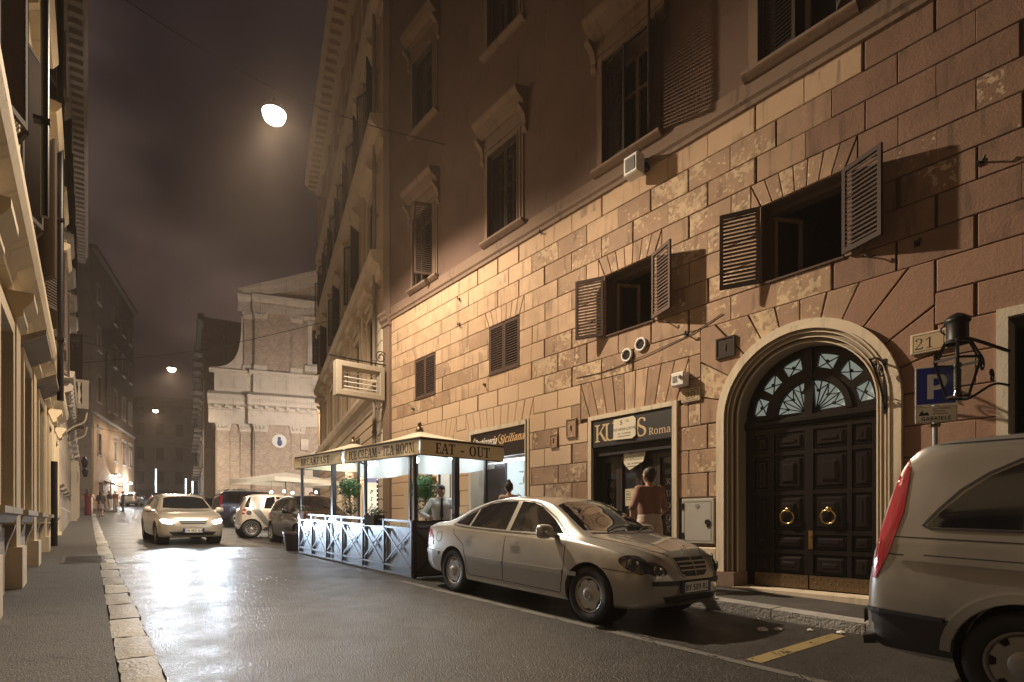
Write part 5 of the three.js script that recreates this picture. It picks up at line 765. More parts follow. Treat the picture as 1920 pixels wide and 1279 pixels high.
const SALOON = {
  yT: [[-2.37, 0.6], [-2.34, 0.83], [-2.25, 0.985], [-2.02, 1.03], [-1.74, 1.06], [-1.56, 1.115], [-1.1, 1.315], [-0.75, 1.395], [-0.3, 1.43], [0.05, 1.422], [0.4, 1.372], [0.75, 1.215], [1.1, 1.03], [1.24, 0.985], [1.6, 0.925], [1.86, 0.86], [2.02, 0.785], [2.11, 0.68], [2.15, 0.55]],
  yb: [[-2.37, 0.5], [-2.32, 0.36], [-2.1, 0.27], [-1, 0.2], [1, 0.19], [1.8, 0.2], [2.05, 0.23], [2.11, 0.29], [2.15, 0.4]],
  W: [[-2.37, 0.5], [-2.34, 0.63], [-2.22, 0.76], [-1.9, 0.84], [-1.3, 0.865], [0, 0.868], [1.3, 0.862], [1.7, 0.825], [1.92, 0.74], [2.06, 0.6], [2.15, 0.38]],
  yS: [[0, 0.6]], yB: [[-2.37, 0.57], [-2.33, 0.8], [-2.2, 0.93], [-1.7, 0.965], [-1, 0.955], [0, 0.93], [0.9, 0.905], [1.3, 0.875], [1.7, 0.81], [1.95, 0.72], [2.1, 0.62], [2.15, 0.53]],
  dB: [[-2.37, 0.02], [-2, 0.06], [0, 0.065], [1.4, 0.07], [2.0, 0.05], [2.15, 0.02]],
  WT: [[-2.37, 0.38], [-2.2, 0.64], [-1.8, 0.71], [-1.5, 0.655], [-0.8, 0.56], [0, 0.555], [0.4, 0.56], [0.9, 0.635], [1.2, 0.7], [1.6, 0.66], [1.9, 0.55], [2.1, 0.38], [2.15, 0.28]],
  cr: [[-2.37, 0.02], [-1.8, 0.035], [-0.8, 0.06], [0.3, 0.06], [1.2, 0.05], [2, 0.04], [2.15, 0.015]],
  axles: [1.3575, -1.3575], arch: 0.348, wr: 0.316, ww: 0.2, hw: 0.866, wheel: 'cap', wheelM: mat([0.44, 0.42, 0.4], 0.42, 0.55), nS: 84, np: 34, paint: paint([0.42, 0.4, 0.37]),
  side: [[[0.86, 0.97], [0.62, 1.125], [0.3, 1.29], [0.12, 1.335], [-0.1, 1.35], [-0.1, 0.965]], [[-0.19, 0.968], [-0.19, 1.352], [-0.5, 1.345], [-0.78, 1.305], [-0.98, 1.24], [-1.0, 0.985]], [[-1.05, 0.99], [-1.03, 1.215], [-1.2, 1.14], [-1.36, 1.05], [-1.4, 1.01]]],
  trim: [[[0.95, 0.945], [0.3, 0.94], [-0.5, 0.948], [-1.1, 0.965], [-1.46, 0.995], [-1.36, 1.075], [-1.18, 1.175], [-0.95, 1.275], [-0.7, 1.345], [-0.4, 1.372], [0, 1.37], [0.25, 1.328], [0.6, 1.16], [0.95, 0.945]]], trimM: mat([0.05, 0.048, 0.045], 0.35, 0.4),
  seams: [[[0.96, 0.95], [0.985, 0.6], [0.93, 0.29]], [[-0.145, 0.94], [-0.15, 0.3], [0.93, 0.285]], [[-1.42, 1.0], [-1.36, 0.86], [-1.1, 0.72], [-1.0, 0.5], [-0.98, 0.36], [-0.92, 0.3], [-0.15, 0.3]], Array.from({ length: 15 }, (_, i) => [-1.78 + 0.085 * Math.cos(i * 0.449), 0.8 + 0.08 * Math.sin(i * 0.449)]), [[1.56, 0.63], [2.0, 0.6]], [[-2.28, 0.62], [-1.74, 0.56]]],
  rub: [[[-0.98, 0.545], [-0.16, 0.535]], [[-0.13, 0.535], [0.965, 0.53]], [[1.0, 0.53], [1.2, 0.53]], [[1.68, 0.56], [1.95, 0.55]], [[-2.2, 0.56], [-1.75, 0.55]]],
  sill: [[[-0.98, 0.245], [0.99, 0.235]]], handles: [[-1.02, 0.83], [0.02, 0.815]], handleM: null,
  headlights: [{ ang: 0.6, at: [1.98, 0.63], m: M.lampDark, pts: Array.from({ length: 40 }, (_, i) => { const a = i / 40 * 6.283, bx = Math.cos(a), by = Math.sin(a), w = bx > 0 ? 0.1 : 0.085, pinch = 1 - 0.28 * Math.exp(-((bx + 0.15) ** 2) / 0.05); return [0.02 + 0.25 * bx, 0.672 + w * by * pinch + 0.055 * bx]; }), rings: [[0.13, 0.695, 0.07], [-0.12, 0.64, 0.055]], rm: mat([0.2, 0.19, 0.18], 0.15, 0.9) }],
  tails: [{ ang: 0.8, at: [2.2, 0.72], pts: [[-0.2, 0.9], [0.1, 0.9], [0.24, 0.8], [0.27, 0.66], [0.1, 0.62], [-0.18, 0.64]] }],
  mirror: [0.74, 0.99, 0.95, 1.1],
  screen: [[1.07, -0.62], [1.15, -0.35], [1.175, 0], [1.15, 0.35], [1.07, 0.62], [0.52, 0.525], [0.46, 0.3], [0.44, 0], [0.46, -0.3], [0.52, -0.525]],
  back: [[-1.03, -0.5], [-1.0, 0], [-1.03, 0.5], [-1.53, 0.62], [-1.6, 0.3], [-1.61, 0], [-1.6, -0.3], [-1.53, -0.62]],
  front: [
    { name: 'grille_frame', pts: [[-0.3, 0.775], [0.3, 0.775], [0.26, 0.6], [0.18, 0.55], [-0.18, 0.55], [-0.26, 0.6]], m: M.alloy, off: 0.012 }, { name: 'grille', pts: [[-0.275, 0.76], [0.275, 0.76], [0.24, 0.61], [0.17, 0.565], [-0.17, 0.565], [-0.24, 0.61]], m: M.plastic, off: 0.016 },
    { name: 'grille_bar', lines: [[[-0.262, 0.72], [0.262, 0.72]], [[-0.255, 0.675], [0.255, 0.675]], [[-0.245, 0.63], [0.245, 0.63]]], w: 0.014, off: 0.026, m: M.alloy }, { name: 'grille_spine', lines: [[[0, 0.565], [0, 0.76]]], w: 0.012, off: 0.03, m: M.alloy },
    { name: 'lower_intake', pts: [[-0.5, 0.36], [0.5, 0.36], [0.44, 0.28], [-0.44, 0.28]], m: M.plastic, off: 0.004 }, { name: 'bumper_strip', lines: [[[-0.62, 0.5], [0.62, 0.5]]], w: 0.05, off: 0.016, m: M.plastic },
    { name: 'bonnet_gap', lines: [[[1.22, -0.68], [1.6, -0.6], [1.9, -0.46], [2.02, -0.3]], [[1.22, 0.68], [1.6, 0.6], [1.9, 0.46], [2.02, 0.3]]], w: 0.012, off: 0.002, m: M.seam, P: TOP }, { name: 'bonnet_crease', lines: [[[1.3, -0.33], [1.95, -0.22]], [[1.3, 0.33], [1.95, 0.22]]], w: 0.03, off: 0.006, m: null, P: TOP }, { name: 'scuttle', lines: [[[1.17, -0.6], [1.235, -0.3], [1.255, 0], [1.235, 0.3], [1.17, 0.6]]], w: 0.05, off: 0.004, m: M.plastic, P: TOP }
  ],
  plates: [{ txt: 'BY 509 RL', pos: [2.185, 0.45, 0] }],
  extra(t, c) {
    mesh('bonnet_star', [new THREE.TorusGeometry(0.034, 0.004, 6, 20).rotateY(Math.PI / 2).translate(2.0, 0.85, 0), M.star(0.033, 0.004).rotateY(Math.PI / 2).translate(1.998, 0.85, 0), cyl(V(2.0, 0.78, 0), V(2.0, 0.82, 0), 0.006)], M.chrome, t);
    mesh('wiper', [tube([V(1.2, 1.0, 0.35), V(1.13, 1.05, 0.1), V(1.14, 1.055, -0.25)], 0.009, 16, 5), tube([V(1.22, 0.995, -0.2), V(1.14, 1.045, -0.4), V(1.11, 1.05, -0.56)], 0.009, 16, 5)], M.plastic, t);
    mesh('aerial', cyl(V(-0.75, 1.39, 0), V(-0.9, 1.47, 0), 0.012, 0.006), M.plastic, t);
    for (const [nm, y, z, h] of [['dash_board', 0.98, 0, 0]]) { }
  }
};
SALOON.handleM = SALOON.paint; SALOON.front[7].m = SALOON.paint;
car(SALOON, 'silver_saloon', 'silver saloon car parked before the black shop front', 'car', 5.45, 5.70, -Math.PI / 2);

// van at the right edge, rear three-quarter
const VAN = {
  yT: [[-2.36, 0.62], [-2.34, 0.8], [-2.31, 1.05], [-2.23, 1.45], [-2.13, 1.72], [-2.03, 1.80], [-1.8, 1.845], [-0.8, 1.885], [0.4, 1.87], [0.9, 1.8], [1.3, 1.55], [1.75, 1.2], [1.95, 1.08], [2.25, 0.9], [2.36, 0.7], [2.39, 0.5]],
  yb: [[-2.36, 0.5], [-2.3, 0.3], [-2.0, 0.25], [1.9, 0.22], [2.3, 0.28], [2.39, 0.42]],
  W: [[-2.36, 0.8], [-2.33, 0.88], [-2.22, 0.935], [-1.8, 0.95], [1.4, 0.95], [2.0, 0.87], [2.28, 0.66], [2.39, 0.4]],
  yS: [[0, 0.8]], yB: [[-2.36, 0.58], [-2.33, 0.78], [-2.28, 1.06], [-2.1, 1.1], [0.5, 1.1], [1.6, 1.06], [1.95, 1.0], [2.25, 0.82], [2.39, 0.48]],
  dB: [[-2.36, 0.01], [-2, 0.025], [1.5, 0.03], [2.39, 0.01]],
  WT: [[-2.36, 0.66], [-2.3, 0.82], [-2.1, 0.79], [-1.9, 0.8], [0.5, 0.79], [1.3, 0.78], [1.9, 0.78], [2.39, 0.3]], cr: [[-2.36, 0.02], [-2.1, 0.06], [-1, 0.08], [0.6, 0.08], [1.6, 0.05], [2.39, 0.02]],
  axles: [1.62, -1.43], arch: 0.375, wr: 0.335, ww: 0.22, hw: 0.948, wheel: 'cap2', wheelM: mat([0.34, 0.33, 0.32], 0.45, 0.6), nS: 70, np: 34, paint: paint([0.4, 0.38, 0.355]),
  side: [[[-1.96, 1.19], [-1.975, 1.21], [-1.9, 1.3], [-1.78, 1.43], [-1.65, 1.54], [-1.5, 1.62], [-1.32, 1.675], [-1.1, 1.705], [-0.6, 1.72], [0.2, 1.71], [0.2, 1.19]], [[0.3, 1.19], [0.3, 1.7], [0.75, 1.66], [1.05, 1.5], [1.42, 1.19]]],
  trim: [[[0.2, 1.178], [-1.95, 1.178], [-2.0, 1.2], [-1.92, 1.31], [-1.8, 1.45], [-1.66, 1.56], [-1.5, 1.645], [-1.3, 1.7], [-1.1, 1.73], [-0.6, 1.745], [0.2, 1.74]]], trimM: M.plastic,
  seams: [[[-2.26, 1.115], [-1.5, 1.105], [0.25, 1.1]], [[-2.3, 0.99], [-2.1, 0.985]], [[0.25, 1.75], [0.25, 0.35]], [[-0.75, 0.95], [-0.75, 0.35]], [[-2.02, 1.772], [-1.9, 1.775], [-0.5, 1.8], [0.6, 1.79]], [[-2.335, 0.56], [-1.8, 0.55], [-1.76, 0.5]]],
  rub: null, tails: [{ side: 1, pts: [[-2.17, 1.62], [-2.125, 1.68], [-2.11, 1.6], [-2.125, 1.3], [-2.19, 1.0], [-2.275, 0.8], [-2.305, 0.8], [-2.28, 1.1]] }],
  screen: [[1.7, -0.7], [1.82, 0], [1.7, 0.7], [1.02, 0.68], [0.96, 0], [1.02, -0.68]], back: [[-0.72, 1.16], [0.72, 1.16], [0.66, 1.66], [-0.66, 1.66]], backP: REAR, mirror: [1.25, 1.2, 1.12, 1.3], mirrorM: M.plastic,
  front: [{ name: 'rear_step', lines: [[[-0.86, 0.5], [0.86, 0.5]]], w: 0.1, off: 0.03, P: REAR, m: M.plastic }],
  plates: [], headlights: [{ ang: 0.5, at: [2.2, 0.65], pts: [[-0.2, 0.9], [0.15, 0.95], [0.25, 0.8], [-0.15, 0.72]] }],
  extra(t, c) {
    for (const z of [-1, 1]) {
      mesh('lower_cladding', [patch(c, [[-2.34, 0.3], [-2.34, 0.56], [-1.84, 0.545], [-1.79, 0.42], [-1.8, 0.3]], SIDE(z), 0.012), patch(c, [[-1.06, 0.3], [-1.04, 0.42], [-0.98, 0.46], [1.2, 0.44], [1.25, 0.3]], SIDE(z), 0.01)], M.plastic, t);
      mesh('bumper_step', stripe(c, [[-2.33, 0.575], [-1.85, 0.56]], 0.03, SIDE(z), 0.03, 0.05, 0.03), M.plastic, t);
      mesh('door_rail', stripe(c, [[-1.98, 0.985], [-0.75, 0.965], [0.2, 0.95]], 0.024, SIDE(z), 0.004), M.seam, t);
      mesh('rail_shoulder', patch(c, [[-2.14, 0.95], [-2.08, 0.99], [0.2, 0.955], [1.2, 0.94], [1.2, 0.89], [0.2, 0.9]], SIDE(z), 0.018), VAN.paint, t);
      mesh('arch_lip', stripe(c, Array.from({ length: 17 }, (_, i) => [-1.43 + 0.41 * Math.cos(i / 16 * Math.PI), 0.35 + 0.41 * Math.sin(i / 16 * Math.PI)]), 0.06, SIDE(z), 0.016, 0.06, 0.016), VAN.paint, t);
      mesh('reverse_lamp', patch(c, [[-2.325, 0.92], [-2.3, 1.05], [-2.265, 1.08], [-2.285, 0.96], [-2.32, 0.86]], SIDE(z), 0.011), M.lampGlass, t);
    }
  }
};
car(VAN, 'silver_van', 'silver van with red tail lamp at the right edge', 'van', 5.66, -0.70, -Math.PI / 2);
// moving car, seen from the front, headlamps lit
const beamM = glowMat([0.86, 0.94, 1], 26);
const CAB = { ...SALOON, paint: paint([0.62, 0.56, 0.47]), wheel: 'spoke', nS: 60, np: 26, sill: null, trim: null, rub: null, plates: [{ txt: 'CN 482 GA', pos: [2.19, 0.42, 0] }], extra: null, wheelM: M.alloy,
  yT: [[-2.3, 0.6], [-2.28, 1.0], [-2.15, 1.22], [-1.9, 1.36], [-1.2, 1.45], [-0.3, 1.47], [0.05, 1.455], [0.4, 1.4], [0.75, 1.24], [1.1, 1.05], [1.24, 1.0], [1.6, 0.95], [1.88, 0.88], [2.03, 0.8], [2.11, 0.69], [2.15, 0.55]],
  yb: [[-2.3, 0.5], [-2.2, 0.3], [-1, 0.2], [1, 0.19], [1.8, 0.2], [2.05, 0.23], [2.15, 0.4]], W: [[-2.3, 0.6], [-2.2, 0.78], [-1.9, 0.84], [0, 0.868], [1.3, 0.862], [1.75, 0.83], [1.96, 0.75], [2.08, 0.62], [2.15, 0.42]],
  yB: [[-2.3, 0.58], [-2.2, 0.93], [-1.7, 0.96], [0, 0.93], [0.9, 0.905], [1.3, 0.9], [1.7, 0.84], [1.95, 0.76], [2.1, 0.64], [2.15, 0.53]], dB: [[-2.3, 0.02], [-2, 0.06], [1.4, 0.06], [2.15, 0.02]], WT: [[-2.3, 0.4], [-2.15, 0.62], [-1.8, 0.58], [0, 0.57], [0.4, 0.575], [0.9, 0.65], [1.2, 0.72], [1.6, 0.68], [1.9, 0.58], [2.15, 0.3]], cr: [[-2.3, 0.02], [-1, 0.07], [0.3, 0.07], [1.2, 0.05], [2.15, 0.015]],
  side: [[[0.86, 0.97], [0.3, 1.3], [-0.1, 1.37], [-0.1, 0.965]], [[-0.19, 0.968], [-0.19, 1.372], [-0.95, 1.36], [-1.0, 0.985]], [[-1.06, 0.99], [-1.05, 1.36], [-1.7, 1.28], [-1.95, 1.05]]], seams: [[[0.96, 0.95], [0.985, 0.6], [0.93, 0.29]], [[-0.145, 0.94], [-0.15, 0.3], [0.93, 0.285]]],
  back: [[-0.5, 1.0], [0.5, 1.0], [0.45, 1.3], [-0.45, 1.3]], backP: REAR, tails: [{ ang: 0.7, at: [2.2, 0.7], pts: [[-0.1, 1.0], [0.1, 1.0], [0.14, 0.7], [-0.1, 0.7]] }],
  headlights: [{ ang: 0.45, at: [2.03, 0.6], on: 1, m: beamM, pts: [[-0.16, 0.66], [-0.1, 0.6], [0.14, 0.62], [0.24, 0.7], [0.18, 0.74], [-0.02, 0.72]] }],
  front: [{ name: 'grille', pts: [[-0.36, 0.7], [0.36, 0.7], [0.3, 0.6], [-0.3, 0.6]], m: M.plastic, off: 0.006 }, { name: 'grille_bar', lines: [[[-0.34, 0.65], [0.34, 0.65]]], w: 0.016, off: 0.014, m: M.alloy }, { name: 'lower_intake', pts: [[-0.6, 0.38], [0.6, 0.38], [0.5, 0.27], [-0.5, 0.27]], m: M.plastic, off: 0.004 }] };
const CABX = 3.12, CABS = 20.3, CABT = -Math.PI / 2;
car(CAB, 'moving_estate_car', 'pale estate car driving towards the viewer with headlamps lit', 'car', CABX, CABS, CABT);
for (const z of [-1, 1]) {                                           // dipped beams from the two lamps
  const l = new THREE.SpotLight(lin([0.7, 0.85, 1]), 52, 0, 0.6, 0.9); l.position.set(CABX + z * 0.6, G(CABS - 2.2) + 0.69, -(CABS - 2.24)); l.target.position.set(CABX + z * 0.6 + (z > 0 ? 1.1 : -0.1), G(9) + 0.0, -9.5); l.castShadow = true; l.shadow.radius = 4; scene.add(l, l.target);
}
// parked compact, front to the viewer
const HATCH = { ...CAB, paint: paint([0.03, 0.026, 0.024]), wheel: 'spoke', plates: [], side: [[[0.86, 1.0], [0.3, 1.32], [-0.1, 1.38], [-0.1, 0.99]], [[-0.19, 0.99], [-0.19, 1.382], [-0.95, 1.34], [-1.2, 1.1], [-1.1, 1.0]]], axles: [1.25, -1.2],
  yT: [[-1.85, 0.6], [-1.83, 0.95], [-1.7, 1.15], [-1.4, 1.36], [-0.9, 1.48], [-0.2, 1.51], [0.2, 1.48], [0.5, 1.38], [0.85, 1.18], [1.15, 1.05], [1.5, 0.98], [1.78, 0.88], [1.9, 0.72], [1.93, 0.55]], yb: [[-1.85, 0.5], [-1.7, 0.28], [0, 0.2], [1.6, 0.22], [1.85, 0.3], [1.93, 0.42]], W: [[-1.85, 0.6], [-1.7, 0.76], [-1.3, 0.84], [0, 0.86], [1.3, 0.85], [1.6, 0.8], [1.82, 0.66], [1.93, 0.42]], hw: 0.858,
  yB: [[-1.85, 0.58], [-1.75, 0.9], [-1.4, 0.98], [0, 0.95], [0.9, 0.93], [1.4, 0.86], [1.75, 0.74], [1.93, 0.53]], WT: [[-1.85, 0.4], [-1.6, 0.62], [-1, 0.58], [0.4, 0.58], [0.9, 0.66], [1.2, 0.72], [1.6, 0.62], [1.93, 0.3]], dB: [[-1.85, 0.02], [-1, 0.06], [1.4, 0.06], [1.93, 0.02]], cr: [[-1.85, 0.02], [-1, 0.07], [0.3, 0.07], [1.2, 0.05], [1.93, 0.015]],
  headlights: [{ ang: 0.5, at: [1.78, 0.62], m: M.lampGlass, pts: [[-0.12, 0.66], [-0.08, 0.58], [0.12, 0.6], [0.2, 0.7], [0.16, 0.84], [0, 0.78]] }], tails: [{ ang: 0.7, at: [1.7, 0.7], pts: [[-0.1, 1.0], [0.1, 1.0], [0.14, 0.7], [-0.1, 0.7]] }], screen: [[1.02, -0.62], [1.1, 0], [1.02, 0.62], [0.52, 0.53], [0.46, 0], [0.52, -0.53]],
  front: [{ name: 'grille', pts: [[-0.36, 0.64], [0.36, 0.64], [0.3, 0.55], [-0.3, 0.55]], m: M.plastic, off: 0.006 }, { name: 'lower_intake', pts: [[-0.5, 0.4], [0.5, 0.4], [0.42, 0.3], [-0.42, 0.3]], m: M.seam, off: 0.004 }], mirror: [0.7, 1.02, 0.97, 1] };
car(HATCH, 'black_hatchback', 'black hatchback parked beyond the terrace barrier', 'car', 6.25, 17.7, -Math.PI / 2);
// two-seater with grey safety cell
const grey = paint([0.2, 0.2, 0.19]);
const MICRO = { ...HATCH, paint: paint([0.66, 0.6, 0.52]), axles: [0.92, -0.92], wheel: 'spoke12', arch: 0.33, wr: 0.29, hw: 0.77, nS: 56,
  yT: [[-1.28, 0.55], [-1.26, 0.9], [-1.16, 1.2], [-1.02, 1.44], [-0.7, 1.53], [-0.1, 1.55], [0.25, 1.5], [0.55, 1.32], [0.85, 1.05], [1.0, 0.95], [1.15, 0.86], [1.25, 0.7], [1.28, 0.5]], yb: [[-1.28, 0.45], [-1.2, 0.3], [0, 0.22], [1.1, 0.25], [1.28, 0.4]], W: [[-1.28, 0.58], [-1.18, 0.7], [-0.8, 0.775], [0.8, 0.77], [1.1, 0.68], [1.28, 0.45]],
  yB: [[-1.28, 0.53], [-1.18, 0.95], [-0.9, 1.0], [0.5, 0.95], [0.9, 0.88], [1.15, 0.76], [1.28, 0.48]], WT: [[-1.28, 0.4], [-1.1, 0.58], [-0.7, 0.54], [0.2, 0.54], [0.8, 0.6], [1.28, 0.3]], dB: [[-1.28, 0.02], [-0.8, 0.06], [0.8, 0.05], [1.28, 0.02]], cr: [[-1.28, 0.02], [-0.8, 0.06], [0.3, 0.06], [1.28, 0.02]],
  side: [[[-0.52, 1.0], [-0.42, 1.38], [-0.15, 1.43], [-0.13, 0.99]], [[-0.09, 0.99], [-0.1, 1.43], [0.2, 1.39], [0.5, 1.2], [0.72, 1.0]], [[-1.14, 1.02], [-1.0, 1.38], [-0.86, 1.42], [-0.98, 1.02]]], seams: [[[-0.6, 0.98], [0.7, 0.96]], [[0.72, 0.95], [0.62, 0.4]]], trim: null, handles: [],
  twoTone: [['safety_cell', [[-0.92, 1.45], [-0.98, 1.0], [-0.55, 0.5], [-0.42, 0.36], [0.5, 0.36], [0.5, 0.42], [-0.32, 0.46], [-0.66, 0.98], [-0.58, 1.43]], grey, 'side', 0.006], ['fuel_cap', Array.from({ length: 16 }, (_, i) => [-1.0 + 0.085 * Math.cos(i * 0.393), 0.84 + 0.085 * Math.sin(i * 0.393)]), M.plastic, 'side', 0.006], ['lower_skirt', [[-0.55, 0.26], [-0.5, 0.35], [0.52, 0.35], [0.55, 0.26]], M.plastic, 'side', 0.006]],
  headlights: [{ ang: 0.5, at: [1.15, 0.5], pts: [[-0.1, 0.7], [0.08, 0.66], [0.14, 0.82], [0, 0.84]] }], tails: [{ ang: 0.75, at: [1.15, 0.62], pts: [[0.02, 1.0], [0.12, 0.96], [0.1, 0.9], [0.0, 0.9]] }, { ang: 0.75, at: [1.15, 0.62], pts: [[0.02, 0.86], [0.1, 0.82], [0.04, 0.78], [-0.04, 0.8]] }], screen: [[0.82, -0.55], [0.88, 0], [0.82, 0.55], [0.42, 0.5], [0.38, 0], [0.42, -0.5]], back: [[-0.5, 1.05], [0.5, 1.05], [0.44, 1.38], [-0.44, 1.38]], front: [], mirror: [0.6, 1.02, 0.86, 1], mirrorM: M.plastic };
car(MICRO, 'two_seater_car', 'cream two seater car with a grey safety cell', 'car', 6.3, 21.3, -0.1);
const OFFR = { ...HATCH, paint: paint([0.022, 0.026, 0.06]), axles: [1.3, -1.3], wheel: 'spoke', arch: 0.4, wr: 0.37, hw: 0.9, nS: 44, plates: [], yb: [[-2.2, 0.5], [-2, 0.4], [0, 0.32], [1.9, 0.36], [2.2, 0.5]],
  yT: [[-2.2, 0.7], [-2.18, 1.1], [-2.05, 1.5], [-1.85, 1.72], [-1, 1.78], [0.1, 1.77], [0.4, 1.68], [0.75, 1.42], [1.05, 1.2], [1.3, 1.12], [1.9, 1.05], [2.12, 0.9], [2.2, 0.6]], W: [[-2.2, 0.7], [-2.1, 0.85], [-1.6, 0.9], [1.5, 0.9], [2.0, 0.8], [2.2, 0.55]], yS: [[0, 0.85]], yB: [[-2.2, 0.68], [-2.1, 1.05], [-1, 1.12], [0.9, 1.1], [1.6, 1.0], [2.0, 0.9], [2.2, 0.58]], WT: [[-2.2, 0.5], [-2, 0.64], [0.3, 0.64], [1, 0.76], [1.8, 0.7], [2.2, 0.4]], dB: [[-2.2, 0.02], [0, 0.05], [2.2, 0.02]], cr: [[-2.2, 0.02], [-1, 0.06], [2.2, 0.03]],
  side: [[[-1.9, 1.18], [-1.8, 1.6], [-1.1, 1.65], [-1.08, 1.18]], [[-1.0, 1.18], [-1.02, 1.65], [-0.2, 1.65], [-0.18, 1.18]], [[-0.1, 1.18], [-0.1, 1.65], [0.25, 1.6], [0.85, 1.2]]], seams: [[[-0.14, 1.1], [-0.14, 0.45]], [[-1.03, 1.1], [-1.0, 0.8]]], handles: [], headlights: [{ ang: 0.5, at: [2.0, 0.7], pts: [[-0.1, 0.85], [0.1, 0.85], [0.1, 1.0], [-0.1, 1.0]] }], tails: [{ ang: 0.7, at: [2.1, 0.75], pts: [[-0.05, 1.5], [0.06, 1.5], [0.12, 0.9], [-0.02, 0.9]] }], screen: [[0.98, -0.66], [1.05, 0], [0.98, 0.66], [0.45, 0.58], [0.4, 0], [0.45, -0.58]], back: [[-0.6, 1.15], [0.6, 1.15], [0.52, 1.55], [-0.52, 1.55]], front: [], mirror: [0.75, 1.2, 1.0, 1.1],
  extra(t) { for (const z of [-1, 1]) mesh('roof_rail', [tube([V(-1.7, 1.72, z * 0.58), V(-1.5, 1.83, z * 0.58), V(0, 1.85, z * 0.58), V(0.2, 1.76, z * 0.58)], 0.02, 20, 6)], M.alloy, t); } };
car(OFFR, 'blue_off_roader', 'dark blue off-roader parked nose in beyond the two seater', 'car', 8.5, 31.4, 0.02);
const SAL2 = { ...CAB, paint: paint([0.02, 0.02, 0.025]), plates: [], headlights: [{ ang: 0.45, at: [2.03, 0.6], m: M.lampGlass, pts: CAB.headlights[0].pts }], nS: 40, np: 22 }, SAL3 = { ...SAL2, paint: paint([0.3, 0.28, 0.25]) }, SAL4 = { ...SAL2, paint: paint([0.6, 0.56, 0.5]) }, SAL5 = { ...SAL2, paint: paint([0.2, 0.03, 0.03]) };
car(SAL2, 'parked_car', 'black car parked behind the moving pale estate', 'car', 8.2, 37.5, 0.2);
car(SAL3, 'parked_car', 'silver car parked behind the blue off-roader', 'car', 12.6, 34.6, 0.25);
car(SAL2, 'parked_car', 'dark car parked by the foot of the church wall', 'car', 10.2, 44.5, 0.3);
car(SAL4, 'parked_car', 'pale car parked by the lit shops up the street', 'car', 6.75, 73.5, Math.PI / 2 - 0.27);
car(SAL2, 'parked_car', 'dark car in the row up the street, nearest the lit shops', 'car', 9.8, 76, Math.PI / 2 - 0.27);
car(SAL3, 'parked_car', 'grey car up the street between the lit columns', 'car', 12.2, 72, Math.PI / 2 - 0.27);
car(SAL5, 'parked_car', 'dark red car up the street near the church corner', 'car', 12.8, 62, Math.PI / 2 - 0.2);
// ---------------------------------------------------------------- the other buildings
const wallFrame = (name, label, x, s, phi, side) => thing(name, label, 'building', [x, 0, -s], side < 0 ? Math.PI / 2 - phi : -(Math.PI / 2 + phi));
// a storey window: frame, sill, hood, pane, shutters; x0 is its middle
function winPart(parent, c, yb, yt, hw, m, o = {}) {
  const w = mesh('window', [slab(rect(c - hw - 0.16, c + hw + 0.16, yb - 0.02, yt + 0.16), 0.001, o.d ?? 0.09, [rect(c - hw, c + hw, yb - 0.019, yt)])], m, parent);
  mesh('pane', box(c - hw, c + hw, yb, yt, o.in ?? -0.28, (o.in ?? -0.28) + 0.01), M.winGlass, w);
  if (o.mull) mesh('mullion', [box(c - 0.03, c + 0.03, yb, yt, -0.27, -0.23), box(c - hw, c + hw, yt - 0.6, yt - 0.55, -0.27, -0.24)], M.trimA, w);
  if (o.sill) mesh('sill', mould([[0, 0], [0.08, 0], [0.16, 0.06], [0.19, 0.08], [0.19, 0.13], [0, 0.13]], c - hw - 0.28, c + hw + 0.28, yb - 0.15, 0.002), m, w);
  if (o.hood) { const k = o.hood; mesh('hood', [mould([[0, 0], [0.1 * k, 0.03], [0.13 * k, 0.14], [0.32 * k, 0.22], [0.38 * k, 0.32], [0.38 * k, 0.4], [0, 0.46]], c - hw - 0.32, c + hw + 0.32, yt + 0.35, 0.002), box(c - hw - 0.2, c + hw + 0.2, yt + 0.161, yt + 0.35, 0.001, 0.06)], m, w); if (o.gable) mesh('gable', slab([[c - hw - 0.32, yt + 0.81], [c + hw + 0.32, yt + 0.81], [c, yt + 1.2]], 0.002, 0.3 * k), m, w); }
  if (o.console) for (const sd of [-1, 1]) mesh('console', slab([[0, 0], [0.06, 0.03], [0.12, 0.14], [0.08, 0.28], [0.14, 0.42], [0.3, 0.52], [0.3, 0.58], [0, 0.58]], -0.07, 0.07).rotateY(-Math.PI / 2).translate(c + sd * (hw + 0.24), yt - 0.22, 0.002), m, w);
  if (o.shut !== undefined) { const lw = hw - 0.005, h = yt - yb - 0.02, mm = o.sm || M.shutterDark; if (o.shut === 0) { shutter(w, mm, c - hw + 0.005, lw, h, yb + 0.01, -0.05, 0, 1); shutter(w, mm, c + hw - 0.005, lw, h, yb + 0.01, -0.052, 0, -1); } else { shutter(w, mm, c - hw, lw, h, yb + 0.01, 0.1, -o.shut * DEG, 1, 0.6); shutter(w, mm, c + hw, lw, h, yb + 0.01, 0.1, o.shut * DEG, -1, 0.6); } }
  return w;
}
const wallWith = (x0, x1, y0, y1, wins, z0 = -0.5, z1 = 0) => slab(rect(x0, x1, y0, y1), z0, z1, wins.map(([c, yb, yt, hw]) => rect(c - hw, c + hw, yb, yt)));
const pipe = (x, y0, y1, z, r) => [cyl(V(x, y0, z), V(x, y1, z), r, r, 12), ...Array.from({ length: Math.max(1, Math.floor((y1 - y0) / 2.4)) }, (_, i) => box(x - r - 0.02, x + r + 0.02, y0 + 1.2 + i * 2.4, y0 + 1.25 + i * 2.4, z - r - 0.07, z + r + 0.012))];
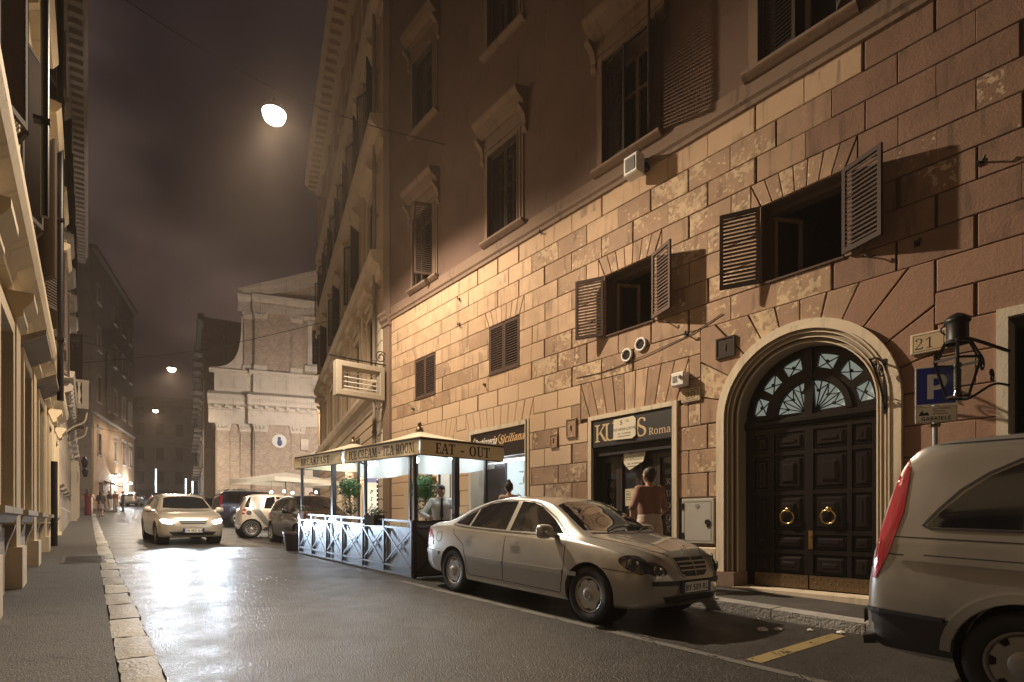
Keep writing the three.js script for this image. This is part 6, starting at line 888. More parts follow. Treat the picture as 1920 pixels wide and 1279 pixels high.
// ---- left: cream palazzo by the camera, t = -4 .. 23
{
  const b = wallFrame('cream_palazzo', 'cream stuccoed palazzo along the left pavement', -0.849, 0.034, TILT, -1), wins = [];
  const bays = [-1.5, 2.1, 5.7, 8.3, 11.0, 14.0, 17.2, 20.5];
  for (const c of bays) wins.push([c, 1.45, 3.5, 0.6], [c, 5.6, 8.1, 0.58], [c, 10.3, 12.7, 0.58], [c, 14.8, 16.9, 0.58]);
  mesh('wall', wallWith(-4, 23, -1.5, 20.3, wins), M.cream, b); mesh('inner_wall', [box(-4, 23, -1.5, 20.3, -1.4, -1.3)], M.voidIn, b); mesh('side_wall', box(-4.3, -4, -1.5, 20.3, -6, 0), M.cream, b); mesh('back_wall', box(-4.3, 23, -1.5, 20.3, -6.3, -6), M.cream, b); mesh('roof', box(-4.3, 23, 20.3, 20.6, -6.3, 0.2), M.creamDark, b);
  for (const c of bays) {
    const w0 = winPart(b, c, 1.45, 3.5, 0.6, M.cream, { d: 0.14, in: -0.2, mull: 1 });
    mesh('ledge', [mould([[0, 0], [0.12, 0.02], [0.15, 0.1], [0.2, 0.12], [0.2, 0.19], [0, 0.19]], c - 0.95, c + 0.95, 1.24, 0.002)], M.greyStone, w0);
    for (const sd of [-1, 1]) mesh('bracket', slab([[0, 0], [0.05, 0.04], [0.08, 0.2], [0.13, 0.34], [0.15, 0.42], [0, 0.42]], -0.08, 0.08).rotateY(-Math.PI / 2).translate(c + sd * 0.72, 0.81, 0.002), M.greyStone, w0);
    mesh('apron', [box(c - 0.62, c + 0.62, 0.2, 1.2, 0.001, 0.06)], M.greyStone, w0); mesh('cellar_grate', [slab(rect(c - 0.3, c + 0.3, 0.5, 0.85), 0.061, 0.075, Array.from({ length: 5 }, (_, i) => rect(c - 0.25 + i * 0.105, c - 0.18 + i * 0.105, 0.54, 0.81)))], M.iron, w0);
    if (c === 11 || c === 14) mesh('canopy_hood', [slab([[0.02, 0], [0.38, 0.22], [0.38, 0.29], [0.02, 0.1]], -0.8, 0.8).rotateY(-Math.PI / 2).translate(c, 3.66, 0)], M.greyDark, w0);
    winPart(b, c, 5.6, 8.1, 0.58, M.cream, { sill: 1, hood: 1.2, console: 1, shut: c > 12 ? 150 : 20, mull: 1, gable: (Math.round(c) % 2) });
    winPart(b, c, 10.3, 12.7, 0.58, M.creamDark, { sill: 1, hood: 0.8, shut: 158, mull: 1 }); winPart(b, c, 14.8, 16.9, 0.58, M.creamDark, { sill: 1, hood: 0.8, shut: 0, mull: 1 });
  }
  for (const c of [9.65, 12.55, 15.6, 18.9, 22.4, 7, 3.9, 0.4]) { const p = mesh('pilaster', [box(c - 0.26, c + 0.26, -0.5, 4.1, 0.001, 0.13)], M.cream, b); mesh('plinth', box(c - 0.31, c + 0.31, -0.5, 0.95, 0.001, 0.19), M.trav, p); mesh('capital', [mould([[0.13, 0], [0.2, 0.05], [0.2, 0.12], [0.26, 0.2], [0.3, 0.26], [0.3, 0.34], [0.0, 0.34]], c - 0.33, c + 0.33, 3.8, 0.002)], M.cream, p); }
  mesh('string_course', [mould([[0, 0], [0.1, 0.02], [0.14, 0.2], [0.3, 0.32], [0.34, 0.42], [0.34, 0.55], [0.1, 0.62], [0, 0.62]], -4, 23, 4.16, 0.001)], M.cream, b); mesh('string_course', [mould([[0, 0], [0.1, 0.05], [0.2, 0.2], [0.2, 0.28], [0, 0.3]], -4, 23, 9.5, 0.001)], M.creamDark, b); mesh('string_course', [mould([[0, 0], [0.1, 0.05], [0.2, 0.2], [0.2, 0.28], [0, 0.3]], -4, 23, 14.0, 0.001)], M.creamDark, b);
  mesh('cornice', [mould([[0, 0], [0.12, 0.1], [0.2, 0.45], [0.3, 0.5], [0.32, 0.62], [0.72, 0.66], [0.74, 0.86], [0.84, 0.98], [0.84, 1.12], [0, 1.3]], -4, 23, 19.0, 0.001)], M.creamDark, b);
  for (let i = 0; i < 48; i++) mesh('modillion', box(-3.8 + i * 0.56, -3.54 + i * 0.56, 19.36, 19.615, 0.3, 0.68), M.creamDark, b);
  mesh('drainpipe', pipe(14.55, 3.7, 19.0, 0.4, 0.055), M.iron, b); mesh('drainpipe', pipe(9.45, 5.2, 19.0, 0.4, 0.045), M.iron, b); mesh('drainpipe', [cyl(V(17.3, 0.3, 0.2), V(17.3, 2.7, 0.2), 0.065, 0.065, 12), cyl(V(17.3, 0.3, 0.2), V(17.3, 0.5, 0.2), 0.1, 0.08, 12)], M.iron, b);
}
// ---- left: grey stone palazzo with balcony, t = 23 .. 50
{
  const b = wallFrame('grey_stone_palazzo', 'grey stone palazzo with balcony and bracketed cornice, left side', -0.849, 0.034, TILT, -1), wins = [], bays = [24.8, 28, 31.2, 34.4, 37.6, 40.8, 44, 47.2];
  for (const c of bays) wins.push([c, 2.6, 4.9, 0.6], [c, 7.3, 10.1, 0.62], [c, 12.2, 14.6, 0.6], [c, 16.2, 18, 0.55]);
  mesh('wall', wallWith(23.002, 50, -0.5, 20.3, wins), M.greyStone, b); mesh('inner_wall', box(23.1, 49.9, -0.5, 20.3, -1.4, -1.3), M.voidIn, b); mesh('end_wall', box(49.6, 50, -0.5, 20.3, -9, -0.501), M.greyStone, b); mesh('roof', box(23.01, 50, 20.3, 20.6, -9, 0.2), M.greyStone, b);
  for (const c of bays) { winPart(b, c, 2.6, 4.9, 0.6, M.greyStone, { sill: 1, hood: 1, d: 0.13 }); winPart(b, c, 7.3, 10.1, 0.62, M.greyStone, { sill: 1, hood: 1.2, console: 1, shut: c > 33 ? 120 : 0, gable: 1 }); winPart(b, c, 12.2, 14.6, 0.6, M.greyStone, { sill: 1, hood: 0.9, shut: 150 }); winPart(b, c, 16.2, 18, 0.55, M.greyStone, { sill: 1, shut: 0 }); }
  mesh('base', [mould([[0, 0], [0.16, 0], [0.16, 1.5], [0.08, 1.6], [0, 1.6]], 23.01, 50, 0.2, 0.001)], M.greyStone, b);
  for (let i = 0; i < 10; i++) { const c = 23.6 + i * 0.8; mesh('scroll_console', [slab([[0, 0], [0.1, 0.02], [0.16, 0.16], [0.1, 0.3], [0.2, 0.42], [0.42, 0.52], [0.46, 0.66], [0.4, 0.74], [0, 0.74]], -0.11, 0.11).rotateY(-Math.PI / 2).translate(c, 5.05, 0.002)], M.greyStone, b); }
  mesh('string_course', [mould([[0, 0], [0.1, 0.05], [0.46, 0.1], [0.5, 0.3], [0, 0.34]], 23.01, 31.6, 5.8, 0.001)], M.greyStone, b); mesh('string_course', [mould([[0, 0], [0.14, 0.05], [0.24, 0.24], [0.24, 0.34], [0, 0.38]], 23.01, 50, 11.2, 0.001)], M.greyStone, b); mesh('string_course', [mould([[0, 0], [0.14, 0.05], [0.24, 0.24], [0.24, 0.34], [0, 0.38]], 31.7, 50, 5.8, 0.001)], M.greyStone, b);
  const bal = mesh('balcony', [box(29.4, 33.0, 5.95, 6.15, 0.06, 0.86), box(29.4, 33.0, 7.02, 7.14, 0.66, 0.88), box(29.4, 29.55, 7.02, 7.14, 0.06, 0.66), box(32.85, 33, 7.02, 7.14, 0.06, 0.66), box(29.4, 29.62, 6.15, 7.02, 0.64, 0.86), box(32.78, 33, 6.15, 7.02, 0.64, 0.86)], M.greyStone, b);
  for (let i = 0; i < 13; i++) mesh('baluster', lathe([[0.06, 0], [0.06, 0.08], [0.035, 0.14], [0.075, 0.34], [0.04, 0.6], [0.03, 0.7], [0.06, 0.78], [0.06, 0.87]], 8).translate(29.82 + i * 0.23, 6.15, 0.76), M.marble, bal);
  for (let i = 0; i < 3; i++) mesh('baluster', lathe([[0.06, 0], [0.06, 0.08], [0.035, 0.14], [0.075, 0.34], [0.04, 0.6], [0.03, 0.7], [0.06, 0.78], [0.06, 0.87]], 8).translate(29.48, 6.15, 0.14 + i * 0.2), M.marble, bal);
  mesh('lamp_arm', [tube([V(30, 5.9, 0.8), V(30, 5.5, 0.72), V(30, 5.2, 0.3), V(30, 4.9, 0.06), V(30, 4.0, 0.05)], 0.035, 30, 6), tube([V(32.5, 5.6, 0.8), V(32.5, 5.2, 0.7), V(32.5, 4.95, 0.3), V(32.5, 4.7, 0.06), V(32.5, 3.8, 0.05)], 0.035, 30, 6)], M.marble, bal);
  mesh('cornice', [mould([[0, 0], [0.12, 0.1], [0.2, 0.45], [0.3, 0.5], [0.32, 0.62], [0.72, 0.66], [0.74, 0.86], [0.84, 0.98], [0.84, 1.12], [0, 1.3]], 23.002, 50, 19.0, 0.001)], M.greyStone, b);
  for (let i = 0; i < 48; i++) mesh('modillion', box(23.15 + i * 0.56, 23.41 + i * 0.56, 19.36, 19.615, 0.3, 0.68), M.greyStone, b);
  mesh('drainpipe', pipe(26.4, 6.3, 19.3, 0.14, 0.06), M.greyDark, b); for (const q of [box(35.4, 35.75, 0.8, 4.2, 0.16, 0.4), box(39.2, 39.55, 0.9, 4.6, 0.16, 0.42), box(43, 43.3, 1.2, 4.6, 0.16, 0.42)]) mesh('door_jamb', q, M.marble, b);
}
// small wall lamps seen edge on along the far left wall (unlit)
for (const [t, y, lab] of [[36.5, 4.3, 'nearer of two unlit wall lanterns on the far left wall'], [39.5, 4.0, 'farther of two unlit wall lanterns on the far left wall']]) { const o = thing('side_lantern', lab, 'lantern', [-0.5 + t * 0.0402, y, -t], 0, 'unlit lanterns on the far left wall'); mesh('cage', lathe([[0, -0.25], [0.1, -0.22], [0.18, 0.1], [0.1, 0.22], [0.04, 0.3], [0, 0.32]], 6).translate(0.35, 0, 0), M.iron, o); mesh('arm', bar(V(-0.3, 0.1, 0), V(0.35, 0.3, 0), 0.03, 0.03), M.iron, o); }
// ---- left, beyond the bend: tall block with lit shops
{
  const phi = 15.5 * DEG, b = wallFrame('corner_block', 'tall plain block with two lit shops beyond the left row', 2.93, 64.6, phi, -1), wins = [], rows = [[7.6, 9.6, 0.55], [12.6, 15, 0.55], [17.5, 19.6, 0.5], [22, 23.6, 0.5]], bays = [1.9, 8.2, 12.1, 15.5];
  for (const c of bays) for (const [a, d, h] of rows) wins.push([c, a, d, h]); wins.push([7.2, 2, 5.4, 0.9], [12.6, 2, 5.4, 0.9], [2.6, 2, 5, 0.8]);
  mesh('wall', wallWith(0, 17.6, 0, 26.2, wins, -0.5, 0), M.greyDark, b); mesh('lower_wall', wallWith(0.01, 17.6, 1.5, 11.05, wins.filter(w => w[2] < 11), 0.001, 0.06), M.tanB, b); mesh('front_wall', box(-0.4, 0, 0, 26.2, -14, -0.001), M.greyDark, b); mesh('rear_wall', box(17.2, 17.6, 0, 26.2, -14, -0.5), M.greyDark, b); mesh('roof', box(-0.5, 17.8, 26.2, 26.6, -14, 0.4), M.greyDark, b); mesh('inner_wall', box(0, 17.2, 6, 26, -1.4, -1.3), M.voidIn, b);
  for (let i = 0; i < 22; i++) mesh('course', box(-0.46, -0.401, 2 + i * 0.55, 2.5 + i * 0.55, -13.9, -0.002), M.greyDark, b);
  mesh('string_course', mould([[0, 0], [0.1, 0.05], [0.25, 0.2], [0.25, 0.3], [0, 0.35]], -0.2, 17.6, 11.1, 0.001), M.greyStone, b);
  for (const c of bays) for (const [a, d, h] of rows) winPart(b, c, a, d, h, M.greyStone, { sill: 1, d: 0.12, hood: a < 9 ? 0.6 : 0 });
  const tall = mesh('arched_window', [slab([[4.6, 12.2], [5.6, 12.2], [5.6, 17.6], ...Array.from({ length: 9 }, (_, i) => [5.1 + 0.5 * Math.cos(i / 8 * Math.PI), 17.6 + 0.5 * Math.sin(i / 8 * Math.PI)]), [4.6, 17.6]], 0.061, 0.16, [])], M.greyStone, b); mesh('pane', box(4.75, 5.45, 12.4, 17.6, 0.161, 0.17), mat([0.16, 0.18, 0.22], 0.08), tall);
  for (const c of [7.2, 12.6]) {
    const sh = mesh('shop_frame', slab(rect(c - 1.05, c + 1.05, 1.9, 5.55), 0.06, 0.16, [rect(c - 0.88, c + 0.88, 1.901, 5.3)]), M.marble, b); mesh('lit_shop_window', box(c - 0.88, c + 0.88, 1.9, 5.3, -0.4, -0.38), glowMat([1, 0.97, 0.88], 2.6), sh); mesh('spot_lamp', new THREE.SphereGeometry(0.13, 12, 10).translate(c + 0.4, 5.6, 0.55), glowMat([0.95, 0.98, 1], 26), sh); mesh('spot_arm', bar(V(c + 0.4, 5.7, 0.1), V(c + 0.4, 5.66, 0.5), 0.04, 0.04), M.iron, sh);
    const P = V(c + 0.4, 5.4, 0.9).applyAxisAngle(V(0, 1, 0), b.rotation.y).add(b.position); shopLight(P.x, P.y, -P.z, 45, [0.95, 0.98, 1], 5);
  }
  mesh('awning', slab([[0, 0], [1.2, -0.5], [1.2, -0.58], [0, -0.1]], -1, 1).rotateY(-Math.PI / 2).translate(4.6, 5.3, 0.06), M.dark, b); mesh('balconette', [box(6.4, 8, 6.05, 6.25, 0.06, 0.6)], M.greyStone, b);
}
// ---- dark blocks that close the street
{
  const b = thing('far_block', 'dark block closing the far end of the street', 'building', [15, 0, -118], -18 * DEG), wins = []; for (let i = 0; i < 7; i++) for (let k = 0; k < 4; k++) wins.push([-9 + i * 3, 8 + k * 4.3, 10.2 + k * 4.3, 0.6]);
  mesh('wall', wallWith(-14, 14, 0, 23, wins, -0.6, 0), M.greyDark, b); mesh('back', box(-14, 14, 0, 23, -8, -1.2), M.voidIn, b); mesh('cornice', mould([[0, 0], [0.5, 0.3], [0.6, 0.8], [0, 0.9]], -14, 14, 22.6, 0.001), M.greyDark, b); for (const w of wins) winPart(b, w[0], w[1], w[2], w[3], M.greyDark, { sill: 1 });
  const c = wallFrame('balcony_block', 'dark tenement with rows of balconies left of the church', 12.3, 66, 9 * DEG, 1), cw = []; for (let i = 0; i < 6; i++) for (let k = 0; k < 4; k++) cw.push([-3 - i * 4.2, 7.2 + k * 4.1, 9.6 + k * 4.1, 0.6]);
  mesh('wall', wallWith(-27, 0, 0, 22.5, cw, -0.6, 0), M.greyDark, c); mesh('front_wall', box(0, 0.4, 0, 22.5, -11, 0), M.greyDark, c); mesh('back', box(-27, 0, 0, 22.5, -11, -10.6), M.voidIn, c); mesh('inner_wall', box(-27, 0, 0, 22.4, -1.5, -1.4), M.voidIn, c); mesh('cornice', mould([[0, 0], [0.5, 0.3], [0.6, 0.8], [0, 0.9]], -27, 0.3, 22, 0.001), M.greyDark, c);
  for (const w of cw) { const q = winPart(c, w[0], w[1], w[2], w[3], M.greyDark, { hood: 0.7 }); mesh('balcony_slab', box(w[0] - 1.1, w[0] + 1.1, w[1] - 0.2, w[1] - 0.03, 0.09, 0.85), M.greyDark, q); mesh('railing', [box(w[0] - 1.1, w[0] + 1.1, w[1] + 0.85, w[1] + 0.9, 0.78, 0.83), ...Array.from({ length: 12 }, (_, i) => box(w[0] - 1.09 + i * 0.196, w[0] - 1.065 + i * 0.196, w[1] - 0.03, w[1] + 0.85, 0.79, 0.82))], M.iron, q); }
  for (const [x, y, h] of [[0.9, 5.6, 0.5], [1.4, 9.9, 0.35]]) { mesh('lit_window', box(0.401, 0.42, y, y + 1.3, -4 - x, -3 - x), glowMat([0.8, 0.95, 1], 2.2), c); }
}
// ---- church
{
  const c = thing('church', 'brick and stone baroque church front with pediment and side scroll', 'church', [10.2, 0, -51], -18 * DEG), st = M.church, br = M.churchBrick;
  mesh('lower_wall', [box(0.15, 2.93, 0, 9.3, -3, 0)], br, c); mesh('lower_wall', [slab(rect(2.96, 23, 0, 9.3), -3, 0.5, [rect(7.6, 10.6, 0, 6.6)])], br, c); mesh('portal_door', box(7.6, 10.6, 0, 6.6, -0.3, -0.2), M.wood, c);
  const pil = (x0, x1, y0, y1, z) => { const p = mesh('pilaster', box(x0, x1, y0, y1, z - 0.02, z + 0.14), br, c); const w = x1 - x0; mesh('capital', [box(x0 - 0.06, x1 + 0.06, y1 - 0.62, y1 - 0.5, z, z + 0.2), slab([[x0 - 0.04, y1 - 0.5], [x1 + 0.04, y1 - 0.5], [x1 + 0.16, y1 - 0.08], [x1 + 0.16, y1], [x0 - 0.16, y1], [x0 - 0.16, y1 - 0.08]], z, z + 0.2), ...[0.18, 0.5, 0.82].map(f => new THREE.SphereGeometry(w * 0.16, 8, 6).translate(x0 + w * f, y1 - 0.28, z + 0.2)), ...[0, 1].map(f => new THREE.TorusGeometry(0.11, 0.05, 6, 12).translate(x0 + w * f, y1 - 0.14, z + 0.2))], st, p); mesh('pilaster_base', box(x0 - 0.08, x1 + 0.08, y0, y0 + 0.45, z, z + 0.22), st, p); };
  pil(0.3, 1.2, 3, 9.3, 0); pil(2.0, 2.75, 3, 9.3, 0); pil(3.1, 4.0, 3, 9.3, 0.5); pil(5.9, 6.9, 3, 9.3, 0.5); pil(11.4, 12.4, 3, 9.3, 0.5); pil(14.5, 15.4, 3, 9.3, 0.5);
  const ent = (x0, x1, z, name) => mesh(name, [mould([[0, 0], [0.16, 0], [0.16, 0.5], [0.1, 0.52], [0.1, 1.1], [0.2, 1.15], [0.24, 1.4], [0.62, 1.5], [0.66, 1.75], [0.86, 1.95], [0.86, 2.25], [0.2, 2.6], [0, 2.6]], x0, x1, 9.3, z)], st, c);
  ent(-0.35, 2.93, -0.001, 'entablature'); ent(2.6, 23, 0.5, 'entablature'); mesh('return', box(-0.3, 0.15, 9.3, 11.6, -3, -0.01), st, c);
  for (let i = 0; i < 24; i++) mesh('dentil', box(3.1 + i * 0.8, 3.36 + i * 0.8, 10.52, 10.75, 0.7, 1.1), st, c); for (let i = 0; i < 4; i++) mesh('dentil', box(0.1 + i * 0.8, 0.36 + i * 0.8, 10.52, 10.75, 0.2, 0.6), st, c);
  mesh('attic', box(0.05, 2.93, 11.9, 13.4, -3, 0.02), st, c); mesh('attic', box(2.96, 23, 11.9, 13.4, -3, 0.45), st, c);
  for (const [a, d, z] of [[0.5, 2.5, 0.02], [4.3, 5.8, 0.45], [7.1, 10.6, 0.45]]) mesh('attic_panel', [slab(rect(a, d, 12.15, 13.15), z, z + 0.06, [rect(a + 0.15, d - 0.15, 12.3, 13.0)]), slab(rect(a + 0.2, d - 0.2, 12.35, 12.95), z, z + 0.03)], st, c);
  print('inscription', 2.6, 0.55, 90, (k, W, H) => { k.fillStyle = '#b4a48f'; k.fillRect(0, 0, W, H); k.fillStyle = '#4b4138'; k.font = `${H * 0.4}px serif`; k.textAlign = 'center'; k.fillText('AVE MARIA GRATIA', W / 2, H * 0.45); k.fillText('PLENA', W / 2, H * 0.86); }, c, [8.85, 12.65, 0.485]);
  const cap = (x0, x1, z) => mesh('attic_cornice', mould([[0, 0], [0.1, 0.02], [0.3, 0.15], [0.34, 0.3], [0, 0.36]], x0, x1, 13.4, z), st, c); cap(-0.3, 2.93, 0.02); cap(2.7, 23, 0.45);
  // upper storey
  mesh('upper_wall', slab(rect(3.0, 20, 13.76, 18.7), -2.6, 0.3, [rect(7.55, 10.6, 14.7, 18.0)]), br, c); mesh('upper_side_wall', box(2.2, 2.97, 13.76, 18.7, -2.6, -0.1), br, c); mesh('window_void', box(7.55, 10.6, 14.7, 18, -0.8, -0.7), M.winGlass, c); mesh('window_bars', [...[8.1, 8.6, 9.1, 9.6, 10.1].map(x => box(x - 0.03, x + 0.03, 14.7, 18, -0.68, -0.62)), ...[15.3, 15.9, 16.5, 17.1, 17.7].map(y => box(7.55, 10.6, y - 0.03, y + 0.03, -0.68, -0.62))], M.dark, c);
  mesh('window_frame', [slab(rect(7.2, 10.95, 14.5, 18.4), 0.3, 0.5, [rect(7.56, 10.59, 14.71, 17.99)]), box(6.95, 11.2, 14.0, 14.5, 0.3, 0.75), mould([[0, 0], [0.3, 0.1], [0.34, 0.3], [0, 0.34]], 6.9, 11.25, 18.4, 0.3)], st, c);
  pil(2.25, 2.95, 13.76, 18.7, -0.1); pil(3.1, 3.95, 13.76, 18.7, 0.3); pil(5.9, 6.7, 13.76, 18.7, 0.3); pil(11.8, 12.6, 13.76, 18.7, 0.3);
  mesh('upper_entablature', [mould([[0, 0], [0.14, 0], [0.14, 0.35], [0.08, 0.38], [0.08, 0.8], [0.3, 0.95], [0.55, 1.05], [0.6, 1.25], [0, 1.35]], 2.9, 20, 18.7, 0.3)], st, c); mesh('upper_entablature', [mould([[0, 0], [0.14, 0], [0.14, 0.35], [0.08, 0.38], [0.08, 0.8], [0.3, 0.95], [0.55, 1.05], [0.6, 1.25], [0, 1.35]], 1.8, 2.89, 18.7, -0.1)], st, c);
  for (let i = 0; i < 30; i++) mesh('frieze_leaf', new THREE.SphereGeometry(0.13, 7, 5).scale(1.3, 1, 0.5).translate(3.3 + i * 0.42, 19.3, 0.4), st, c);
  { const ax = 11.2, ht = 3.6, x0 = 2.2, y0 = 20.06; mesh('pediment_field', slab([[x0 + 0.8, y0], [20.2 - 0.8, y0], [ax, y0 + ht - 0.3]], -1, 0.3), br, c); for (const sd of [-1, 1]) { const a = sd < 0 ? x0 : 20.2, q = [[a, y0], [a + sd * -1.9, y0], [ax, y0 + ht - 0.85], [ax, y0 + ht]]; mesh('raking_cornice', [slab(q, 0.3, 0.75), slab([[a, y0 + 0.0], [ax, y0 + ht], [ax, y0 + ht + 0.24], [a - sd * -0.3, y0 + 0.12]], 0.0, 1.0)], st, c); } for (let i = 0; i < 18; i++) mesh('dentil', box(4.2 + i * 0.38, 4.38 + i * 0.38, y0 + 0.1 + i * 0.152 + 0.42, y0 + 0.3 + i * 0.152 + 0.42, 0.75, 0.86), st, c); mesh('roof', slab([[x0, y0 + 0.05], [20.2, y0 + 0.05], [ax, y0 + ht]], -24, -1.01), M.greyDark, c); mesh('nave', box(2.3, 20, 0, 20, -24, -2.61), M.churchBrick, c); }
  { const pts = [[0.0, 13.78], [2.25, 13.78], [2.25, 18.6]]; for (let i = 0; i <= 14; i++) { const f = i / 14; pts.push([2.05 - 2.15 * Math.pow(f, 2.6) - 0.1 * f, 18.2 - 4.3 * (1 - Math.pow(1 - f, 2.0)) ]); } mesh('side_scroll', slab(pts, -0.6, -0.12), st, c); }
  mesh('medallion', [cyl(V(4.97, 8.0, 0.5), V(4.97, 8.0, 0.58), 0.56, 0.56, 28)], M.white, c); mesh('medallion_figure', [moved(new THREE.SphereGeometry(0.16, 10, 8).scale(0.8, 1, 0.4), 4.97, 8.2, 0.6), moved(new THREE.SphereGeometry(0.25, 10, 8).scale(0.8, 1.1, 0.35), 5.0, 7.85, 0.6)], mat([0.05, 0.09, 0.22], 0.7), c);
  mesh('portal_arch', [slab([...Array.from({ length: 17 }, (_, i) => [9.1 + 1.9 * Math.cos(i / 16 * Math.PI), 6.6 + 0.9 * Math.sin(i / 16 * Math.PI)])], 0.5, 0.95), box(6.95, 7.6, 1, 6.6, 0.5, 0.8), box(10.6, 11.25, 1, 6.6, 0.5, 0.8)], st, c);
  mesh('scroll_bracket', slab([[0, 0], [0.3, 0.1], [0.5, 0.5], [0.5, 1.0], [0, 1.0]], -0.3, 0.3).rotateY(-Math.PI / 2).translate(6.95, 7.2, 0.5), st, c);
}
// flood lamp that lights the church front from the piazza
{ const L = [14.9, 9.2, 37.6], t = thing('piazza_flood_lamp', 'flood lamp on the far corner of the narrow palazzo, lighting the church', 'lamp', [L[0], L[1], -L[2]], 0); mesh('housing', box(-0.2, 0.2, 0.05, 0.25, -0.2, 0.2), M.darkSteel, t); mesh('lamp_face', box(-0.16, 0.16, -0.02, 0.05, -0.16, 0.16), glowMat([1, 0.92, 0.8], 12), t); const l = new THREE.PointLight(lin([1, 0.92, 0.84]), 430); l.position.set(L[0], L[1] - 0.1, -L[2]); l.castShadow = true; l.shadow.radius = 8; scene.add(l); }
// ---- right, beyond the palazzo corner: narrow palazzo along the piazza
{
  const phi = 15.2 * DEG, b = wallFrame('pilastered_palazzo', 'tall brown palazzo with stacked cornices beyond the corner sign', 8.16, 16.35, phi, 1), wins = [], bays = [2.3, 5.3, 8.3, 11.3, 14.3, 17.3, 20];
  for (const k of bays) wins.push([-k, 6.1, 8.4, 0.55], [-k, 10.2, 12.6, 0.55], [-k, 14.6, 16.8, 0.55], [-k, 18.8, 20.8, 0.5]); wins.push([-3.4, 0.4, 3.6, 1.1], [-7.4, 0.5, 3.7, 1.1]);
  const wm = plaster([0.46, 0.33, 0.21], 0.35, 0.3, 18), tm = plaster([0.52, 0.4, 0.27], 0.3, 0.3, 19);
  mesh('wall', wallWith(-21, 0, -1, 23.2, wins), wm, b); mesh('end_wall', box(-21, -20.6, -1, 23.2, -14, -0.5), wm, b); mesh('inner_wall', [box(-20.6, 0, 4.4, 23.2, -1.5, -1.4)], M.voidIn, b); mesh('roof', box(-21.2, 0, 23.2, 23.5, -14, 0.3), wm, b);
  for (let i = 0; i < 12; i++) { const y = 0.62 + i * 0.4; for (const [x0, x1] of y < 3.6 ? [[-20.9, -8.52], [-6.28, -4.52], [-2.28, -0.9]] : [[-20.9, -0.9]]) mesh('rusticated_course', block(rect(x0, x1, y + 0.012, y + 0.388), 0.001, 0.07, 0.02), wm, b); }
  for (let i = 0; i < 18; i++) mesh('quoin', block(rect(-0.86, -0.1, 0.3 + i * 0.42, 0.7 + i * 0.42), 0.001, 0.1, 0.02), M.marble, b);
  const crn = (y, k = 1) => mesh('cornice', mould([[0, 0], [0.14 * k, 0.04], [0.2 * k, 0.3], [0.42 * k, 0.42], [0.5 * k, 0.56], [0.5 * k, 0.72], [0, 0.8]], -21.1, -0.1, y, 0.001), tm, b); crn(5.0, 0.8); crn(9.1, 0.9); crn(13.4, 0.9); crn(17.7, 0.7); crn(22.6, 2);
  for (let i = 0; i < 36; i++) mesh('modillion', box(-20.8 + i * 0.57, -20.5 + i * 0.57, 22.7, 22.95, 0.25, 0.8), tm, b);
  for (const k of bays) { winPart(b, -k, 6.1, 8.4, 0.55, tm, { sill: 1, hood: 1.1, console: 1, shut: 0, sm: M.shutterA }); winPart(b, -k, 10.2, 12.6, 0.55, tm, { sill: 1, hood: 1, shut: k % 2 > 1 ? 140 : 0 }); winPart(b, -k, 14.6, 16.8, 0.55, tm, { sill: 1, hood: 0.9, shut: 150 }); winPart(b, -k, 18.8, 20.8, 0.5, tm, { sill: 1, shut: 0 }); mesh('pilaster', [box(-k - 1.72, -k - 1.3, 5.8, 22.6, 0.001, 0.12)], tm, b); }
  mesh('drainpipe', pipe(-1.05, 3, 22.5, 0.16, 0.06), M.greyDark, b); mesh('louvre_vent', [slab(rect(-6.0, -4.6, 4.02, 4.52), 0.071, 0.1, Array.from({ length: 6 }, (_, i) => rect(-5.92 + i * 0.22, -5.78 + i * 0.22, 4.07, 4.47)))], M.shutterDark, b);
  mesh('eave_return', box(-0.12, 0.2, 23.2, 24, -0.5, 1.0), tm, b);
  for (const c of [-3.4, -7.4]) { const d = mesh('shop_opening', slab(rect(c - 1.2, c + 1.2, 0.3, 3.75), 0.001, 0.1, [rect(c - 1.05, c + 1.05, 0.301, 3.6)]), M.trav, b); mesh('interior', [box(c - 1.3, c + 1.3, 0.3, 3.8, -3.1, -3), box(c - 1.4, c - 1.3, 0.3, 3.8, -3, -0.51), box(c + 1.3, c + 1.4, 0.3, 3.8, -3, -0.51), box(c - 1.4, c + 1.4, 3.7, 3.8, -3, -0.51), box(c - 1.4, c + 1.4, 0.2, 0.4, -3, -0.51)], mat([0.6, 0.62, 0.58], 0.7), d); mesh('ceiling_lamp', new THREE.SphereGeometry(0.16, 14, 10).translate(c, 3.2, -0.9), glowMat([1, 0.97, 0.9], 12), d); mesh('louvre_door', [...Array.from({ length: 22 }, (_, i) => box(c - 1.0, c - 0.45, 0.5 + i * 0.13, 0.58 + i * 0.13, -0.1, -0.05)), box(c + 0.55, c + 1.03, 0.4, 3.55, -0.2, -0.14)], M.shutterA, d); const P = V(c, 3.0, -0.6).applyAxisAngle(V(0, 1, 0), b.rotation.y).add(b.position); shopLight(P.x, P.y, -P.z, 16, [1, 0.97, 0.9], 8); }
}
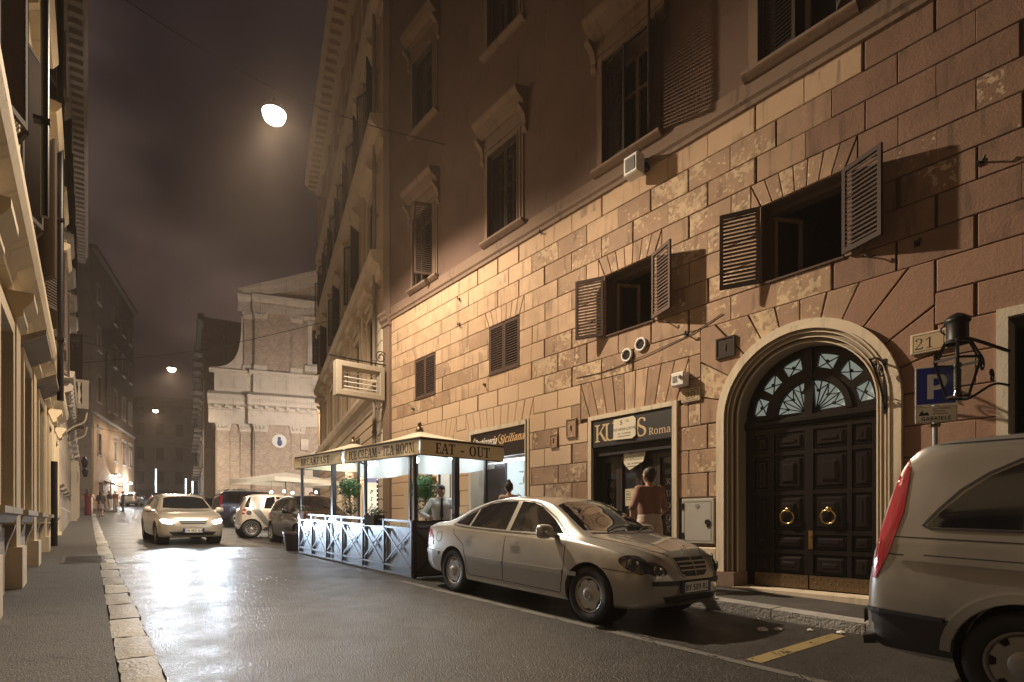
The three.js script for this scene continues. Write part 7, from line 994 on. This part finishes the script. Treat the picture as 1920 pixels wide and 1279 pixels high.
// hanging box frame sign at the corner, its tubes bare
{
  const t = thing('hanging_sign_frame', 'empty pale box sign frame with bare tubes hung from the corner', 'sign', [8.1, 4.98, -16.1], 0), gm = mat([0.36, 0.31, 0.24], 0.7, 0);
  mesh('frame', [slab(rect(-1.68, -0.14, 0, 1.02), -0.14, 0.14, [rect(-1.5, -0.3, 0.17, 0.85)], 0.02)], gm, t); mesh('inner_lip', slab(rect(-1.5, -0.3, 0.17, 0.85), -0.05, 0.05, [rect(-1.44, -0.36, 0.23, 0.79)]), gm, t);
  for (let i = 0; i < 4; i++) mesh('neon_tube', cyl(V(-1.46, 0.3 + i * 0.14, 0.0), V(-0.34, 0.3 + i * 0.14, 0.0), 0.017, 0.017, 8), M.white, t);
  mesh('arm', [cyl(V(0.1, 1.14, 0), V(-1.85, 1.14, 0), 0.022, 0.022, 8), cyl(V(-1.2, 1.02, 0), V(-1.2, 1.14, 0), 0.012), cyl(V(-0.4, 1.02, 0), V(-0.4, 1.14, 0), 0.012), tube(Array.from({ length: 22 }, (_, i) => { const a = i * 0.5, r = 0.2 * (1 - i / 28); return V(-0.22 + Math.cos(a) * r, 1.36 + Math.sin(a) * r, 0); }), 0.015, 50, 5)], M.iron, t); mesh('wall_plate', box(-0.04, 0.02, 0.9, 1.4, -0.06, 0.06), M.iron, t);
}
// parasols and lamps in the piazza
for (const [x, s, k, lab] of [[8.7, 27.9, 1.75, 'large cream square parasol beyond the cream two seater'], [11.9, 29.5, 1.6, 'smaller cream parasol half behind the canopy posts']]) {
  const t = thing('parasol', lab, 'parasol', [x, G(s), -s], 0.3, 'parasols in the piazza'), K = V(0, 2.72, 0), Q = [[-k, -k], [k, -k], [k, k], [-k, k]].map(p => V(p[0], 2.32, p[1])), tr = []; for (let i = 0; i < 4; i++) { const a = Q[i], b = Q[(i + 1) % 4], a2 = a.clone().setY(2.14), b2 = b.clone().setY(2.14); tr.push(a, b, K, a, a2, b, b, a2, b2); }
  const g = new THREE.BufferGeometry(); g.setAttribute('position', new THREE.Float32BufferAttribute(tr.flatMap(v => [v.x, v.y, v.z]), 3)); g.computeVertexNormals(); mesh('cloth', g, phys([0.8, 0.74, 0.64], 0.9, 0, { side: THREE.DoubleSide, transmission: 0.3, thickness: 0 }), t); mesh('pole', cyl(V(0, 0, 0), V(0, 2.75, 0), 0.03), M.darkSteel, t); mesh('base', cyl(V(0, 0, 0), V(0, 0.1, 0), 0.35, 0.35, 16), M.iron, t); for (const q of Q) mesh('rib', bar(V(0, 2.5, 0), q.clone().multiplyScalar(0.98).setY(2.33), 0.02, 0.02), M.darkSteel, t);
}
[[7.9, 27.4], [8.35, 27.0], [8.8, 27.2], [9.85, 27.0]].forEach(([x, s], i) => { const t = thing('string_bulb', ['leftmost bright bulb under the large parasol', 'second bright bulb from the left under the large parasol', 'third bright bulb from the left under the large parasol', 'rightmost bright bulb under the large parasol'][i], 'bulb', [x, G(s) + 1.72 + (i % 2) * 0.06, -s], 0, 'bulbs under the parasol'); mesh('bulb', new THREE.SphereGeometry(0.06, 12, 10), glowMat([1, 0.96, 0.84], 30), t); mesh('cord', cyl(V(0, 0.05, 0), V(0, 0.5, 0), 0.006), M.dark, t); shopLight(x, G(s) + 1.72 + (i % 2) * 0.06, s, 2.2, [1, 0.95, 0.82], 2); });
// potted palm in front of the church
{ const t = thing('potted_palm', 'dark arching palm leaves against the church wall', 'plant', [9.0, G(38) + 0.0, -38.6]); mesh('pot', lathe([[0, 0], [0.35, 0], [0.45, 0.7], [0.5, 0.7], [0, 0.66]], 14), M.shutterDark, t); mesh('stem', cyl(V(0, 0.6, 0), V(0, 1.7, 0), 0.1, 0.08), M.shutterDark, t); for (let i = 0; i < 9; i++) { const a = i / 9 * 6.283, pos = []; for (let k = 0; k < 7; k++) { const f = k / 7, f2 = (k + 1) / 7, P = q => V(Math.cos(a) * 1.3 * q, 1.65 + 1.5 * q - 1.5 * q * q, Math.sin(a) * 1.3 * q), w = q => 0.13 * Math.sin(Math.PI * (0.08 + 0.92 * q)), sx = V(-Math.sin(a), 0, Math.cos(a)), A = P(f), B = P(f2); const p = [A.clone().addScaledVector(sx, w(f)), A.clone().addScaledVector(sx, -w(f)), B.clone().addScaledVector(sx, w(f2)), B.clone().addScaledVector(sx, -w(f2))]; for (const j of [0, 1, 2, 1, 3, 2]) pos.push(p[j].x, p[j].y, p[j].z); } const g = new THREE.BufferGeometry(); g.setAttribute('position', new THREE.Float32BufferAttribute(pos, 3)); g.computeVertexNormals(); mesh('leaf', g, M.leafDark, t); } }
// lit columns far up the street
[[11.2, 92, 3.4], [15.0, 93, 2.2], [16.2, 95, 2.0], [18.4, 96, 1.5]].forEach(([x, s, h], i) => { const t = thing('light_column', ['tallest white light column far up the street', 'second white light column from the left, far off', 'third white light column from the left, far off', 'shortest white light column at the far right'][i], 'lamp', [x, G(s), -s], 0, 'white light columns far up the street'); mesh('lamp_tube', cyl(V(0, 0.8, 0), V(0, 0.8 + h, 0), 0.1, 0.1, 10), glowMat([0.75, 0.88, 1], 2.2), t); mesh('foot', cyl(V(0, 0, 0), V(0, 0.8, 0), 0.18), M.iron, t); mesh('cap', cyl(V(0, 0.8 + h, 0), V(0, 0.95 + h, 0), 0.18), M.iron, t); shopLight(x - 0.4, G(s) + 2.2, s - 0.5, 8, [0.75, 0.88, 1], 5); });
// ---------------------------------------------------------------- people: smooth bodies meshed from tapered bones
function nets(f, lo, hi, cell) {                                     // surface nets
  const n = [0, 1, 2].map(i => Math.ceil((hi[i] - lo[i]) / cell) + 1), at = (i, j, k) => i + n[0] * (j + n[1] * k), D = new Float32Array(n[0] * n[1] * n[2]);
  for (let k = 0; k < n[2]; k++) for (let j = 0; j < n[1]; j++) for (let i = 0; i < n[0]; i++) D[at(i, j, k)] = f(lo[0] + i * cell, lo[1] + j * cell, lo[2] + k * cell);
  const id = new Int32Array(D.length).fill(-1), pos = [], idx = [];
  for (let k = 0; k < n[2] - 1; k++) for (let j = 0; j < n[1] - 1; j++) for (let i = 0; i < n[0] - 1; i++) {
    let c = 0, x = 0, y = 0, z = 0; const v = []; for (let q = 0; q < 8; q++) v.push(D[at(i + (q & 1), j + ((q >> 1) & 1), k + (q >> 2))]);
    for (const [a, b] of [[0, 1], [2, 3], [4, 5], [6, 7], [0, 2], [1, 3], [4, 6], [5, 7], [0, 4], [1, 5], [2, 6], [3, 7]]) if ((v[a] < 0) !== (v[b] < 0)) { const t = v[a] / (v[a] - v[b]); x += lerp(a & 1, b & 1, t); y += lerp((a >> 1) & 1, (b >> 1) & 1, t); z += lerp(a >> 2, b >> 2, t); c++; }
    if (c) { id[at(i, j, k)] = pos.length / 3; pos.push(lo[0] + (i + x / c) * cell, lo[1] + (j + y / c) * cell, lo[2] + (k + z / c) * cell); }
  }
  for (let k = 1; k < n[2] - 1; k++) for (let j = 1; j < n[1] - 1; j++) for (let i = 1; i < n[0] - 1; i++) {
    const a = D[at(i, j, k)] < 0, q = (w, x, y, z, fl) => { if (w < 0 || x < 0 || y < 0 || z < 0) return; if (fl) idx.push(w, x, y, w, y, z); else idx.push(w, y, x, w, z, y); };
    if (a !== D[at(i + 1, j, k)] < 0) q(id[at(i, j - 1, k - 1)], id[at(i, j, k - 1)], id[at(i, j, k)], id[at(i, j - 1, k)], a);
    if (a !== D[at(i, j + 1, k)] < 0) q(id[at(i - 1, j, k - 1)], id[at(i - 1, j, k)], id[at(i, j, k)], id[at(i, j, k - 1)], a);
    if (a !== D[at(i, j, k + 1)] < 0) q(id[at(i - 1, j - 1, k)], id[at(i, j - 1, k)], id[at(i, j, k)], id[at(i - 1, j, k)], a);
  }
  const g = new THREE.BufferGeometry(); g.setAttribute('position', new THREE.Float32BufferAttribute(pos, 3)); g.setIndex(idx); g.computeVertexNormals(); return flat(g);
}
const bone = (a, b, ra, rb, sx = 1, sz = 1) => ({ a, b, ra, rb, sx, sz });
function field(bones, k) {                                           // smooth union of tapered capsules
  return (x, y, z) => { let d = 1e9; for (const B of bones) { const ax = B.a[0], ay = B.a[1], az = B.a[2], dx = (B.b[0] - ax) * B.sx, dy = B.b[1] - ay, dz = (B.b[2] - az) * B.sz, px = (x - ax) * B.sx, py = y - ay, pz = (z - az) * B.sz, t = clamp((px * dx + py * dy + pz * dz) / (dx * dx + dy * dy + dz * dz + 1e-9)); const q = Math.hypot(px - dx * t, py - dy * t, pz - dz * t) - lerp(B.ra, B.rb, t); const h = Math.max(k - Math.abs(d - q), 0) / k; d = Math.min(d, q) - h * h * k * 0.25; } return d; };
}
function solid(bones, cell, k = 0.03) { const lo = [9, 9, 9], hi = [-9, -9, -9]; for (const B of bones) for (const [p, r] of [[B.a, B.ra], [B.b, B.rb]]) for (let i = 0; i < 3; i++) { const m = r * (i === 0 ? 1 / Math.min(1, B.sx) : i === 2 ? 1 / Math.min(1, B.sz) : 1) + 3 * cell; lo[i] = Math.min(lo[i], p[i] - m); hi[i] = Math.max(hi[i], p[i] + m); } return nets(field(bones, k), lo, hi, cell); }
function person(o) {
  const t = thing('person', o.label, 'person', [o.x, G(o.s) + (o.up || 0), -o.s], o.turn, o.group), c = o.cell || 0.02, f = o.f ? 0.92 : 1, sk = mat(o.skin || [0.42, 0.24, 0.15], 0.6), S = (o.h || 1.75) / 1.75;
  const L = o.lean || 0, J = (x, y, z) => [x, y, z + L * Math.max(0, y - 0.95) * 0.6], st = o.stride || 0, aL = o.armL || [0, 0], aR = o.armR || [0, 0];
  const hip = s => [s * 0.09 * f, 0.92, 0], knee = s => [s * 0.1 * f, 0.5, s * st * 0.5 + 0.03], ank = s => [s * 0.1 * f, 0.085 + (s * st < 0 ? Math.abs(st) * 0.12 : 0), s * st - 0.02], toe = s => { const a = ank(s); return [a[0] + s * 0.02, 0.035 + (a[1] - 0.085), a[2] + 0.15]; };
  const sh = s => J(s * 0.18 * f, 1.42, 0), arm = (s, A) => { const a = sh(s), out = A[2] ?? 0.12, e = [a[0] + s * (0.03 + out * 0.5), a[1] - 0.28 * Math.cos(A[0]), a[2] + 0.29 * Math.sin(A[0])], w = [e[0] - s * (A[3] ?? 0), e[1] - 0.25 * Math.cos(A[0] + A[1]), e[2] + 0.25 * Math.sin(A[0] + A[1])]; return [a, e, w]; };
  const [sl, el, wl] = arm(1, aL), [sr, er, wr] = arm(-1, aR), nk = J(0, 1.5, 0.0), hd = J(0, 1.635, 0.015), fw = o.look || 0, lk = (x, y, z) => [hd[0] + x * Math.cos(fw) + z * Math.sin(fw), hd[1] + y, hd[2] - x * Math.sin(fw) + z * Math.cos(fw)];
  const torso = (e, w = 1) => [bone(J(-0.055 * w, 0.95, 0), J(-0.06 * w, 1.12, 0), 0.115 + e, 0.1 + e), bone(J(0.055 * w, 0.95, 0), J(0.06 * w, 1.12, 0), 0.115 + e, 0.1 + e), bone(J(-0.06 * w, 1.12, 0), J(-0.085 * w * f, 1.34, 0.01), 0.1 + e, 0.105 + e), bone(J(0.06 * w, 1.12, 0), J(0.085 * w * f, 1.34, 0.01), 0.1 + e, 0.105 + e), bone(sh(-1), sh(1), 0.062 + e, 0.062 + e)];
  const arms = (e, to = 2) => [[sl, el, wl], [sr, er, wr]].flatMap(([a, b, w]) => [bone(a, b, 0.054 * f + e, 0.042 * f + e), ...(to > 1 ? [bone(b, w, 0.042 * f + e, 0.029 * f + e)] : [])]);
  const legs = (e, lo = 1) => [-1, 1].flatMap(s => [bone(hip(s), knee(s), 0.088 * f + e, 0.057 * f + e), ...(lo ? [bone(knee(s), ank(s), 0.057 * f + e, 0.038 * f + e)] : [])]);
  const fine = !o.far, hands = [];
  if (fine) for (const [w, e, s] of [[wl, el, 1], [wr, er, -1]]) { const d = V(w[0] - e[0], w[1] - e[1], w[2] - e[2]).normalize(), sd = V(0, 0, 1).cross(d); if (sd.lengthSq() < 0.01) sd.set(1, 0, 0); sd.normalize(); const nm = V().crossVectors(d, sd), P = (a, b, q) => [w[0] + d.x * a + sd.x * b + nm.x * q, w[1] + d.y * a + sd.y * b + nm.y * q, w[2] + d.z * a + sd.z * b + nm.z * q]; hands.push(bone(P(0, 0, 0), P(0.075, 0, 0), 0.026, 0.03, 1, 1)); [[-0.03, 0.06], [-0.01, 0.075], [0.011, 0.07], [0.031, 0.055]].forEach(([b, l], i) => { hands.push(bone(P(0.08, b, 0), P(0.08 + l * 0.55, b * 1.15, 0.01), 0.0095, 0.009), bone(P(0.08 + l * 0.55, b * 1.15, 0.01), P(0.08 + l, b * 1.1, 0.03), 0.009, 0.0075)); }); hands.push(bone(P(0.02, -0.022 * s, 0.01), P(0.06, -0.052 * s, 0.025), 0.012, 0.0105), bone(P(0.06, -0.052 * s, 0.025), P(0.088, -0.054 * s, 0.036), 0.0105, 0.0085)); }
  const headB = [bone(lk(0, 0.03, -0.02), lk(0, -0.02, 0.01), 0.092, 0.078), bone(lk(0, -0.06, 0.03), lk(0, -0.09, 0.045), 0.05, 0.035), bone(lk(0, 0.005, 0.085), lk(0, -0.03, 0.105), 0.013, 0.016), bone(lk(0.085, 0, -0.01), lk(0.086, -0.035, -0.01), 0.015, 0.012), bone(lk(-0.085, 0, -0.01), lk(-0.086, -0.035, -0.01), 0.015, 0.012), bone(nk, lk(0, -0.06, -0.01), 0.052 * f, 0.05 * f), bone(lk(-0.03, -0.073, 0.075), lk(0.03, -0.073, 0.075), 0.009, 0.009), bone(lk(-0.05, 0.03, 0.062), lk(0.05, 0.03, 0.062), 0.016, 0.016)];
  const body = [solid([...torso(0), ...arms(0), ...legs(0), ...[-1, 1].map(s => bone(ank(s), toe(s), 0.035, 0.03)), bone(J(0, 1.4, 0), nk, 0.07, 0.052)], c)]; body.push(solid(headB, fine ? 0.009 : 0.018, 0.02)); if (hands.length) body.push(solid(hands, 0.006, 0.008)); else body.push(solid([wl, wr].map(w => bone(w, [w[0], w[1] - 0.13, w[2] + 0.02], 0.03, 0.022)), 0.015));
  const sc_ = g => g.map(q => q.scale(S, S, S)); mesh('body', sc_(body), sk, t);
  if (fine) mesh('eyes', sc_([-1, 1].map(s => new THREE.SphereGeometry(0.011, 8, 6).translate(...lk(s * 0.032, 0.012, 0.074)))), M.dark, t);
  const hairM = mat(o.hair || [0.018, 0.012, 0.01], 0.55), hb = [bone(lk(0, 0.045, -0.03), lk(0, 0.055, 0.02), 0.096, 0.074), bone(lk(0, 0.0, -0.045), lk(0, -0.04, -0.05), 0.078, 0.055)]; if (o.bun) hb.push(bone(lk(0, 0.13, -0.05), lk(0, 0.15, -0.05), 0.045, 0.04)); if (o.long) hb.push(bone(lk(0, 0, -0.06), lk(0, -0.34, -0.11), 0.085, 0.075), bone(lk(0.05, 0, -0.04), lk(0.06, -0.28, -0.06), 0.06, 0.05), bone(lk(-0.05, 0, -0.04), lk(-0.06, -0.28, -0.06), 0.06, 0.05));
  mesh('hair', sc_([solid(hb, fine ? 0.011 : 0.02, 0.02)]), hairM, t);
  const E = o.far ? 0.02 : 0.014, cl = (n, b, m) => mesh(n, sc_([solid(b, c * 0.8, 0.025)]), mat(m, 0.85, 0, { bumpMap: nFine, bumpScale: 0.004 }), t);
  if (o.top) cl('top', [...torso(E), ...(o.sleeve ? arms(E, o.sleeve) : [])], o.top); if (o.vest) cl('vest_top', [...torso(0.012).slice(0, 4), ...[-1, 1].map(s => bone(J(s * 0.09, 1.36, 0.07), J(s * 0.085, 1.47, 0), 0.025, 0.02)), ...[-1, 1].map(s => bone(J(s * 0.085, 1.47, 0), J(s * 0.06, 1.32, -0.09), 0.02, 0.025))], o.vest);
  if (o.trousers) cl('trousers', [...torso(E).slice(0, 2).map(B => bone(B.a, [B.a[0], 1.02, B.a[2]], B.ra + 0.005, B.ra)), ...legs(E + 0.012)], o.trousers); if (o.skirt) cl('skirt', [bone([0, 1.02, 0], [0, o.skirt[3], 0], 0.15, o.skirt[4], 0.95, 1.15)], o.skirt);
  cl('shoes', [-1, 1].map(s => { const a = ank(s), b = toe(s); return bone([a[0], a[1] - 0.04, a[2] - 0.03], b, 0.045, 0.04); }), o.shoes || [0.02, 0.018, 0.016]);
  if (o.belt) cl('belt', [bone(J(-0.09, 1.05, 0), J(0.09, 1.05, 0), 0.135, 0.135, 0.75, 1.15)].map(B => B), o.belt);
  if (o.tie) { const g = slab([[-0.018, 0], [0.018, 0], [0.035, -0.34], [0, -0.42], [-0.035, -0.34]], -0.006, 0.006), k = slab([[-0.026, 0.03], [0.026, 0.03], [0.016, -0.01], [-0.016, -0.01]], -0.01, 0.012); mesh('tie', sc_([g, k].map(q => q.rotateX(0.06).translate(0, 1.455, 0.135 + L * 0.33))), mat(o.tie, 0.6), t); mesh('collar', sc_([-1, 1].map(s => moved(box(-0.05, 0.05, -0.02, 0.02, -0.008, 0.008), s * 0.045, 1.49, 0.075 + L * 0.33, s * 0.5, 0, s * 0.5))), mat(o.top, 0.8), t); }
  return t;
}
person({ label: 'waiter in white shirt and dark tie standing on the terrace', x: 5.9, s: 9.45, turn: -0.45, h: 1.66, lean: 0.12, top: [0.72, 0.7, 0.66], sleeve: 2, trousers: [0.02, 0.02, 0.022], tie: [0.03, 0.02, 0.03], look: 0.35, armL: [0.35, 0.9, 0.3, 0.1], armR: [0.3, 1.0, 0.35, 0.12], cell: 0.017, skin: [0.36, 0.2, 0.13] });
person({ label: 'woman with hair in a bun seen from behind before the pastry shop', x: 7.45, s: 9.25, up: 0.12, turn: Math.PI - 0.75, h: 1.66, f: 1, bun: 1, vest: [0.015, 0.014, 0.016], trousers: [0.03, 0.03, 0.05], armL: [0.3, 0.6, 0.25], armR: [0.3, 0.6, 0.25], cell: 0.017, skin: [0.5, 0.29, 0.18] });
person({ label: 'passer-by in brown top and pale trousers by the black shop front', x: 7.05, s: 5.35, up: 0.12, turn: Math.PI * 0.9, h: 1.78, stride: 0.26, top: [0.24, 0.12, 0.09], sleeve: 1, trousers: [0.5, 0.4, 0.32], armL: [-0.35, 0.4, 0.3], armR: [0.4, 0.5, 0.3], cell: 0.018, skin: [0.42, 0.25, 0.17] });
person({ label: 'woman in a long red dress walking away up the left pavement', x: 1.85, s: 46.6, up: 0.12, turn: Math.PI - 0.05, h: 1.7, f: 1, long: 1, far: 1, hair: [0.05, 0.03, 0.02], top: [0.1, 0.012, 0.022], skirt: [0.1, 0.012, 0.022, 0.12, 0.2], armL: [0.1, 0.3, 0.3], armR: [-0.1, 0.3, 0.3], cell: 0.03, stride: 0.1 });
person({ label: 'long haired woman in dark top and short skirt walking away', x: 2.55, s: 46.8, up: 0, turn: Math.PI - 0.15, h: 1.72, f: 1, long: 1, far: 1, top: [0.05, 0.035, 0.035], sleeve: 1, skirt: [0.2, 0.15, 0.13, 0.6, 0.2], cell: 0.03, stride: 0.15 });
[[3.35, 58.5, [0.5, 0.42, 0.34], [0.06, 0.05, 0.06], 'man in pale shirt at the left of the far group', 0.4], [3.75, 58.2, [0.05, 0.045, 0.05], [0.42, 0.36, 0.3], 'man in dark shirt and pale trousers in the far group', 2], [4.25, 59.4, [0.2, 0.08, 0.06], [0.35, 0.3, 0.26], 'man in brown top in the middle of the far group', -0.8], [4.75, 59, [0.03, 0.03, 0.035], [0.03, 0.03, 0.04], 'man all in black at the right of the far group', -1.6], [2.2, 52.5, [0.6, 0.52, 0.42], [0.5, 0.42, 0.34], 'man in cream clothes between the two women, farther off', 3]].forEach(([x, s, a, b, label, turn]) => person({ label, x, s, turn, h: 1.74, far: 1, top: a, sleeve: 1, trousers: b, cell: 0.035, armL: [0.3, 0.9], armR: [0.2, 0.5], group: 'people standing by the lit shops' }));
person({ label: 'person in white standing under the parasol in the piazza', x: 8.7, s: 24.4, turn: 0.6, h: 1.72, far: 1, top: [0.66, 0.64, 0.62], sleeve: 2, trousers: [0.05, 0.05, 0.06], cell: 0.03, armL: [0.3, 0.8], armR: [0.2, 0.9] });
// slack wires over the street
[[0.6, 8.7, 34, 9.6, 9.9, 23, 'lower wire slung across the street by the balcony'], [1.4, 9.0, 56, 14.5, 8.2, 60, 'far wire slung across the street before the lit shops']].forEach(([x0, y0, s0, x1, y1, s1, l]) => single('street_wire', tube([V(x0, y0, -s0), V((x0 + x1) / 2, (y0 + y1) / 2 - 0.35, -(s0 + s1) / 2), V(x1, y1, -s1)], 0.012, 30, 5), M.dark, l, 'wire', 'wires slung across the street'));
scene.fog = new THREE.FogExp2(lin([0.85, 0.7, 0.58]), 0.0013);
renderer.render(scene, camera);
